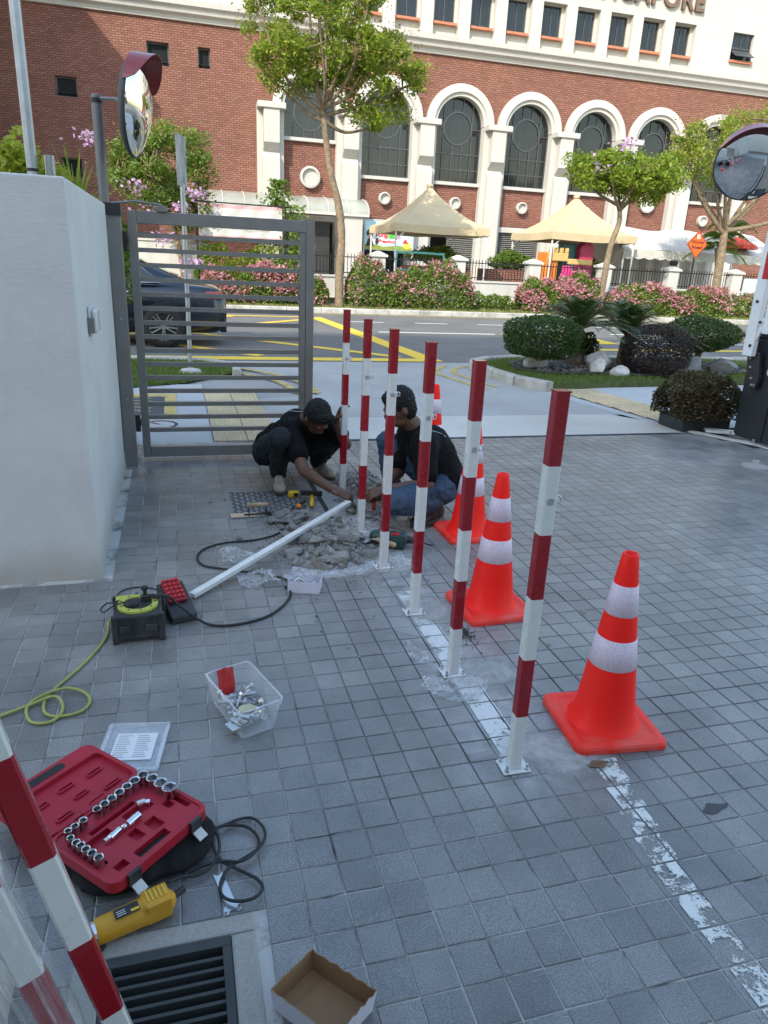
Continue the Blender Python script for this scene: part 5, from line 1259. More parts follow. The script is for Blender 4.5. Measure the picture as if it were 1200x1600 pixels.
# plants that show above the pillar
bush('shrub', 'yellow-green leafy shrub above the pillar at the left edge', (-1.10, 6.6, 1.92), (0.34, 0.4, 0.56), 3000, 0.075, 'leaf_yellow', 41, stems=6)
fern = thing('strap_plant', 'strap-leaved bright green plant above the pillar corner', 'plant', (-0.66, 5.95, 1.62)); V = []
for k in range(46):
    a, el, L = random.uniform(0, 2 * PI), random.uniform(0.5, 1.4), random.uniform(0.5, 0.85); prev = np.zeros(3); sd = np.array([-math.sin(a), math.cos(a), 0]) * 0.016
    for s in np.linspace(0.15, 1, 6):
        p = np.array([math.cos(a) * math.cos(el) * L * s * 0.7, math.sin(a) * math.cos(el) * L * s * 0.7, math.sin(el) * L * s - 0.25 * L * s * s]); w0, w1 = (1.1 - (s - 0.15)), max(0.02, 1.1 - s - 0.05); V.append([prev - sd * w0, prev + sd * w0, p + sd * w1, p - sd * w1]); prev = p
quads_mesh('leaves', V, 'leaf_bright', fern); MB().lathe([(0.13, -1.63), (0.17, -0.35), (0.16, 0.0), (0.02, 0.02)], 14).build('pot', 'kerb', fern)
bush('shrub', 'dark green shrub behind the gate post', (-0.64, 6.9, 1.50), (0.33, 0.4, 0.80), 3800, 0.07, 'leaf_mid', 42, stems=7)

# ------------------------------------------------------------------ dark blue car
mat('car_paint', (0.004, 0.008, 0.018), 0.25, metal=0.3, var=0.05, coat=1.0); mat('car_trim', (0.015, 0.015, 0.016), 0.5); mat('tyre', (0.02, 0.02, 0.02), 0.8, bmp=0.3); mat('alloy', (0.42, 0.43, 0.44), 0.3, metal=0.9, var=0.1); mat('chrome', (0.75, 0.75, 0.76), 0.12, metal=1.0, var=0.05); mat('tail_red', (0.30, 0.01, 0.012), 0.2, var=0.1, coat=0.6); glass('car_glass', (0.015, 0.02, 0.022), 0.03, 0.92)
car = thing('parked_car', 'dark blue saloon car on the road behind the gate, tail to the right', 'car', (0.80, 13.45, -0.02))
ST = [(0.0, 0.40, 0.62, 0.78, 0.80), (-0.05, 0.26, 0.74, 0.90, 0.86), (-0.16, 0.20, 0.80, 0.97, 0.90), (-0.50, 0.20, 0.80, 1.00, 0.915), (-1.0, 0.20, 0.80, 1.01, 0.925), (-1.8, 0.19, 0.80, 1.00, 0.93), (-2.8, 0.18, 0.78, 0.98, 0.93), (-3.5, 0.18, 0.76, 0.97, 0.92), (-4.2, 0.18, 0.70, 0.88, 0.90), (-4.6, 0.20, 0.62, 0.78, 0.86), (-4.8, 0.34, 0.50, 0.62, 0.72)]
b = MB(); ring = []
for x, zb, zs, zt, w in ST:
    half = [(0.0, zb), (w * 0.86, zb), (w * 0.97, zb + 0.10), (w, zb + (zs - zb) * 0.55), (w * 0.985, zs), (w * 0.90, zt - 0.03), (w * 0.74, zt + 0.012), (0.0, zt + 0.035)]
    ring.append([(x, -y, z) for y, z in half] + [(x, y, z) for y, z in half[::-1][1:-1]])
M = len(ring[0]); b.add([p for r in ring for p in r], [(i * M + k, i * M + (k + 1) % M, (i + 1) * M + (k + 1) % M, (i + 1) * M + k) for i in range(len(ST) - 1) for k in range(M)] + [tuple(range(M)), tuple(range(len(ST) * M - 1, (len(ST) - 1) * M - 1, -1))])
body = b.build('body', 'car_paint', car, smooth=True); sb = body.modifiers.new('subdivision', 'SUBSURF'); sb.levels = 2; sb.render_levels = 2
GH = [(-0.62, 1.00, 1.03, 0.78, 0.70), (-1.0, 1.00, 1.19, 0.82, 0.66), (-1.45, 1.0, 1.36, 0.84, 0.62), (-1.95, 1.0, 1.43, 0.85, 0.62), (-2.6, 0.98, 1.44, 0.85, 0.62), (-3.1, 0.96, 1.30, 0.84, 0.62), (-3.65, 0.95, 0.99, 0.80, 0.66)]
b = MB(); ring = []
for x, zb, zt, wb, wt in GH:
    half = [(wb, zb - 0.03), (wb - (wb - wt) * 0.5, zb + (zt - zb) * 0.55), (wt, zt - 0.02 * (zt - zb) / 0.4), (wt * 0.7, zt + 0.012), (0, zt + 0.02)]
    ring.append([(x, -y, z) for y, z in half] + [(x, y, z) for y, z in half[::-1][1:]])
M = len(ring[0]); b.add([p for r in ring for p in r], [(i * M + k, i * M + k + 1, (i + 1) * M + k + 1, (i + 1) * M + k) for i in range(len(GH) - 1) for k in range(M - 1)])
b.build('cabin', 'car_paint', car, smooth=True)
gl = MB()      # rear screen and side windows sit 6 mm proud of the cabin skin
gl.poly([(-0.70, -0.60, 1.085), (-1.36, -0.52, 1.355), (-1.36, 0.52, 1.355), (-0.70, 0.60, 1.085)]); gl.build('rear_window', 'car_glass', car)
for s in (-1, 1):
    f = lambda z, x: s * (0.862 - max(0, z - 1.0) * 0.50 + 0.004)
    gl = MB(); P = [(-1.05, 1.03), (-1.42, 1.28), (-1.95, 1.35), (-1.95, 1.02)]; gl.poly([(x, f(z, x), z) for x, z in P]); gl.build('side_window', 'car_glass', car)
    gl = MB(); P = [(-2.0, 1.02), (-2.0, 1.35), (-2.6, 1.36), (-3.0, 1.25), (-3.4, 1.02)]; gl.poly([(x, f(z, x), z) for x, z in P]); gl.build('side_window', 'car_glass', car)
    MB().tube([(x, s * (0.874 - max(0, z - 1.0) * 0.50), z) for x, z in ((-3.4, 1.0), (-1.95, 1.0), (-1.0, 1.015), (-1.42, 1.30), (-1.95, 1.37))], 0.008, 5).build('chrome_trim', 'chrome', car)
    MB().box(-0.34, -0.06, s * 0.80 - 0.10, s * 0.80 + 0.115, 0.78, 0.90).build('tail_light', 'tail_red', car, bevel=0.03, seg=3)
    MB().obox((-1.62, s * 0.925, 0.86), (0.20, 0.02, 0.03)).build('door_handle', 'chrome', car, bevel=0.008)
    for wx in (-1.02, -3.78):
        MB().cyl((wx, s * 0.70, 0.34), (wx, s * 0.925, 0.34), 0.372, n=32).build('wheel_arch', 'car_trim', car)
        wh = MB().lathe([(0.22, -0.10), (0.30, -0.105), (0.325, -0.08), (0.33, 0.0), (0.325, 0.08), (0.30, 0.105), (0.22, 0.10)], 32); wh.v = [(wx + x, s * 0.875 + z, 0.335 + y) for x, y, z in wh.v]
        w_ = wh.build('wheel', 'tyre', car, smooth=True); rm = MB().cyl((wx, s * 0.80, 0.335), (wx, s * 0.90, 0.335), 0.222, n=28)
        rm.build('rim_well', 'car_trim', w_)
        sp = MB()
        for k in range(10): a = 2 * PI * k / 10 + (0.12 if k % 2 else -0.12); sp.bar((wx + 0.03 * math.cos(a), s * 0.945, 0.335 + 0.03 * math.sin(a)), (wx + 0.222 * math.cos(a + (0.06 if k % 2 else -0.06)), s * 0.955, 0.335 + 0.222 * math.sin(a)), 0.024, 0.03, up=(0, s, 0))
        sp.cyl((wx, s * 0.90, 0.335), (wx, s * 0.965, 0.335), 0.045, n=14); rr = MB().lathe([(0.215, -0.01), (0.235, -0.012), (0.235, 0.015), (0.215, 0.012)], 32); sp.v += []; sp.add([(wx + x, s * 0.955 + z, 0.335 + y) for x, y, z in rr.v], rr.f); sp.build('rim', 'alloy', w_)
MB().box(-0.03, 0.012, -0.26, 0.26, 0.62, 0.73).build('number_plate', 'fixture_white', car, bevel=0.004); MB().box(-0.10, 0.006, -0.70, 0.70, 0.235, 0.36).build('bumper_trim', 'car_trim', car, bevel=0.02)

# ------------------------------------------------------------------ car-park barrier at the right
mat('barrier_white', (0.66, 0.68, 0.70), 0.35, var=0.05); mat('barrier_black', (0.018, 0.022, 0.026), 0.45, var=0.15); mat('band_red', (0.45, 0.02, 0.03), 0.4, var=0.08)
br = thing('barrier', 'car-park barrier with black cabinet and raised white arm at the right edge', 'barrier', (5.33, 5.50, 0))
MB().box(0.0, 0.46, -0.36, 0.34, -0.01, 0.96).build('cabinet', 'barrier_black', br, bevel=0.012); MB().box(0.02, 0.44, -0.34, 0.32, 0.962, 1.10).build('cabinet_top', 'barrier_black', br, bevel=0.012); MB().box(-0.012, -0.001, -0.04, 0.0, 0.02, 0.94).build('cabinet_seam', 'black_steel', br)
MB().box(-0.05, 0.52, -0.42, 0.38, -0.012, 0.014).build('base_plate', 'galvanised_dark', br)
ar = MB().box(-0.125, -0.065, 0.185, 0.305, 0.80, 3.8).build('arm', 'barrier_white', br, bevel=0.008)
for z in (1.50, 2.2, 2.85): MB().box(-0.129, -0.061, 0.1815, 0.245, z, z + 0.24).build('red_band', 'band_red', ar)
MB().box(-0.115, -0.075, 0.06, 0.13, 1.02, 3.8).build('folding_bar', 'barrier_white', br, bevel=0.006); MB().obox((-0.095, 0.165, 1.05), (0.02, 0.05, 0.46), Matrix.Rotation(0.42, 3, 'X')).build('link_bar', 'barrier_white', br, bevel=0.004)
for y, z in ((0.215, 0.90), (0.15, 1.12), (0.24, 1.30)): MB().cyl((-0.137, y, z), (-0.1255, y, z), 0.014, n=10).build('arm_bolt', 'black_steel', br)
ap = MB().prism_x([(0.31, 0.84), (0.15, 0.84), (0.10, 0.60), (0.12, 0.50), (0.18, 0.50), (0.26, 0.62)], -0.062, -0.014).build('arm_bracket', 'black_steel', br, bevel=0.006)
for y, z in ((0.24, 0.78), (0.22, 0.70), (0.18, 0.60), (0.16, 0.54), (0.13, 0.54)): MB().cyl((-0.074, y, z), (-0.062, y, z), 0.011, n=8).build('bolt', 'galvanised', ap)
MB().cyl((-0.014, 0.02, 0.68), (-0.001, 0.02, 0.68), 0.042, n=18).build('pivot_cap', 'fixture_white', br)
for y in (-0.38, 0.02, 0.34): MB().cyl((-0.03, y, 0.014), (-0.03, y, 0.04), 0.013, n=8).build('anchor_bolt', 'galvanised', br)
MB().box(-0.004, -0.001, -0.26, -0.10, 0.78, 0.95).build('label_plate', 'fixture_white', br)
ps = thing('potted_shrub', 'dense clipped dark reddish shrub in a black planter beside the barrier', 'shrub', (5.18, 6.25, 0.13))
_P = np.concatenate([box_shell(9000, 4.76, 5.62, 5.93, 6.57, 0.12, 0.55, 3, 0.05), box_shell(3000, 4.85, 5.5, 6.0, 6.5, 0.10, 0.42, 4, 0.1)]) - np.array([5.18, 6.25, 0.13])
quads_mesh('foliage', leaves(_P, 0.034, 0.55, 0.1), 'leaf_redgreen', ps)
_b = MB()
for k in range(10): _a = k * 0.63; _b.tube([(0.05 * math.cos(_a), 0.05 * math.sin(_a), 0.0), (0.16 * math.cos(_a), 0.12 * math.sin(_a), 0.2), (0.3 * math.cos(_a), 0.2 * math.sin(_a), 0.36)], 0.008, 5)
_b.build('stems', 'bark_dark', ps)
pt = thing('planter_box', 'black planter box beneath the reddish shrub by the barrier', 'planter', (5.18, 6.25, -0.01)); MB().box(-0.29, 0.29, -0.2, 0.2, 0, 0.13).build('tub', 'barrier_black', pt, bevel=0.012); MB().box(-0.27, 0.27, -0.18, 0.18, 0.131, 0.14).build('potting_soil', 'mulch', pt)
tag(MB().obox((5.28, 5.93, 0.02), (0.34, 0.16, 0.02), Matrix.Rotation(-0.5, 3, 'Z')).build('white_board', 'fixture_white', bevel=0.003), 'flat white board lying beside the black planter', 'board')
bs = thing('stud_mound', 'small grey cement mound on the tiles near the barrier', 'mound', (4.67, 4.79, 0)); MB().lathe([(0.11, 0.0), (0.08, 0.012), (0.03, 0.018), (0.028, 0.05), (0.001, 0.055)], 14).build('mound', 'concrete_dark', bs, smooth=True)
# ------------------------------------------------------------------ red and white posts
mat('post_red', (0.27, 0.006, 0.014), 0.28, var=0.10, coat=0.35, scale=5); mat('post_white', (0.66, 0.67, 0.66), 0.28, var=0.04, coat=0.5, dirt=(0.5, 0.5, 0.48), dirt_amt=0.3); mat('zinc', (0.52, 0.54, 0.56), 0.3, metal=0.9, var=0.15, scale=20)
def post(label, loc, bands='RWRWRW', plate=True, group='red and white posts in a row', w=0.0395, rx=0.0, ry=0.0, rz=0.0, H=1.2, bolts=True):
    t = thing('striped_post', label, 'post', loc, group=group); t.rotation_euler = (rx, ry, rz)
    n = len(bands); h = 0.2; a = w / 2; c = 0.004
    for i, ch in enumerate(bands):
        z1 = H - h * i; z0 = max(0.0, z1 - h)
        ring = [(-a + c, -a), (a - c, -a), (a, -a + c), (a, a - c), (a - c, a), (-a + c, a), (-a, a - c), (-a, -a + c)]
        b = MB(); vs = [(x, y, z) for z in (z0 + (0.006 if i == n - 1 and plate else 0), z1) for x, y in ring]; b.add(vs, [(k, (k + 1) % 8, 8 + (k + 1) % 8, 8 + k) for k in range(8)])
        if i == 0: b.add([(x, y, z1) for x, y in ring], [tuple(range(8))])
        if i == n - 1 and not plate: b.add([(x, y, z0) for x, y in ring], [tuple(range(7, -1, -1))])
        b.build('band', 'post_red' if ch == 'R' else 'post_white', t)
    MB().box(-a - 0.001, a + 0.001, -a - 0.001, a + 0.001, H, H + 0.004).build('cap', 'post_red' if bands[0] == 'R' else 'post_white', t)
    if plate:
        p = MB().box(-0.046, 0.046, -0.036, 0.036, 0.0, 0.005).build('base_plate', 'post_white', t, bevel=0.002)
        for sx, sy in ((1, -1), (1, 1), (-1, -1), (-1, 1)):
            q = MB().cyl((sx * 0.034, sy * 0.026, 0.005), (sx * 0.034, sy * 0.026, 0.026), 0.004, n=8).cyl((sx * 0.034, sy * 0.026, 0.005), (sx * 0.034, sy * 0.026, 0.012), 0.0075, n=6).build('bolt', 'zinc', p)
    if bolts:
        e = MB().ell((a + 0.004, 0.0, H - 0.30), (0.006, 0.012, 0.012), 10, 6).build('eye_bolt', 'zinc', t, smooth=True)
        MB().tube([(a + 0.012 + 0.010 * math.cos(q), 0.0, H - 0.30 + 0.010 * math.sin(q)) for q in [2 * PI * k / 12 for k in range(13)]], 0.003, 6).build('ring', 'zinc', e)
        MB().cyl((-a * 0 , -a - 0.003, H - 0.30), (0, -a, H - 0.30), 0.010, n=12).build('rivet', 'zinc', t)
    return t
for lb, x, y in (('nearest and tallest-looking post of the red and white row, beside the front cone', 0.965, 1.685), ('second red and white post from the front, left of the second cone', 0.968, 2.245), ('third red and white post from the front of the row', 0.975, 2.760), ('fourth red and white post from the front, before the right worker', 0.972, 3.278), ('fifth red and white post from the front, by the rubble heap', 0.978, 3.800)):
    post(lb, (x, y, 0.0035), rz=random.uniform(-0.03, 0.03))
post('farthest red and white post, held upright by the left worker', (1.034, 4.56, -0.002), plate=False, rz=0.05)
# spare posts leaning at the lower left, two of them wrapped
m_, nt_, p_, o_ = new_mat('plastic_film')
p_.inputs['Base Color'].default_value = (0.75, 0.78, 0.82, 1); p_.inputs['Roughness'].default_value = 0.18
_v = obj_coord(nt_); _mp = nt_.nodes.new('ShaderNodeMapping'); _mp.inputs['Scale'].default_value = (1, 1, 0.03); nt_.links.new(_v, _mp.inputs[0])
nt_.links.new(ramp(nt_, noise(nt_, _mp.outputs[0], 55, 5, 0.7, 1.0), [(0.38, (0.07,) * 3), (0.56, (0.24,) * 3), (0.70, (0.62,) * 3)]), p_.inputs['Alpha'])  # pale opaque streaks put highlights into the wrap
bump(nt_, p_, noise(nt_, _mp.outputs[0], 40, 5, 0.7, 1.2), 0.8, 0.01)
LEAN = Euler((math.radians(7.1), math.radians(-8.6), 0.0))
def lean_post(label, x, y, bands, rz, loc_z=0.01):
    t = post(label, (x, y, loc_z), bands, plate=False, group='spare posts leaning at the lower left', bolts=False, H=1.285)
    t.rotation_euler = (LEAN.to_matrix() @ Matrix.Rotation(rz, 3, 'Z')).to_euler()
    return t
lean_post('unwrapped red and white spare post leaning at the lower left', -0.125, 0.985, 'RWRWRWR', 0.30)
for k, (x, y, bd, lb) in enumerate(((-0.188, 0.940, 'RWRWRWR', 'film-wrapped spare post leaning left of the unwrapped one'), (-0.262, 0.915, 'WRWRWRW', 'film-wrapped spare post at the lower left corner'))):
    t = lean_post(lb, x, y, bd, 0.34)
    b = MB(); N = 26; vs = []
    for i in range(N + 1):
        z = 0.03 + 1.16 * i / N
        for k2 in range(16):
            a = 2 * PI * k2 / 16; s = max(abs(math.cos(a)), abs(math.sin(a))); r = 0.0215 / s + 0.010 + 0.005 * math.sin(3 * a + i * 0.9) + random.uniform(0, 0.003)
            vs.append((r * math.cos(a), r * math.sin(a), z))
    b.add(vs, [(i * 16 + q, i * 16 + (q + 1) % 16, i * 16 + 16 + (q + 1) % 16, i * 16 + 16 + q) for i in range(N) for q in range(16)])
    b.build('plastic_wrap', 'plastic_film', t, smooth=True)
tag(MB().box(-1.2, -0.405, -3.5, 1.31, -0.01, 4.2).build('side_wall', 'pillar_paint', bevel=0.006), 'white wall edge behind the leaning posts at the lower left', 'wall')  # raised far above its seen edge to block sky light at lower left

# ------------------------------------------------------------------ traffic cones
mat('cone_orange', (1.0, 0.019, 0.013), 0.45, spec=0.25, var=0.06, scale=4, dirt=(0.55, 0.04, 0.03), dirt_amt=0.35); mat('cone_base', (0.90, 0.032, 0.020), 0.5, spec=0.3, var=0.12, scale=6, dirt=(0.50, 0.16, 0.13), dirt_amt=0.7)
m_, nt_, p_, o_ = new_mat('reflective_band'); _v = obj_coord(nt_)
_vo = nt_.nodes.new('ShaderNodeTexVoronoi'); _vo.inputs['Scale'].default_value = 150; nt_.links.new(_v, _vo.inputs['Vector'])
nt_.links.new(mixc(nt_, ramp(nt_, noise(nt_, _v, 20, 4), [(0.4, (0, 0, 0)), (0.8, (0.3,) * 3)]), ramp(nt_, _vo.outputs['Distance'], [(0.2, (0.74, 0.65, 0.75)), (0.6, (0.60, 0.51, 0.62))]), (0.7, 0.5, 0.5)), p_.inputs['Base Color']); p_.inputs['Roughness'].default_value = 0.4
def cone(label, x, y, rz, tilt=0.0):
    t = thing('traffic_cone', label, 'traffic cone', (x, y, 0.002), rz, 'traffic cones beside the posts'); t.rotation_euler = (tilt, 0, rz)
    b = MB(); h = 0.165; cr = 0.03; pl = []
    for cx, cy, a0 in ((1, 1, 0), (-1, 1, PI / 2), (-1, -1, PI), (1, -1, 1.5 * PI)):
        for k in range(6): a = a0 + PI / 2 * k / 5; pl.append((cx * (h - cr) + cr * math.cos(a), cy * (h - cr) + cr * math.sin(a)))
    n = len(pl); vs = []
    for s, z in ((1.0, 0.0), (1.0, 0.016), (0.975, 0.024), (0.86, 0.026), (0.74, 0.022)): vs += [(px * s, py * s, z) for px, py in pl]
    b.add(vs, [(i * n + k, i * n + (k + 1) % n, (i + 1) * n + (k + 1) % n, (i + 1) * n + k) for i in range(4) for k in range(n)])
    R = lambda z: 0.112 - (0.112 - 0.026) * (z / 0.65)
    C = [(0.125 * math.cos(2 * PI * k / n + PI / 4 * 0), 0.125 * math.sin(2 * PI * k / n), 0.024) for k in range(n)]
    b.add([(px * 0.74, py * 0.74, 0.022) for px, py in pl] + C, [(k, (k + 1) % n, n + (k + 1) % n, n + k) for k in range(n)])
    b.build('base', 'cone_base', t, smooth=False)
    body = MB().lathe([(0.126, 0.023), (0.118, 0.032), (R(0.05), 0.05)] + [(R(z), z) for z in (0.15, 0.3, 0.45, 0.6, 0.646)] + [(0.024, 0.650), (0.018, 0.649), (0.018, 0.60)], 36).build('body', 'cone_orange', t, smooth=True)
    for z0, z1 in ((0.250, 0.355), (0.440, 0.545)):
        MB().lathe([(R(z0), z0), (R(z0) + 0.0015, z0 + 0.001), (R(z1) + 0.0015, z1 - 0.001), (R(z1), z1)], 36).build('reflective_band', 'reflective_band', t, smooth=True)
    return t
cone('nearest orange traffic cone, whole and unobstructed at the right', 1.378, 1.835, -0.10); cone('second orange traffic cone, behind the second striped post', 1.342, 2.745, 0.05); cone('third orange traffic cone, behind the right worker, half hidden', 1.60, 3.67, 0.02); cone('farthest orange traffic cone, only its tip above the right worker', 1.83, 5.02, 0.1)

# ------------------------------------------------------------------ manhole cover and drain
mat('tread_steel', (0.07, 0.072, 0.075), 0.5, metal=0.4, var=0.25)
mat('cast_steel', (0.30, 0.305, 0.30), 0.5, metal=0.6, var=0.25, scale=8, dirt=(0.25, 0.24, 0.22), dirt_amt=0.5); mat('drain_steel', (0.045, 0.05, 0.052), 0.65, metal=0.1, var=0.25, scale=10); mat('drain_dark', (0.012, 0.014, 0.014), 0.9)
mh = thing('manhole_cover', 'square steel manhole cover with diamond tread by the left worker', 'manhole cover', (0.510, 4.372, 0))
MB().box(-0.265, 0.265, -0.272, 0.272, -0.02, -0.004).build('pit_frame', 'grout', mh)
fr = MB()
for a in (-1, 1): fr.box(-0.262, 0.262, a * 0.258 - 0.010, a * 0.258 + 0.010, -0.004, 0.002); fr.box(a * 0.252 - 0.010, a * 0.252 + 0.010, -0.247, 0.247, -0.004, 0.002)
fr.build('frame', 'cast_steel', mh); pl = MB().box(-0.236, 0.236, -0.242, 0.242, -0.006, 0.0).build('plate', 'cast_steel', mh)
b = MB()
for i in range(13):
    for j in range(13):
        x, y = -0.215 + 0.0358 * i, -0.222 + 0.037 * j; a = PI / 4 if (i + j) % 2 else -PI / 4; R2 = Matrix.Rotation(a, 3, 'Z')
        l, w = 0.017, 0.006; q = [R2 @ Vector(v) for v in ((-l, -w, 0), (l, -w, 0), (l, w, 0), (-l, w, 0), (-l * 0.75, -w * 0.4, 0.004), (l * 0.75, -w * 0.4, 0.004), (l * 0.75, w * 0.4, 0.004), (-l * 0.75, w * 0.4, 0.004))]
        b.add([(x + v.x, y + v.y, v.z) for v in q], [(4, 5, 6, 7), (0, 1, 5, 4), (1, 2, 6, 5), (2, 3, 7, 6), (3, 0, 4, 7)])
b.build('tread_pattern', 'tread_steel', pl)
dg_ = thing('drain', 'slotted drain grate set in a concrete surround at the bottom left', 'drain', (-0.09, 1.0, 0))
sr = MB(); sr.box(-0.205, 0.200, 0.285, 0.335, -0.03, 0.003); sr.box(0.143, 0.200, -0.6, 0.283, -0.03, 0.003); sr.box(-0.205, -0.140, -0.6, 0.283, -0.03, 0.003)
sr.build('concrete_surround', 'drain_concrete', dg_, bevel=0.006); MB().box(-0.141, 0.1445, -0.6, 0.285, -0.32, -0.31).box(-0.1425, -0.141, -0.6, 0.285, -0.31, -0.03).box(0.1445, 0.146, -0.6, 0.285, -0.31, -0.03).box(-0.141, 0.1445, 0.285, 0.2865, -0.31, -0.03).box(-0.141, 0.1445, -0.602, -0.6, -0.31, -0.03).build('pit', 'drain_dark', dg_)
ft = MB().box(-0.1385, 0.1415, 0.258, 0.283, -0.03, 0.001).box(0.122, 0.1415, -0.6, 0.2565, -0.03, 0.001).box(-0.1385, -0.119, -0.6, 0.2565, -0.03, 0.001).build('grate_frame', 'drain_steel', dg_)
bme = bpy.data.meshes.new('grate_bar'); _b = MB().box(-0.1185, 0.1215, -0.0040, 0.0040, -0.028, 0.0); bme.from_pydata(_b.v, [], _b.f); bme.materials.append(MATS['drain_steel'])
for k in range(26):
    o = link('grate_bar', bme, dg_); o.location = (0, 0.232 - 0.0262 * k, -0.001)

# ------------------------------------------------------------------ broken concrete
m_, nt_, p_, o_ = new_mat('rubble'); _v = obj_coord(nt_); _oi = nt_.nodes.new('ShaderNodeObjectInfo')
_c = ramp(nt_, _oi.outputs['Random'], [(0.0, (0.42, 0.41, 0.385)), (0.35, (0.58, 0.565, 0.53)), (0.75, (0.68, 0.66, 0.62)), (1.0, (0.76, 0.74, 0.69))])
_c = mixc(nt_, 1.0, _c, ramp(nt_, noise(nt_, _v, 2.2, 6, 0.7), [(0.3, (0.68,) * 3), (0.7, (1.25,) * 3)]), 'MULTIPLY'); nt_.links.new(_c, p_.inputs['Base Color']); p_.inputs['Roughness'].default_value = 0.95; bump(nt_, p_, noise(nt_, _v, 9, 6, 0.75), 0.9, 0.12)
mat('gravel', (0.22, 0.215, 0.205), 0.95, var=0.35, scale=40, world=True)
def chunk_mesh(seed, flat=0.5):
    rg = random.Random(seed); bm = bmesh.new(); bmesh.ops.create_icosphere(bm, subdivisions=2, radius=1.0)
    pl = [(Vector((rg.uniform(-1, 1), rg.uniform(-1, 1), rg.uniform(-1, 1))).normalized(), rg.uniform(0.35, 0.75)) for _ in range(10)]
    for v in bm.verts:
        for n, d in pl:
            q = v.co.dot(n)
            if q > d: v.co -= n * (q - d)
        v.co.z *= flat
    me = bpy.data.meshes.new('rubble_chunk'); bm.to_mesh(me); bm.free(); me.materials.append(MATS['rubble']); return me
CH = [chunk_mesh(k, 0.35 + 0.05 * (k % 6)) for k in range(12)]
def pile(label, c, rx, ry, h, n, big, seed, ngrav, extra=()):
    t = thing('rubble_pile', label, 'rubble', c, group='heaps of broken concrete'); rg = random.Random(seed)
    def hgt(u, v): r = math.hypot(u, v); return h * max(0, 1 - r) ** 1.1
    for k in range(n):
        r, a = rg.uniform(0, 1) ** 0.6 * 0.98, rg.uniform(0, 2 * PI); u, v = r * math.cos(a), r * math.sin(a)
        s = rg.uniform(0.016, 0.034) if k > big else rg.uniform(0.040, 0.075)
        o = link('rubble_chunk', rg.choice(CH), t); o.location = (u * rx, v * ry, hgt(u, v) + s * 0.12); o.scale = (s * rg.uniform(0.9, 1.5), s * rg.uniform(0.8, 1.2), s * rg.uniform(0.7, 1.1)); o.rotation_euler = (rg.gauss(0, 0.45), rg.gauss(0, 0.45), rg.uniform(0, 6.28))
    b = MB(); N = 14
    b.add([(0, 0, h * 0.9)] + [(rx * q / 6 * math.cos(2 * PI * k / N), ry * q / 6 * math.sin(2 * PI * k / N), max(0.001, hgt(q / 6, 0) * 0.9 + (rg.uniform(-0.006, 0.006) if q < 6 else -0.002))) for q in range(1, 7) for k in range(N)],
          [(0, 1 + k, 1 + (k + 1) % N) for k in range(N)] + [(1 + q * N + k, 1 + (q + 1) * N + k, 1 + (q + 1) * N + (k + 1) % N, 1 + q * N + (k + 1) % N) for q in range(5) for k in range(N)])
    b.build('fill', 'gravel', t)
    g = MB()
    for k in range(ngrav):
        r, a = abs(rg.gauss(0, 0.62)), rg.uniform(0, 2 * PI); u, v = r * math.cos(a), r * math.sin(a); s = rg.uniform(0.003, 0.010)
        p = Vector((u * rx, v * ry, hgt(u, v) + s * 0.3)); g.add([p + Vector((rg.uniform(-s, s), rg.uniform(-s, s), -s * 0.4)) for _ in range(3)] + [p + Vector((rg.uniform(-s, s) * 0.3, rg.uniform(-s, s) * 0.3, s))], [(0, 1, 2), (0, 1, 3), (1, 2, 3), (2, 0, 3)])
    tag(g.build('grit', 'gravel', t), kind='stuff')
    return t
pile('heap of broken concrete slabs in front of the left worker', (0.735, 3.60, 0.0), 0.250, 0.34, 0.100, 190, 52, 5, 3600)
pile('thin scatter of broken concrete behind the white tube beside the manhole cover', (0.64, 4.03, 0.0), 0.17, 0.20, 0.030, 60, 10, 8, 700)
pile('lower heap of broken concrete between the two workers', (1.17, 4.50, -0.01), 0.26, 0.55, 0.07, 200, 18, 6, 3600)
cc = MB(); _rg = random.Random(9)
for k in range(150):
    x, y = _rg.gauss(0.78, 0.42), _rg.gauss(3.55, 0.75)
    if y < 1.9 or x > 1.9 or x < -0.3: continue
    s = _rg.uniform(0.003, 0.013); p = Vector((x, y, 0.001)); ring = [p + Vector((s * _rg.uniform(0.6, 1.2) * math.cos(a), s * _rg.uniform(0.6, 1.2) * math.sin(a), 0)) for a in (0, 1.3, 2.5, 3.8, 5.0)]
    cc.add(ring + [v + Vector((0, 0, s * _rg.uniform(0.4, 0.8))) - (v - p) * 0.3 for v in ring], [(5, 6, 7, 8, 9)] + [(q, (q + 1) % 5, 5 + (q + 1) % 5, 5 + q) for q in range(5)])
tag(cc.build('concrete_chips', 'rubble'), kind='stuff')
for x, y, s, lb in ((0.535, 2.80, 0.011, 'tiny dark stone alone on the tiles below the white carton'), (0.53, 2.66, 0.008, 'second tiny dark stone on the tiles, nearer the camera'), (0.28, 3.78, 0.028, 'flat round concrete chip beside the black cable loop')):
    o = link('pebble', CH[3].copy()); o.data.materials[0] = MATS['rubble' if s > 0.02 else 'rock_grey']; o.location = (x, y, s * 0.3); o.scale = (s, s * 0.8, s * 0.5); tag(o, lb, 'stone')
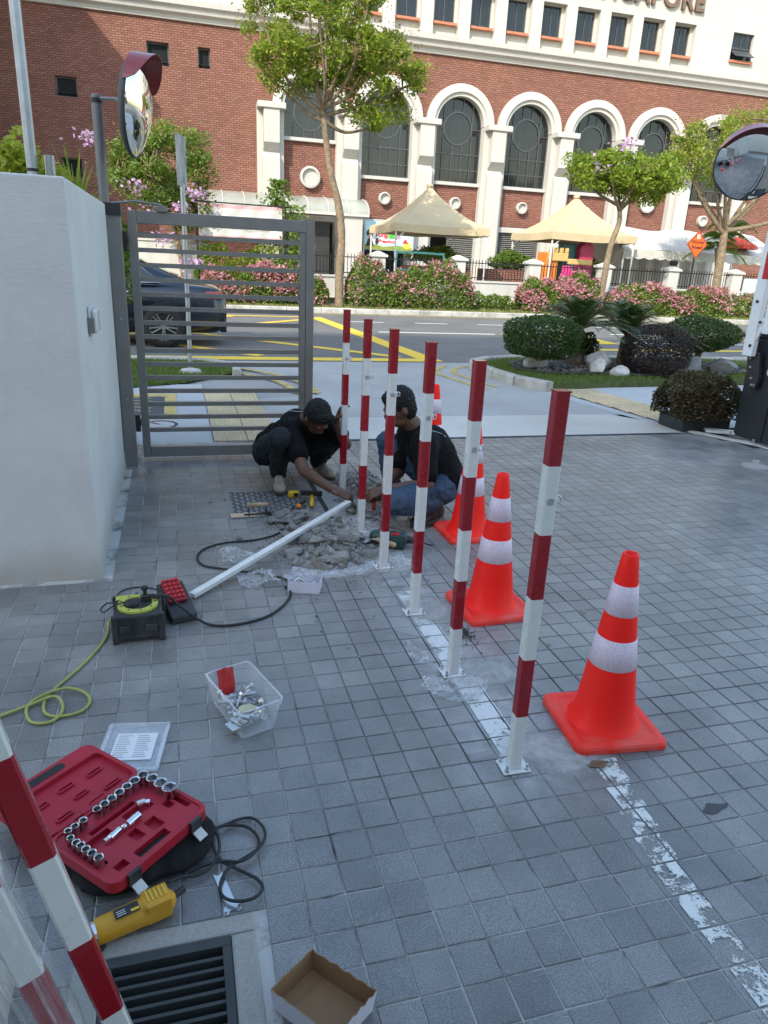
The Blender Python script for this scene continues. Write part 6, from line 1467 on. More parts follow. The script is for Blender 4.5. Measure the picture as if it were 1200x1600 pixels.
# ------------------------------------------------------------------ tools and boxes on the tiles
mat('black_plastic', (0.022, 0.024, 0.027), 0.5, var=0.25, scale=8, dirt=(0.10, 0.10, 0.10), dirt_amt=0.5); mat('black_rubber', (0.018, 0.019, 0.02), 0.55, var=0.2); mat('lime_plastic', (0.40, 0.43, 0.08), 0.45, var=0.1, dirt=(0.25, 0.25, 0.1), dirt_amt=0.4); mat('hose_lime', (0.30, 0.32, 0.09), 0.45, var=0.12); mat('red_plastic', (0.36, 0.012, 0.03), 0.45, var=0.08, scale=5); mat('red_plastic_dark', (0.22, 0.008, 0.018), 0.55, var=0.1); mat('yellow_tool', (0.55, 0.27, 0.015), 0.45, var=0.12, dirt=(0.35, 0.2, 0.05), dirt_amt=0.4); mat('label_black', (0.015, 0.015, 0.016), 0.4); mat('wood_handle', (0.42, 0.29, 0.17), 0.6, var=0.2, scale=14); mat('bright_steel', (0.62, 0.63, 0.64), 0.22, metal=1.0, var=0.12, scale=20); mat('paper_white', (0.66, 0.67, 0.68), 0.7, var=0.05); mat('card_white', (0.58, 0.57, 0.66), 0.6, var=0.05); mat('card_brown', (0.25, 0.145, 0.075), 0.8, var=0.12, scale=8); mat('yellow_bright', (0.65, 0.42, 0.02), 0.4, var=0.08); mat('orange_tool', (0.65, 0.20, 0.02), 0.4); mat('tool_green', (0.018, 0.05, 0.05), 0.45, var=0.2); mat('tool_red', (0.45, 0.02, 0.02), 0.4); mat('ink', (0.20, 0.21, 0.23), 0.7); mat('leaf_brown', (0.18, 0.10, 0.06), 0.8, var=0.3)
m_, nt_, p_, o_ = new_mat('clear_plastic'); p_.inputs['Base Color'].default_value = (0.74, 0.79, 0.84, 1); p_.inputs['Roughness'].default_value = 0.22
nt_.links.new(ramp(nt_, noise(nt_, obj_coord(nt_), 14, 4), [(0.3, (0.20,) * 3), (0.7, (0.34,) * 3)]), p_.inputs['Alpha'])
m_, nt_, p_, o_ = new_mat('thin_film'); p_.inputs['Base Color'].default_value = (0.72, 0.76, 0.80, 1); p_.inputs['Roughness'].default_value = 0.15
nt_.links.new(ramp(nt_, noise(nt_, obj_coord(nt_), 22, 6, 0.7, 1.5), [(0.38, (0.06,) * 3), (0.55, (0.32,) * 3), (0.68, (0.85,) * 3)]), p_.inputs['Alpha']); bump(nt_, p_, noise(nt_, obj_coord(nt_), 30, 5, 0.7, 1), 0.7, 0.01)  # pale opaque patches put crumple highlights into the film

# white square tube lying across the rubble
wb = thing('white_tube', 'long white square tube lying from the charger to the left hand worker', 'tube', (0, 0, 0))
A, B = Vector((0.004, 3.073, 0.018)), Vector((0.940, 3.955, 0.128)); MB().bar(A, B, 0.036, 0.022).build('profile', 'post_white', wb, bevel=0.002); d = (B - A).normalized(); MB().bar(B + d * 0.0005, B + d * 0.002, 0.030, 0.016).build('open_end', 'label_black', wb)
# cable reel
cr = thing('cable_reel', 'dark boxed cable reel with lime green socket ring', 'cable reel', (-0.212, 2.81, 0.002), 0.04)
MB().box(-0.095, 0.095, -0.095, 0.10, 0.012, 0.118).build('case', 'black_plastic', cr, bevel=0.008)
for sx in (-1, 1):
    for sy in (-0.09, 0.09): MB().box(sx * 0.090 - 0.012, sx * 0.090 + 0.012, sy - 0.012, sy + 0.012, 0.0, 0.122).build('corner_leg', 'black_plastic', cr, bevel=0.004)
    MB().box(sx * 0.05 - 0.022, sx * 0.05 + 0.022, -0.106, -0.096, 0.050, 0.078).build('clip', 'black_plastic', cr, bevel=0.003)
MB().lathe([(0.080, 0.1185), (0.080, 0.128), (0.074, 0.131), (0.058, 0.131), (0.056, 0.119)], 36).build('lime_ring', 'lime_plastic', cr); MB().box(-0.088, 0.02, 0.055, 0.095, 0.1185, 0.124).build('lime_corner', 'lime_plastic', cr, bevel=0.003)
MB().lathe([(0.055, 0.119), (0.052, 0.126), (0.02, 0.127), (0.001, 0.127)], 28).build('socket_plate', 'black_plastic', cr)
for k in range(9): a = 2 * PI * k / 9; MB().obox((0.069 * math.cos(a), 0.069 * math.sin(a), 0.1318), (0.010, 0.006, 0.001), Matrix.Rotation(a, 3, 'Z')).build('mark', 'label_black', cr)
MB().lathe([(0.026, 0.127), (0.027, 0.142), (0.020, 0.146), (0.001, 0.146)], 18, (-0.022, -0.010, 0)).build('plug', 'black_rubber', cr, smooth=True); MB().lathe([(0.018, 0.127), (0.017, 0.150), (0.008, 0.156), (0.008, 0.176), (0.014, 0.178), (0.014, 0.190), (0.001, 0.192)], 16, (0.030, 0.022, 0)).build('crank_knob', 'black_rubber', cr)
MB().tube([(0.030, 0.022, 0.142), (0.06, 0.02, 0.146), (0.085, 0.01, 0.142)], 0.010, 8).build('cable_plug', 'black_rubber', cr)
# battery charger with red ribbed pack
bc = thing('battery_charger', 'black battery charger holding a red ribbed pack beside the cable reel', 'charger', (-0.062, 2.955, 0.0), 0.30); bc.scale = (1.18, 1.18, 1.18)
MB().prism_x([(-0.095, 0.0), (0.09, 0.0), (0.09, 0.085), (0.07, 0.092), (-0.06, 0.045), (-0.095, 0.03)], -0.048, 0.048).build('housing', 'black_plastic', bc, bevel=0.006)
pk = MB().obox((-0.003, 0.015, 0.080), (0.068, 0.115, 0.016), Matrix.Rotation(0.33, 3, 'X')).build('battery_pack', 'red_plastic_dark', bc, bevel=0.004)
for i in range(5):
    for j in range(4): MB().obox((-0.027 + 0.016 * j, -0.022 + 0.021 * i, 0.0765 + 0.0072 * i), (0.011, 0.014, 0.010), Matrix.Rotation(0.33, 3, 'X')).build('rib', 'tool_red', pk, bevel=0.002)
# cables
def cable(label, pts, r, m, name='cable', cat='cable', z=None, lift=None, group=None):
    P = [(x, y, (r + 0.001) if z is None else z[i]) for i, (x, y) in enumerate(pts)]
    return tag(MB().tube(smooth_path(P, 6), r, 8).build(name, m, smooth=True), label, cat, group)
hz = [0.006] * 20
hose = [(-0.305, 2.90), (-0.336, 2.88), (-0.342, 2.759), (-0.407, 2.575), (-0.479, 2.435), (-0.506, 2.36), (-0.498, 2.282), (-0.453, 2.247), (-0.384, 2.259), (-0.357, 2.318), (-0.386, 2.376), (-0.453, 2.401), (-0.531, 2.365), (-0.559, 2.314), (-0.534, 2.235), (-0.478, 2.217), (-0.444, 2.253), (-0.445, 2.309), (-0.478, 2.355), (-0.565, 2.322), (-0.70, 2.25)]
cable('lime green cable coiled on the tiles at the left edge', hose, 0.0055, 'hose_lime', z=[0.03, 0.02] + [0.0065] * 8 + [0.012, 0.017, 0.013, 0.008, 0.007, 0.007, 0.010, 0.014, 0.018, 0.010, 0.007])
cable('black cable curving from the cable reel to the white carton', [(-0.13, 2.84), (-0.09, 2.85), (-0.055, 2.86), (0.052, 2.81), (0.157, 2.78), (0.297, 2.818), (0.394, 2.911), (0.453, 3.034), (0.44, 3.12)], 0.0055, 'black_rubber', z=[0.144, 0.13, 0.085, 0.012, 0.0065, 0.0065, 0.0065, 0.0065, 0.0065])
cable('black cable loop running from the rubble heap past the white tube', [(0.66, 4.28), (0.60, 4.1), (0.554, 3.948), (0.499, 3.82), (0.364, 3.742), (0.189, 3.722), (0.077, 3.648), (0.041, 3.54), (0.069, 3.436), (0.152, 3.382), (0.258, 3.324), (0.407, 3.245), (0.457, 3.19), (0.45, 3.10)], 0.0055, 'black_rubber')
cable('thin black charger lead looping behind the cable reel', [(-0.10, 3.04), (-0.09, 3.12), (-0.14, 3.19), (-0.241, 3.235), (-0.31, 3.20), (-0.32, 3.10), (-0.27, 3.0), (-0.22, 2.95)], 0.003, 'black_rubber', z=[0.05, 0.03, 0.005, 0.005, 0.005, 0.02, 0.06, 0.11])
cable('thin black plug lead curling off the left of the cable reel', [(-0.232, 2.80), (-0.28, 2.80), (-0.315, 2.80), (-0.345, 2.81), (-0.36, 2.84), (-0.335, 2.86), (-0.30, 2.83)], 0.003, 'black_rubber', z=[0.145, 0.140, 0.125, 0.10, 0.10, 0.115, 0.128])
gc = [(-0.089, 1.436), (-0.052, 1.455), (-0.016, 1.462), (0.018, 1.483), (0.04, 1.527), (0.038, 1.585), (0.017, 1.613), (-0.014, 1.622), (-0.048, 1.598), (-0.074, 1.562), (-0.074, 1.537), (-0.06, 1.537), (-0.025, 1.576), (0.017, 1.603), (0.059, 1.621), (0.1, 1.636), (0.137, 1.631), (0.161, 1.591), (0.163, 1.547), (0.14, 1.51), (0.1, 1.488), (0.063, 1.47), (0.041, 1.437), (0.036, 1.399), (0.052, 1.37), (0.084, 1.355), (0.117, 1.358), (0.138, 1.383), (0.128, 1.417), (0.096, 1.45), (0.064, 1.478), (0.04, 1.499), (0.026, 1.546), (0.028, 1.587), (0.049, 1.613), (0.086, 1.615), (0.122, 1.6), (0.143, 1.561), (0.143, 1.522), (0.119, 1.49), (0.087, 1.478), (0.046, 1.491), (-0.004, 1.491), (-0.043, 1.479), (-0.05, 1.466)]
gz = [0.036, 0.026, 0.016] + [0.012 + 0.008 * (0.5 + 0.5 * math.sin(i * 0.9)) for i in range(len(gc) - 3)]
cable('black flex of the yellow grinder coiled in loops on the tiles', gc, 0.0042, 'black_rubber', z=gz)
# clear bin of bolts and its lid
def shell(corners_b, corners_t, zb, zt, rc=0.02, n=6, notch=None):
    """thin open box between a bottom and a top outline"""
    def rnd(c):
        out = []
        for i in range(4):
            p, q, r = Vector(c[i - 1]), Vector(c[i]), Vector(c[(i + 1) % 4]); a, b = q + (p - q).normalized() * rc, q + (r - q).normalized() * rc
            for k in range(n + 1): t = k / n; out.append(a * (1 - t) ** 2 + q * 2 * t * (1 - t) + b * t * t)
        return out
    b = MB(); lo, hi = rnd(corners_b), rnd(corners_t); m = len(lo)
    b.add([(p.x, p.y, zb) for p in lo] + [(p.x, p.y, zt) for p in hi], [(k, (k + 1) % m, m + (k + 1) % m, m + k) for k in range(m)] + [tuple(range(m - 1, -1, -1))])
    return b, hi
bb_, bt_ = [(0.055, 2.235), (0.140, 2.000), (0.255, 2.045), (0.178, 2.275)], [(0.034, 2.242), (0.135, 1.982), (0.283, 2.040), (0.190, 2.300)]
bn2 = thing('plastic_bin', 'clear plastic bin full of bolts with a red packet', 'bin', (0, 0, 0))
b, rim = shell(bb_, bt_, 0.003, 0.115); b.build('tub', 'clear_plastic', bn2, smooth=False); MB().tube([(p.x, p.y, 0.115 - (0.012 if 14 < i < 17 else 0)) for i, p in enumerate(rim)] + [(rim[0].x, rim[0].y, 0.115)], 0.0035, 6).build('rim', 'clear_plastic', bn2)
rg = random.Random(3)
bo = MB()
for k in range(60):
    u, v = rg.uniform(0.12, 0.88), rg.uniform(0.1, 0.9); c0 = Vector(bb_[0]).lerp(Vector(bb_[1]), u); c1 = Vector(bb_[3]).lerp(Vector(bb_[2]), u); p = c0.lerp(c1, v); z = rg.uniform(0.012, 0.055); a, e = rg.uniform(0, 6.28), rg.gauss(0, 0.35); L = rg.uniform(0.02, 0.045); d = Vector((math.cos(a) * math.cos(e), math.sin(a) * math.cos(e), math.sin(e)))
    q = Vector((p.x, p.y, z)); q2 = q + d * L
    o = MB().cyl(q - d * L * 0.5, q + d * L * 0.5, 0.0045, n=8).cyl(q + d * L * 0.5, q + d * (L * 0.5 + 0.008), 0.009, n=6).build('anchor_bolt', 'zinc')
    tag(o, 'zinc anchor bolt lying loose in the clear bin', 'bolt', 'bolts in the clear bin')
for k in range(3): tag(MB().obox((0.13 + 0.02 * k, 2.05 + 0.02 * k, 0.030 + 0.008 * k), (0.07, 0.05, 0.004), Matrix.Rotation(0.5 + 0.2 * k, 3, 'Z')).build('steel_plate', 'zinc'), ['lowest small steel plate in the clear bin', 'middle small steel plate in the clear bin', 'top small steel plate in the clear bin'][k], 'plate')
rp = MB(); g = [[(0.078 + 0.056 * i / 4 + 0.003 * math.sin(j), 2.215 + 0.030 * j / 4 + 0.018 * i / 4, 0.030 + 0.092 * j / 4 + 0.004 * math.sin(i * 2 + j)) for i in range(5)] for j in range(5)]
for j in range(4):
    for i in range(4): rp.poly([g[j][i], g[j][i + 1], g[j + 1][i + 1], g[j + 1][i]])
o = tag(rp.build('red_packet', 'tool_red'), 'shiny red packet standing in the corner of the clear bin', 'packet'); o.modifiers.new('solid', 'SOLIDIFY').thickness = 0.004
yb = MB(); yb.ell((0.165, 2.10, 0.052), (0.030, 0.024, 0.006), 10, 6); mat('bag_cream', (0.48, 0.45, 0.28), 0.5); tag(yb.build('yellowed_bag', 'bag_cream'), 'small yellowish bag among the bolts in the clear bin', 'bag')
ld = thing('bin_lid', 'clear plastic lid with a white leaflet lying near the red case', 'lid', (-0.200, 2.025, 0.003), -0.16)
MB().box(-0.095, 0.095, -0.115, 0.115, 0.0, 0.005).build('panel', 'clear_plastic', ld, bevel=0.004); r_ = MB()
for s in (-1, 1): r_.box(-0.097, 0.097, s * 0.112 - 0.006, s * 0.112 + 0.006, 0.0055, 0.014); r_.box(s * 0.092 - 0.006, s * 0.092 + 0.006, -0.105, 0.105, 0.0055, 0.014)
r_.build('raised_rim', 'clear_plastic', ld); lf = MB().box(-0.062, 0.066, -0.062, 0.070, 0.0058, 0.0066).build('leaflet', 'paper_white', ld)
for col in (0, 1):
    for k in range(11): w = 0.045 - 0.012 * ((k * 7 + col * 3) % 4) / 3; MB().box(-0.056 + 0.062 * col, -0.056 + 0.062 * col + w, 0.056 - 0.0105 * k, 0.0585 - 0.0105 * k, 0.0068, 0.0070).build('print_line', 'ink', lf)

# red socket case lying open on a black bag
bag = thing('tool_bag', 'slumped black tool bag under the open red case', 'bag', (-0.19, 1.60, 0.0), 0.75)
bgm = MB(); bgm.ell((0, -0.03, 0.030), (0.17, 0.13, 0.040), 20, 10); bgm.ell((0.07, -0.09, 0.026), (0.12, 0.11, 0.034), 16, 8); bgm.ell((-0.05, 0.06, 0.03), (0.12, 0.10, 0.03), 16, 8); mat('bag_black', (0.007, 0.007, 0.008), 0.9, var=0.3); remeshed(bgm, 'body', 'bag_black', bag, 0.008, 4, disp=0.015, dscale=0.05)
def pocket_plate(b, x0, x1, y0, y1, z, holes, depth):
    xs = sorted({x0, x1, *[h[0] for h in holes], *[h[1] for h in holes]}); ys = sorted({y0, y1, *[h[2] for h in holes], *[h[3] for h in holes]})
    for a, c in zip(xs[:-1], xs[1:]):
        for e, f in zip(ys[:-1], ys[1:]):
            mx, my = (a + c) / 2, (e + f) / 2
            if not any(h[0] < mx < h[1] and h[2] < my < h[3] for h in holes): b.poly([(a, e, z), (c, e, z), (c, f, z), (a, f, z)])
    for h in holes:
        zz = z - depth; b.poly([(h[0], h[2], zz), (h[1], h[2], zz), (h[1], h[3], zz), (h[0], h[3], zz)])
        for p, q in (((h[0], h[2]), (h[1], h[2])), ((h[1], h[2]), (h[1], h[3])), ((h[1], h[3]), (h[0], h[3])), ((h[0], h[3]), (h[0], h[2]))): b.poly([(*p, zz), (*q, zz), (*q, z), (*p, z)])
def rrect(x0, x1, y0, y1, r, n=5):
    return [(cx + r * math.cos(a0 + PI / 2 * k / n), cy + r * math.sin(a0 + PI / 2 * k / n)) for cx, cy, a0 in ((x1 - r, y1 - r, 0), (x0 + r, y1 - r, PI / 2), (x0 + r, y0 + r, PI), (x1 - r, y0 + r, 1.5 * PI)) for k in range(n + 1)]
def ring_prism(b, outer, inner, z0, z1):
    n = len(outer); b.add([(x, y, z) for z in (z0, z1) for x, y in outer] + [(x, y, z) for z in (z0, z1) for x, y in inner],
        [(k, (k + 1) % n, n + (k + 1) % n, n + k) for k in range(n)] + [(2 * n + (k + 1) % n, 2 * n + k, 3 * n + k, 3 * n + (k + 1) % n) for k in range(n)] + [(n + k, n + (k + 1) % n, 3 * n + (k + 1) % n, 3 * n + k) for k in range(n)] + [((k + 1) % n, k, 2 * n + k, 2 * n + (k + 1) % n) for k in range(n)])
cs_ = thing('socket_case', 'open red plastic socket-set case at the left', 'tool case', (-0.266, 1.675, 0.062), math.radians(43.6))
W2 = 0.158
# base half with pockets and a slot for the handle
b = MB(); out = rrect(-W2, W2, -0.252, -0.004, 0.028); inn = rrect(-W2 + 0.012, W2 - 0.012, -0.240, -0.014, 0.020); ring_prism(b, out, inn, 0.008, 0.042); b.build('rim', 'red_plastic', cs_, bevel=0.003)
holes = [(-0.060, 0.040, -0.232, -0.205), (-0.118, -0.085, -0.225, -0.200), (0.095, 0.118, -0.165, -0.135), (0.005, 0.085, -0.120, -0.085), (-0.105, -0.040, -0.120, -0.085), (-0.03, 0.0, -0.185, -0.145), (0.02, 0.055, -0.195, -0.15), (-0.080, 0.060, -0.078, -0.062), (-0.13, -0.112, -0.18, -0.06), (0.125, 0.142, -0.20, -0.10)]
b = MB(); pocket_plate(b, -W2 + 0.013, W2 - 0.013, -0.239, -0.015, 0.037, holes, 0.016); b.build('tray', 'red_plastic', cs_)
MB().box(-0.055, 0.035, -0.230, -0.207, 0.0212, 0.0225).build('handle_slot', 'label_black', cs_)
for x in (-0.10, 0.10): lt = MB().box(x - 0.018, x + 0.018, -0.262, -0.2525, 0.010, 0.044).build('latch', 'black_plastic', cs_); MB().obox((x, -0.272, 0.004), (0.028, 0.030, 0.004), Matrix.Rotation(0.5, 3, 'X')).build('clasp', 'fixture_white', lt)
for k in range(4): MB().cyl((-0.12 + 0.075 * k, 0.0, 0.040), (-0.075 + 0.075 * k, 0.0, 0.040), 0.0045, n=8).build('hinge', 'red_plastic', cs_)
# lid half: shallow tray with raised ribs and a handle opening
b = MB(); out = rrect(-W2, W2, 0.010, 0.246, 0.030); inn = rrect(-W2 + 0.012, W2 - 0.012, 0.022, 0.191, 0.022); ring_prism(b, out, inn, 0.004, 0.033); b.build('lid_rim', 'red_plastic', cs_, bevel=0.003)
MB().prism(rrect(-W2 + 0.011, W2 - 0.011, 0.021, 0.192, 0.022), 0.005, 0.018).build('lid_panel', 'red_plastic', cs_)
for x0, x1, y0, y1 in ((-0.105, -0.055, 0.125, 0.142), (-0.02, 0.03, 0.135, 0.152), (0.065, 0.115, 0.125, 0.142), (-0.09, -0.04, 0.045, 0.060), (-0.01, 0.035, 0.080, 0.095), (0.06, 0.115, 0.045, 0.060), (0.0, 0.05, 0.030, 0.043)):
    b = MB(); ring_prism(b, rrect(x0, x1, y0, y1, 0.006, 3), rrect(x0 + 0.004, x1 - 0.004, y0 + 0.004, y1 - 0.004, 0.004, 3), 0.0182, 0.024); b.build('lid_pocket', 'red_plastic', cs_); MB().prism(rrect(x0 + 0.004, x1 - 0.004, y0 + 0.004, y1 - 0.004, 0.004, 3), 0.0182, 0.019).build('pocket_floor', 'red_plastic_dark', cs_)
MB().prism(rrect(-0.065, 0.055, 0.204, 0.232, 0.010, 4), 0.0332, 0.034).build('handle_opening', 'label_black', cs_)
# chrome sockets
mat('socket_steel', (0.46, 0.46, 0.47), 0.2, metal=1.0, var=0.12, scale=30)
def socket(r, h):
    b = MB(); n = 24; hx = lambda rr: [(rr / math.cos(((2 * PI * k / n + PI / 6) % (PI / 3)) - PI / 6) * math.cos(2 * PI * k / n), rr / math.cos(((2 * PI * k / n + PI / 6) % (PI / 3)) - PI / 6) * math.sin(2 * PI * k / n)) for k in range(n)]
    ring = [[(r * math.cos(2 * PI * k / n), r * math.sin(2 * PI * k / n), z) for k in range(n)] for z in (0, h * 0.4)] + [[(r * 1.0 * math.cos(2 * PI * k / n), r * math.sin(2 * PI * k / n), h) for k in range(n)], [(r * 0.93 * math.cos(2 * PI * k / n), r * 0.93 * math.sin(2 * PI * k / n), h + 0.001) for k in range(n)], [(x, y, h - 0.001) for x, y in hx(r * 0.68)], [(x, y, h * 0.35) for x, y in hx(r * 0.68)]]
    b.add([p for q in ring for p in q], [(i * n + k, i * n + (k + 1) % n, (i + 1) * n + (k + 1) % n, (i + 1) * n + k) for i in range(5) for k in range(n)] + [tuple(range(5 * n, 6 * n))])
    return b
Rc2 = Matrix.Translation((-0.266, 1.675, 0.062)) @ Matrix.Rotation(math.radians(43.6), 4, 'Z')
row = [(0.128, -0.030, 0.0125), (0.100, -0.030, 0.0120), (0.072, -0.031, 0.0112), (0.046, -0.032, 0.0108), (0.021, -0.033, 0.0102), (-0.003, -0.034, 0.0098), (-0.026, -0.035, 0.0095), (-0.074, -0.038, 0.0088), (-0.096, -0.038, 0.0082), (-0.117, -0.038, 0.0080)]
col = [(0.134, -0.062, 0.0135), (0.134, -0.094, 0.0150), (0.134, -0.128, 0.0162)]
low = [(-0.128, -0.062, 0.0075), (-0.130, -0.086, 0.0085), (-0.130, -0.102, 0.0085), (-0.130, -0.124, 0.0088), (-0.130, -0.146, 0.0092), (-0.130, -0.170, 0.0095)]
onames = ['first', 'second', 'third', 'fourth', 'fifth', 'sixth', 'seventh', 'eighth', 'ninth', 'tenth']
for lst, lb in ((row, 'chrome socket, %s from the right along the hinge of the red case'), (col, 'large chrome socket, %s down the right end of the red case'), (low, 'small chrome socket, %s down the left end of the red case')):
    for i, (x, y, r) in enumerate(lst):
        o = socket(r * 1.28, 0.026).build('socket', 'socket_steel'); o.location = Rc2 @ Vector((x, y, 0.0375)); o.rotation_euler = (random.uniform(-0.05, 0.05), random.uniform(-0.05, 0.05), random.uniform(0, 1)); tag(o, lb % onames[i], 'socket', 'sockets in the red case')
uj = thing('universal_joint', 'chrome universal joint lying in the middle of the red case', 'joint', Rc2 @ Vector((-0.02, -0.128, 0.046)), math.radians(43.6) - 0.0)
MB().cyl((-0.045, 0, 0), (-0.012, 0.004, 0), 0.0085, n=14).box(-0.060, -0.045, -0.005, 0.005, -0.005, 0.005).build('drive_end', 'chrome', uj); MB().cyl((0.010, 0.0, 0), (0.048, 0.0, 0.003), 0.0105, n=14).build('socket_end', 'chrome', uj); MB().ell((0, 0, 0), 0.0085, 10, 6).build('cross', 'chrome', uj)
ad = thing('adapter', 'small chrome adapter near the middle of the red case', 'adapter', Rc2 @ Vector((0.062, -0.100, 0.045))); MB().cyl((-0.012, 0, 0), (0.008, 0.004, 0.002), 0.0095, n=12).box(0.008, 0.020, -0.005, 0.007, -0.004, 0.006).build('body', 'chrome', ad)

# yellow angle grinder
ag = thing('angle_grinder', 'yellow angle grinder lying beside the drain', 'grinder', (-0.165, 1.357, 0.034), math.radians(19))
g1 = MB(); g1.cap((-0.075, 0, 0), 0.030, (0.02, 0, 0), 0.032, 16); g1.cap((0.02, 0, 0), 0.030, (0.075, 0, 0.002), 0.027, 16); g1.obox((0.055, 0.0, 0.006), (0.06, 0.056, 0.055)); remeshed(g1, 'motor_housing', 'yellow_tool', ag, 0.004, 3)
for k in range(5): MB().obox((0.035 + 0.010 * k, 0.004, 0.0345), (0.004, 0.032, 0.003)).build('vent', 'yellow_bright', ag)
MB().obox((-0.015, -0.006, 0.0335), (0.055, 0.028, 0.001)).build('label', 'label_black', ag); MB().obox((0.002, -0.013, 0.0344), (0.018, 0.007, 0.0006)).build('label_logo', 'yellow_bright', ag)
for k in range(3): MB().obox((-0.028, -0.014 + 0.006 * k, 0.0344), (0.02, 0.0012, 0.0006)).build('label_text', 'paper_white', ag)
MB().cyl((-0.085, 0, 0), (-0.12, 0, 0), 0.029, 0.025, n=16).build('gear_head', 'bright_steel', ag); MB().cyl((-0.10, 0, -0.033), (-0.10, 0, -0.015), 0.036, n=24).build('disc_guard', 'black_steel', ag); MB().tube(smooth_path([(0.085, 0, 0.004), (0.105, 0.004, 0.003), (0.125, 0.012, 0.0)], 4), 0.0085, 8).build('cord_sleeve', 'black_rubber', ag)
# flat pin spanner
sp2 = thing('pin_spanner', 'flat steel pin spanner within the loops of the black flex', 'spanner', (0.0, 0.0, 0.0))
d = Vector((0.064 - 0.032, 1.336 - 1.468, 0)).normalized(); s = Vector((-d.y, d.x, 0)); o0 = Vector((0.032, 1.468, 0.002)); q = lambda u, v: ((o0 + d * u + s * v).x, (o0 + d * u + s * v).y)
MB().prism([q(0, -0.011), q(0.008, -0.005), q(0.008, 0.005), q(0, 0.012), q(0.105, 0.014), q(0.118, 0.022), q(0.133, 0.022), q(0.133, 0.012), q(0.124, 0.006), q(0.124, -0.006), q(0.133, -0.012), q(0.133, -0.022), q(0.118, -0.020), q(0.10, -0.011)][::-1], 0.002, 0.005).build('blade', 'zinc', sp2)
for v in (-0.016, 0.016): c = o0 + d * 0.126 + s * v; MB().cyl((c.x, c.y, 0.005), (c.x, c.y, 0.013), 0.004, n=10).build('pin', 'zinc', sp2)
# open cardboard box
cb2 = thing('cardboard_box', 'small open carton, brown inside and white outside, at the bottom', 'box', (0, 0, 0.001))
bo_b = [(0.128, 1.085), (0.222, 1.150), (0.330, 1.032), (0.232, 0.965)]; bo_t = [(0.122, 1.085), (0.222, 1.156), (0.337, 1.030), (0.232, 0.958)]
bc_ = Vector((0.228, 1.058))
for i in range(4):
    a, c, at, ct = Vector(bo_b[i]), Vector(bo_b[(i + 1) % 4]), Vector(bo_t[i]), Vector(bo_t[(i + 1) % 4]); nrm = ((a + c) / 2 - bc_).normalized() * 0.0012
    hs = [0.058 + 0.004 * math.sin(3.1 * k + i) + random.uniform(-0.0015, 0.0015) for k in range(11)]; o_, i_ = MB(), MB()
    for k in range(10):
        lo0, lo1 = a.lerp(c, k / 10), a.lerp(c, (k + 1) / 10); hi0, hi1 = at.lerp(ct, k / 10), at.lerp(ct, (k + 1) / 10)
        o_.poly([((lo0 + nrm).x, (lo0 + nrm).y, 0), ((lo1 + nrm).x, (lo1 + nrm).y, 0), ((hi1 + nrm).x, (hi1 + nrm).y, hs[k + 1]), ((hi0 + nrm).x, (hi0 + nrm).y, hs[k])]); i_.poly([((lo0 - nrm).x, (lo0 - nrm).y, 0), ((lo1 - nrm).x, (lo1 - nrm).y, 0), ((hi1 - nrm).x, (hi1 - nrm).y, hs[k + 1]), ((hi0 - nrm).x, (hi0 - nrm).y, hs[k])])
        i_.poly([((hi0 - nrm).x, (hi0 - nrm).y, hs[k]), ((hi1 - nrm).x, (hi1 - nrm).y, hs[k + 1]), ((hi1 + nrm).x, (hi1 + nrm).y, hs[k + 1]), ((hi0 + nrm).x, (hi0 + nrm).y, hs[k])])
    sd = o_.build('side', 'card_white', cb2); i_.build('side_lining', 'card_brown', sd)
MB().prism([tuple(p) for p in bo_b], 0.001, 0.004).build('bottom', 'card_brown', cb2)
for i in (0, 2): a, c = Vector(bo_b[i]), Vector(bo_b[(i + 1) % 4]); n2 = (bc_ - (a + c) / 2).normalized(); MB().prism([tuple(a), tuple(c), tuple(c + n2 * 0.030), tuple(a + n2 * 0.030)], 0.0045 + 0.0003 * i, 0.0056 + 0.0003 * i).build('bottom_flap', 'card_brown', cb2)
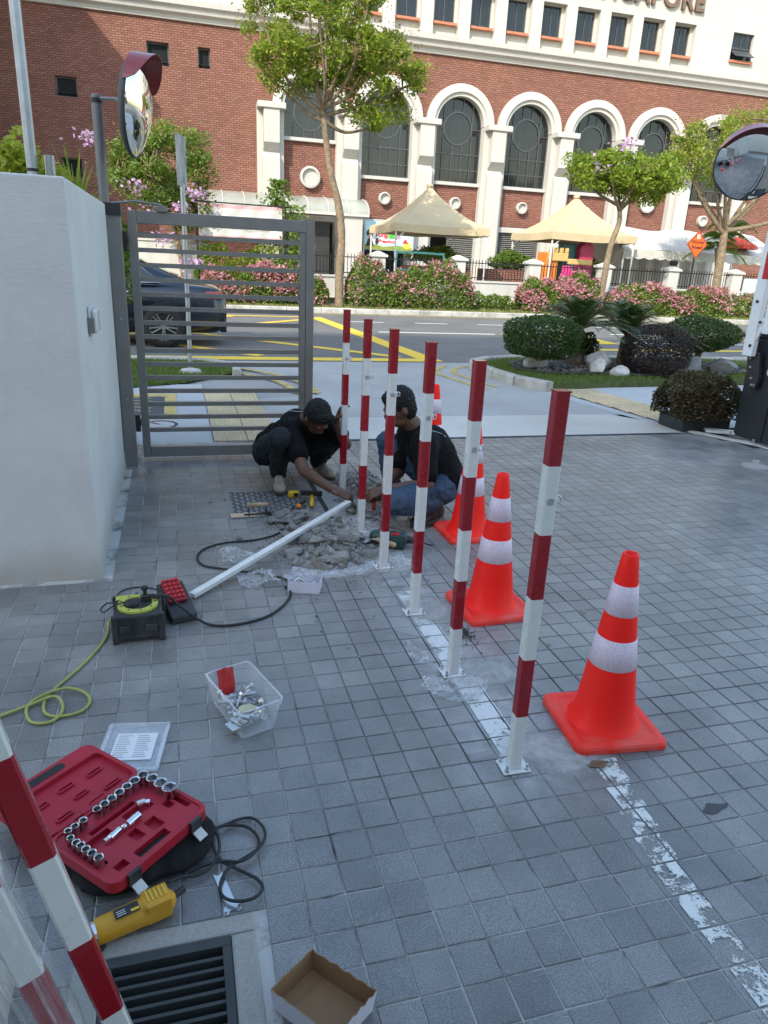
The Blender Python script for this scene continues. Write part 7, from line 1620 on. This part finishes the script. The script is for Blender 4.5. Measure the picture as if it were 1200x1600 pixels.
# white carton with plastic bag of bolts
wc = thing('white_carton', 'small white carton with a clear bag spilling out, by the black cable', 'box', (0.530, 3.085, 0.001), -0.345)
b = MB(); b.box(-0.075, 0.075, -0.048, 0.048, 0, 0.003)
for s in (-1, 1): b.box(s * 0.0745 - 0.001, s * 0.0745 + 0.001, -0.048, 0.048, 0.0031, 0.058); b.box(-0.073, 0.073, s * 0.0475 - 0.001, s * 0.0475 + 0.001, 0.0031, 0.058)
b.build('carton', 'card_white', wc); bo = MB(); rg = random.Random(8)
for k in range(18): a = rg.uniform(0, 3.1); p = Vector((rg.uniform(-0.05, 0.05), rg.uniform(-0.03, 0.03), rg.uniform(0.02, 0.055))); dd = Vector((math.cos(a), math.sin(a), 0.15)) * 0.02; bo.cyl(p - dd, p + dd, 0.004, n=6)
bo.build('bolts', 'zinc', wc)
def film(label, c, rx, ry, h, seed, rz=0.0):
    rg = random.Random(seed); N = 16; V = [[None] * (N + 1) for _ in range(N + 1)]; ph = [rg.uniform(0, 6.28) for _ in range(8)]
    for i in range(N + 1):
        for j in range(N + 1):
            u, v = 2 * i / N - 1, 2 * j / N - 1; r = min(1, math.hypot(u, v)); k = 1 - 0.35 * abs(u * v)
            z = h * (0.5 + 0.5 * math.sin(4.3 * u + ph[0] + 1.5 * math.sin(3 * v + ph[1]))) * (0.5 + 0.5 * math.sin(5.1 * v + ph[2])) * (1 - 0.5 * r) + 0.25 * h * abs(math.sin(11 * u + ph[3])) * abs(math.sin(9 * v + ph[4]))
            V[i][j] = (u * rx * k * (1 + 0.2 * math.sin(3 * v + ph[5])), v * ry * k * (1 + 0.2 * math.sin(4 * u + ph[6])), 0.004 + z)
    b = MB()
    for i in range(N):
        for j in range(N): b.poly([V[i][j], V[i + 1][j], V[i + 1][j + 1], V[i][j + 1]])
    o = tag(b.build('plastic_film', 'thin_film', smooth=True, loc=c), label, 'plastic bag', 'scraps of clear plastic'); o.rotation_euler = (0, 0, rz); return o
film('crumpled clear plastic scrap left of the white tube', (0.245, 3.52, 0), 0.09, 0.13, 0.05, 1, 0.5); film('crumpled clear plastic bag below the white tube', (0.315, 3.22, 0), 0.12, 0.10, 0.05, 2, 0.2); film('clear plastic bag on top of the white carton', (0.515, 3.12, 0.048), 0.085, 0.07, 0.05, 3, 0.4); film('twisted clear plastic strip left of the second post', (0.875, 2.40, 0), 0.035, 0.10, 0.03, 4, 0.2); film('crumpled clear plastic sheet at the foot of the second post', (0.93, 2.12, 0), 0.13, 0.08, 0.06, 5, -0.3); film('clear plastic scrap behind the fourth post', (1.07, 3.30, 0), 0.06, 0.06, 0.05, 6); film('flat clear plastic strip in front of the rubble heap', (0.80, 3.28, 0), 0.22, 0.06, 0.015, 7, 0.25)
# plasterer's float on the manhole cover
fl2 = thing('plastering_float', 'steel plastering float with wooden handle on the manhole cover', 'trowel', (0.385, 4.155, 0.005), 0.03)
MB().box(-0.13, 0.115, -0.038, 0.038, 0.0, 0.003).build('blade', 'bright_steel', fl2); MB().box(-0.05, 0.10, -0.005, 0.005, 0.0032, 0.008).build('backbone', 'black_steel', fl2)
for x in (-0.02, 0.085): MB().cyl((x, 0, 0.008), (x, 0.0, 0.060), 0.004, n=8).build('prong', 'black_steel', fl2)
MB().cap((-0.018, 0, 0.064), 0.014, (0.088, 0, 0.064), 0.013, 12).build('handle', 'wood_handle', fl2, smooth=True)
tp = thing('tape_measure', 'yellow tape measure beside the boot of the left worker', 'tape measure', (0.685, 4.47, 0.001), -0.1); MB().box(-0.036, 0.036, -0.02, 0.02, 0, 0.045).build('case', 'yellow_bright', tp, bevel=0.012, seg=3); MB().box(0.0, 0.03, -0.022, -0.0205, 0.01, 0.035).build('side_grip', 'label_black', tp)
hm = thing('hammer', 'hammer with yellow handle on the edge of the rubble', 'hammer', (0.80, 4.36, 0.035), 0.0); MB().bar((-0.075, 0.06, 0.012), (0.06, 0.02, 0.012), 0.03, 0.03).build('head', 'black_steel', hm, bevel=0.005); MB().cap((-0.005, 0.03, 0.0), 0.012, (-0.035, -0.13, -0.010), 0.014, 10).build('handle', 'yellow_bright', hm, smooth=True)
kb = thing('plumb_tool', 'small orange and black tool on the corner of the manhole cover', 'tool', (0.682, 4.235, 0.02)); MB().ell((0, 0, 0), (0.018, 0.024, 0.016), 12, 8).build('body', 'orange_tool', kb, smooth=True); MB().cyl((0.01, 0.02, 0.004), (0.05, 0.06, 0.01), 0.010, n=10).build('grip', 'black_rubber', kb)
tr = thing('pointing_trowel', 'pointing trowel with wooden handle in front of the fifth post', 'trowel', (0.955, 3.60, 0.022), -0.75); MB().prism([(-0.15, 0.0), (-0.06, -0.045), (0.02, -0.035), (0.03, 0.0), (0.02, 0.035), (-0.06, 0.045)], 0.0, 0.003).build('blade', 'zinc', tr); MB().tube([(0.02, 0, 0.003), (0.05, 0, 0.02), (0.075, 0, 0.022)], 0.005, 8).build('shank', 'zinc', tr); MB().cap((0.08, 0, 0.022), 0.013, (0.18, 0, 0.014), 0.015, 10).build('handle', 'wood_handle', tr, smooth=True)
dr = thing('power_drill', 'dark green power drill lying behind the fourth post', 'drill', (1.10, 3.53, 0.045), -0.35); dm = MB(); dm.cap((-0.10, 0.03, 0), 0.040, (0.04, 0, 0.005), 0.042, 14); dm.cap((-0.10, 0.03, 0), 0.034, (-0.07, 0.13, -0.01), 0.028, 12); dm.obox((0.0, 0.0, 0.0), (0.13, 0.075, 0.078)); remeshed(dm, 'body', 'tool_green', dr, 0.006, 3)
MB().cyl((0.06, 0, 0.005), (0.115, 0, 0.005), 0.022, 0.018, n=14).build('chuck', 'black_steel', dr); MB().cyl((0.115, 0, 0.005), (0.22, 0, -0.02), 0.005, n=8).build('bit', 'black_steel', dr); MB().obox((0.01, -0.02, 0.042), (0.05, 0.03, 0.004)).build('label', 'tool_red', dr)
for k in range(4): MB().obox((-0.03 + 0.012 * k, 0.01, 0.0425), (0.004, 0.04, 0.003)).build('vent', 'label_black', dr)
sd_ = thing('screwdriver', 'red handled screwdriver standing in the rubble between the posts', 'screwdriver', (1.085, 3.935, 0.005)); MB().cyl((0, 0, 0), (0.006, 0.01, 0.075), 0.004, n=8).build('blade', 'bright_steel', sd_); MB().cap((0.006, 0.01, 0.078), 0.011, (0.012, 0.02, 0.135), 0.013, 10).build('handle', 'tool_red', sd_, smooth=True)
tag(MB().bar((1.06, 3.85, 0.008), (1.33, 3.71, 0.012), 0.012, 0.008).build('steel_rod', 'bright_steel'), 'thin bright steel rod lying behind the drill', 'rod')
lf2 = MB(); lf2.add([(-0.035, 0, 0.004), (-0.01, 0.018, 0.012), (0.03, 0.012, 0.008), (0.038, -0.004, 0.016), (0.01, -0.016, 0.006), (0, 0, 0.002)], [(0, 5, 1), (1, 5, 2), (2, 5, 3), (3, 5, 4), (4, 5, 0)]); tag(lf2.build('dry_leaf', 'leaf_brown', loc=(1.235, 1.63, 0.002)), 'dry brown leaf in front of the nearest cone', 'leaf')
mud = MB(); rg = random.Random(4)
for k in range(260):
    r, a = abs(rg.gauss(0, 0.5)), rg.uniform(0, 6.28); s = rg.uniform(0.002, 0.008); p = Vector((1.13 + 0.06 * r * math.cos(a), 2.52 + 0.11 * r * math.sin(a), 0.003 + 0.012 * max(0, 1 - r))); mud.add([p + Vector((rg.uniform(-s, s), rg.uniform(-s, s), -s * 0.3)) for _ in range(3)] + [p + Vector((0, 0, s))], [(0, 1, 2), (0, 1, 3), (1, 2, 3), (2, 0, 3)])
tag(mud.build('spilled_soil', 'soil'), kind='stuff')
# ------------------------------------------------------------------ two crouching workers
mat('skin', (0.120, 0.058, 0.036), 0.5, var=0.22, scale=22, bmp=0.15, bscale=60); mat('hair', (0.004, 0.004, 0.0045), 0.6, var=0.3, scale=60, bmp=1.0, bscale=180, bdist=0.006); mat('shirt_black', (0.005, 0.0055, 0.0065), 0.9, var=0.2, scale=10, spec=0.25, bmp=0.5, bscale=12, bdist=0.02); mat('trousers_dark', (0.010, 0.015, 0.017), 0.85, var=0.25, scale=8, bmp=0.5, bscale=20, bdist=0.012); mat('jeans', (0.028, 0.055, 0.105), 0.85, var=0.35, scale=9, bmp=0.5, bscale=24, bdist=0.012, dirt=(0.06, 0.09, 0.135), dirt_amt=0.6); mat('boot_beige', (0.30, 0.265, 0.22), 0.85, var=0.25, scale=16, bmp=0.5, bscale=40, dirt=(0.12, 0.10, 0.085), dirt_amt=0.8); mat('shoe_dark', (0.035, 0.034, 0.035), 0.7, var=0.3, scale=20); mat('sole', (0.045, 0.042, 0.04), 0.8); mat('eye_dark', (0.01, 0.008, 0.007), 0.3); mat('shirt_print', (0.55, 0.56, 0.57), 0.7)
def basis(f, u):
    f = Vector(f).normalized(); u = Vector(u); u = (u - f * u.dot(f)).normalized(); return f.cross(u).normalized(), f, u
def add_head(sk, hr, c, f, u):
    s, f, u = basis(f, u); R = Matrix((s, f, u)).transposed(); c = Vector(c); P = lambda a, b, d: c + s * a + f * b + u * d
    sk.ell(P(0, 0, 0.01), (0.070, 0.088, 0.108), 18, 12, R); sk.ell(P(0, 0.028, -0.065), (0.050, 0.056, 0.050), 14, 10, R); sk.ell(P(0, 0.060, -0.045), (0.036, 0.030, 0.040), 12, 8, R)
    sk.ell(P(0, 0.092, -0.018), (0.014, 0.020, 0.026), 10, 8, R); sk.ell(P(0, 0.084, 0.022), (0.046, 0.014, 0.011), 10, 8, R); sk.ell(P(0, 0.082, -0.058), (0.024, 0.012, 0.010), 10, 6, R)
    for e in (-1, 1): sk.ell(P(e * 0.073, -0.006, -0.012), (0.011, 0.020, 0.030), 10, 8, R)
    hr.ell(P(0, -0.018, 0.036), (0.082, 0.096, 0.098), 20, 14, R); hr.ell(P(0, -0.040, -0.008), (0.077, 0.066, 0.090), 16, 10, R); hr.ell(P(0, 0.034, 0.076), (0.064, 0.048, 0.046), 14, 8, R)
    return [P(e * 0.030, 0.083, 0.004) for e in (-1, 1)]
def add_hand(sk, w, d, n, curl=0.6, thumb=1, spread=0.15):
    """palm, four unequal fingers bent towards n, thumb from the side of the palm"""
    s, d, n = basis(d, n); w = Vector(w); R = Matrix((s, d, n)).transposed()
    sk.ell(w + d * 0.048, (0.040, 0.054, 0.017), 12, 8, R); sk.cap(w, 0.024, w + d * 0.03, 0.024, 10)
    for i, (L, x) in enumerate(((0.80, -0.030), (0.98, -0.010), (1.0, 0.010), (0.90, 0.029))):
        if thumb > 0: x = -x
        p = w + d * 0.090 + s * x; a = 0.25 * curl; r = 0.0095
        for seg in (0.040, 0.027, 0.021):
            dd = d * math.cos(a) + n * math.sin(a) + s * (x * spread * 4); q = p + dd * (seg * L); sk.cap(p, r, q, r * 0.92, 8); p, r, a = q, r * 0.92, a + curl
    p = w + d * 0.030 + s * (0.034 * thumb); q = p + (s * thumb * 0.6 + d * 0.7 + n * 0.4).normalized() * 0.042; sk.cap(p, 0.013, q, 0.011, 8); sk.cap(q, 0.011, q + (d * 0.8 + n * 0.6).normalized() * 0.030, 0.009, 8)
def add_shoe(heel, toe, name, m, parent, up=0.09, w=0.045, tilt=0.0):
    heel, toe = Vector(heel), Vector(toe); f = (toe - heel).normalized(); s = f.cross(Vector((0, 0, 1))).normalized(); u = s.cross(f); L = (toe - heel).length; R = Matrix((s, f, u)).transposed()
    b = MB(); b.ell(heel + f * L * 0.16 + u * 0.045, (w * 0.80, L * 0.20, 0.046), 14, 10, R); b.ell(heel + f * L * 0.70 + u * 0.036, (w, L * 0.32, 0.036), 14, 10, R); b.ell(heel + f * L * 0.42 + u * 0.050, (w * 0.86, L * 0.30, 0.050), 14, 10, R); b.cap(heel + f * L * 0.20 + u * 0.06, w * 0.82, heel + f * L * 0.17 + u * (up + 0.02), w * 0.86, 12)
    o = remeshed(b, name, m, parent, 0.006, 3)
    b = MB(); b.ell(heel + f * L * 0.5 + u * 0.009, (w * 1.05, L * 0.53, 0.012), 16, 6, R); b.build('sole', 'sole', o, smooth=True)
    return o
def on_skin(o, pts, lift=0.004):
    out = []
    for p in pts:
        ok, loc, nrm, _ = o.closest_point_on_mesh(Vector(p)); out.append(loc + nrm * lift)
    return out
# ---- left worker, squatting, one hand on the post, the other reaching down to the tube
p1 = thing('person', 'left worker crouching in black shirt and dark trousers, steadying a striped post', 'person', (0, 0, 0), group='workers')
J = {k: Vector(v) for k, v in dict(pel=(0.632, 5.00, 0.20), bel=(0.69, 4.93, 0.27), chest=(0.765, 4.83, 0.375), neck=(0.828, 4.725, 0.470), head=(0.860, 4.60, 0.505), shR=(0.680, 4.68, 0.41), shL=(0.972, 4.80, 0.415), elR=(0.745, 4.43, 0.195), wrR=(0.872, 4.165, 0.150), elL=(1.075, 4.66, 0.305), wrL=(0.990, 4.615, 0.455), hipR=(0.565, 4.95, 0.19), hipL=(0.715, 5.05, 0.18), knR=(0.612, 4.545, 0.385), knL=(1.030, 4.80, 0.315), anR=(0.618, 4.72, 0.085), anL=(0.935, 4.975, 0.085)).items()}
sk, hr = MB(), MB()
hf, hu = (0.26, -0.56, -0.78), (0.22, -0.70, 0.60)
eyes = add_head(sk, hr, J['head'], hf, hu)
sk.cap(J['neck'] - Vector((0.01, -0.03, 0.02)), 0.056, J['head'] + Vector((-0.01, 0.035, -0.02)), 0.052)
for a, b_, c in (('shR', 'elR', 'wrR'), ('shL', 'elL', 'wrL')):
    sk.cap(J[a], 0.050, J[b_], 0.040); m = J[b_].lerp(J[c], 0.35); sk.cap(J[b_], 0.040, m, 0.039); sk.cap(m, 0.039, J[c], 0.026)
sk.cap(J['shR'], 0.05, J['chest'], 0.08); sk.cap(J['shL'], 0.05, J['chest'], 0.08); sk.cap(J['chest'], 0.08, J['neck'], 0.06)
add_hand(sk, J['wrR'], (0.80, -0.42, -0.30), (0.1, 0.2, -1.0), 0.55, 1); add_hand(sk, J['wrL'], (0.25, -0.05, 0.95), (0.85, -0.5, 0.0), 0.75, -1)
remeshed(sk, 'body', 'skin', p1, 0.0055, 3); remeshed(hr, 'hair', 'hair', p1, 0.005, 1, disp=0.022, dscale=0.010)
for e in eyes: MB().ell(e, 0.008, 8, 6).build('eye', 'eye_dark', p1, smooth=True)
s_ = MB(); s_.ell(J['pel'] + Vector((0.01, -0.03, 0.045)), (0.155, 0.135, 0.115), 20, 12); s_.cap(J['pel'] + Vector((0.02, -0.04, 0.06)), 0.130, J['bel'], 0.135, 18); s_.cap(J['bel'], 0.135, J['chest'], 0.138, 18); s_.cap(J['chest'], 0.130, J['neck'] - Vector((0.012, -0.03, 0.045)), 0.085, 18)
for a, b_ in (('shR', 'elR'), ('shL', 'elL')): s_.cap(J['chest'], 0.115, J[a], 0.076, 16); s_.cap(J[a], 0.078, J[a].lerp(J[b_], 0.62), 0.070, 14)
sh1 = remeshed(s_, 'shirt', 'shirt_black', p1, 0.008, 5, disp=0.026, dscale=0.09)
t_ = MB(); t_.ell(J['pel'] + Vector((0, 0, -0.01)), (0.150, 0.150, 0.115), 20, 12)
for s in 'RL':
    t_.cap(J['hip' + s], 0.105, J['kn' + s], 0.070, 16); t_.ell(J['kn' + s], 0.074, 14, 10); m = J['kn' + s].lerp(J['an' + s], 0.4) + Vector((0, 0.02, 0)); t_.cap(J['kn' + s], 0.068, m, 0.066, 14); t_.cap(m, 0.066, J['an' + s] + Vector((0, 0, 0.02)), 0.058, 14)
remeshed(t_, 'trousers', 'trousers_dark', p1, 0.008, 3, disp=0.032, dscale=0.05)
add_shoe((0.622, 4.765, 0.002), (0.600, 4.495, 0.002), 'boot', 'boot_beige', p1); add_shoe((0.925, 5.03, 0.002), (1.03, 4.80, 0.002), 'boot', 'boot_beige', p1)
MB().tube(smooth_path(on_skin(sh1, [(0.62, 4.88, 0.50), (0.66, 4.84, 0.52), (0.70, 4.81, 0.53), (0.74, 4.79, 0.55), (0.78, 4.77, 0.56)]), 3), 0.0018, 5).build('print_line', 'shirt_print', sh1)
# ---- right worker, one knee down, seen from the side
p2 = thing('person', 'right worker crouching in black shirt and blue jeans with his back turned', 'person', (0, 0, 0), group='workers')
J = {k: Vector(v) for k, v in dict(pel=(1.565, 4.08, 0.21), bel=(1.555, 4.10, 0.30), chest=(1.480, 4.13, 0.415), neck=(1.372, 4.14, 0.555), head=(1.275, 4.12, 0.665), shL=(1.395, 3.965, 0.480), shR=(1.405, 4.30, 0.475), elL=(1.395, 3.86, 0.245), wrL=(1.195, 3.93, 0.215), elR=(1.33, 4.24, 0.22), wrR=(1.20, 4.08, 0.19), hipL=(1.545, 3.99, 0.18), hipR=(1.56, 4.18, 0.18), knL=(1.160, 3.76, 0.185), knR=(1.275, 4.33, 0.395), anL=(1.425, 3.85, 0.105), anR=(1.31, 4.30, 0.085)).items()}
sk, hr = MB(), MB()
eyes = add_head(sk, hr, J['head'], (-0.93, -0.05, -0.42), (-0.38, 0.0, 0.92))
sk.cap(J['neck'] + Vector((0.01, 0, -0.02)), 0.056, J['head'] + Vector((0.03, 0.01, -0.05)), 0.054)
for a, b_, c in (('shR', 'elR', 'wrR'), ('shL', 'elL', 'wrL')):
    sk.cap(J[a], 0.050, J[b_], 0.042); m = J[b_].lerp(J[c], 0.35); sk.cap(J[b_], 0.042, m, 0.040); sk.cap(m, 0.040, J[c], 0.027)
sk.cap(J['shR'], 0.05, J['chest'], 0.08); sk.cap(J['shL'], 0.05, J['chest'], 0.08); sk.cap(J['chest'], 0.08, J['neck'], 0.06)
add_hand(sk, J['wrL'], (-0.92, 0.10, -0.25), (0.0, 0.55, -0.8), 0.60, -1); add_hand(sk, J['wrR'], (-0.85, -0.30, -0.25), (0.0, -0.5, -0.8), 0.55, 1)
remeshed(sk, 'body', 'skin', p2, 0.0055, 3); remeshed(hr, 'hair', 'hair', p2, 0.005, 1, disp=0.022, dscale=0.010)
for e in eyes: MB().ell(e, 0.008, 8, 6).build('eye', 'eye_dark', p2, smooth=True)
s_ = MB(); s_.ell(J['pel'] + Vector((0.02, -0.005, 0.0)), (0.140, 0.165, 0.140), 20, 12); s_.cap(J['pel'] + Vector((0.0, 0, 0.05)), 0.135, J['bel'], 0.138, 18); s_.cap(J['bel'], 0.138, J['chest'], 0.142, 18); s_.cap(J['chest'], 0.132, J['neck'] + Vector((0.025, 0, -0.055)), 0.085, 18)
for a, b_ in (('shR', 'elR'), ('shL', 'elL')): s_.cap(J['chest'], 0.115, J[a], 0.080, 16); s_.cap(J[a], 0.082, J[a].lerp(J[b_], 0.72), 0.074, 14)
sh2 = remeshed(s_, 'shirt', 'shirt_black', p2, 0.008, 5, disp=0.026, dscale=0.09)
t_ = MB(); t_.ell(J['pel'] + Vector((0, 0, -0.03)), (0.135, 0.150, 0.105), 20, 12)
for s in 'RL':
    t_.cap(J['hip' + s], 0.102, J['kn' + s], 0.074, 16); t_.ell(J['kn' + s], 0.076, 14, 10); m = J['kn' + s].lerp(J['an' + s], 0.4); t_.cap(J['kn' + s], 0.070, m, 0.066, 14); t_.cap(m, 0.066, J['an' + s] + Vector((0, 0, 0.015)), 0.056, 14)
remeshed(t_, 'jeans', 'jeans', p2, 0.008, 3, disp=0.028, dscale=0.045)
add_shoe((1.52, 3.89, 0.035), (1.285, 3.78, 0.004), 'shoe', 'shoe_dark', p2, up=0.07); add_shoe((1.355, 4.31, 0.002), (1.10, 4.27, 0.002), 'shoe', 'shoe_dark', p2)
for off in (0.0,): MB().tube(smooth_path(on_skin(sh2, [(1.47, 3.98 + off, 0.62), (1.53, 4.0 + off, 0.58), (1.59, 4.02 + off, 0.52)]), 3), 0.0016, 5).build('print_line', 'shirt_print', sh2)
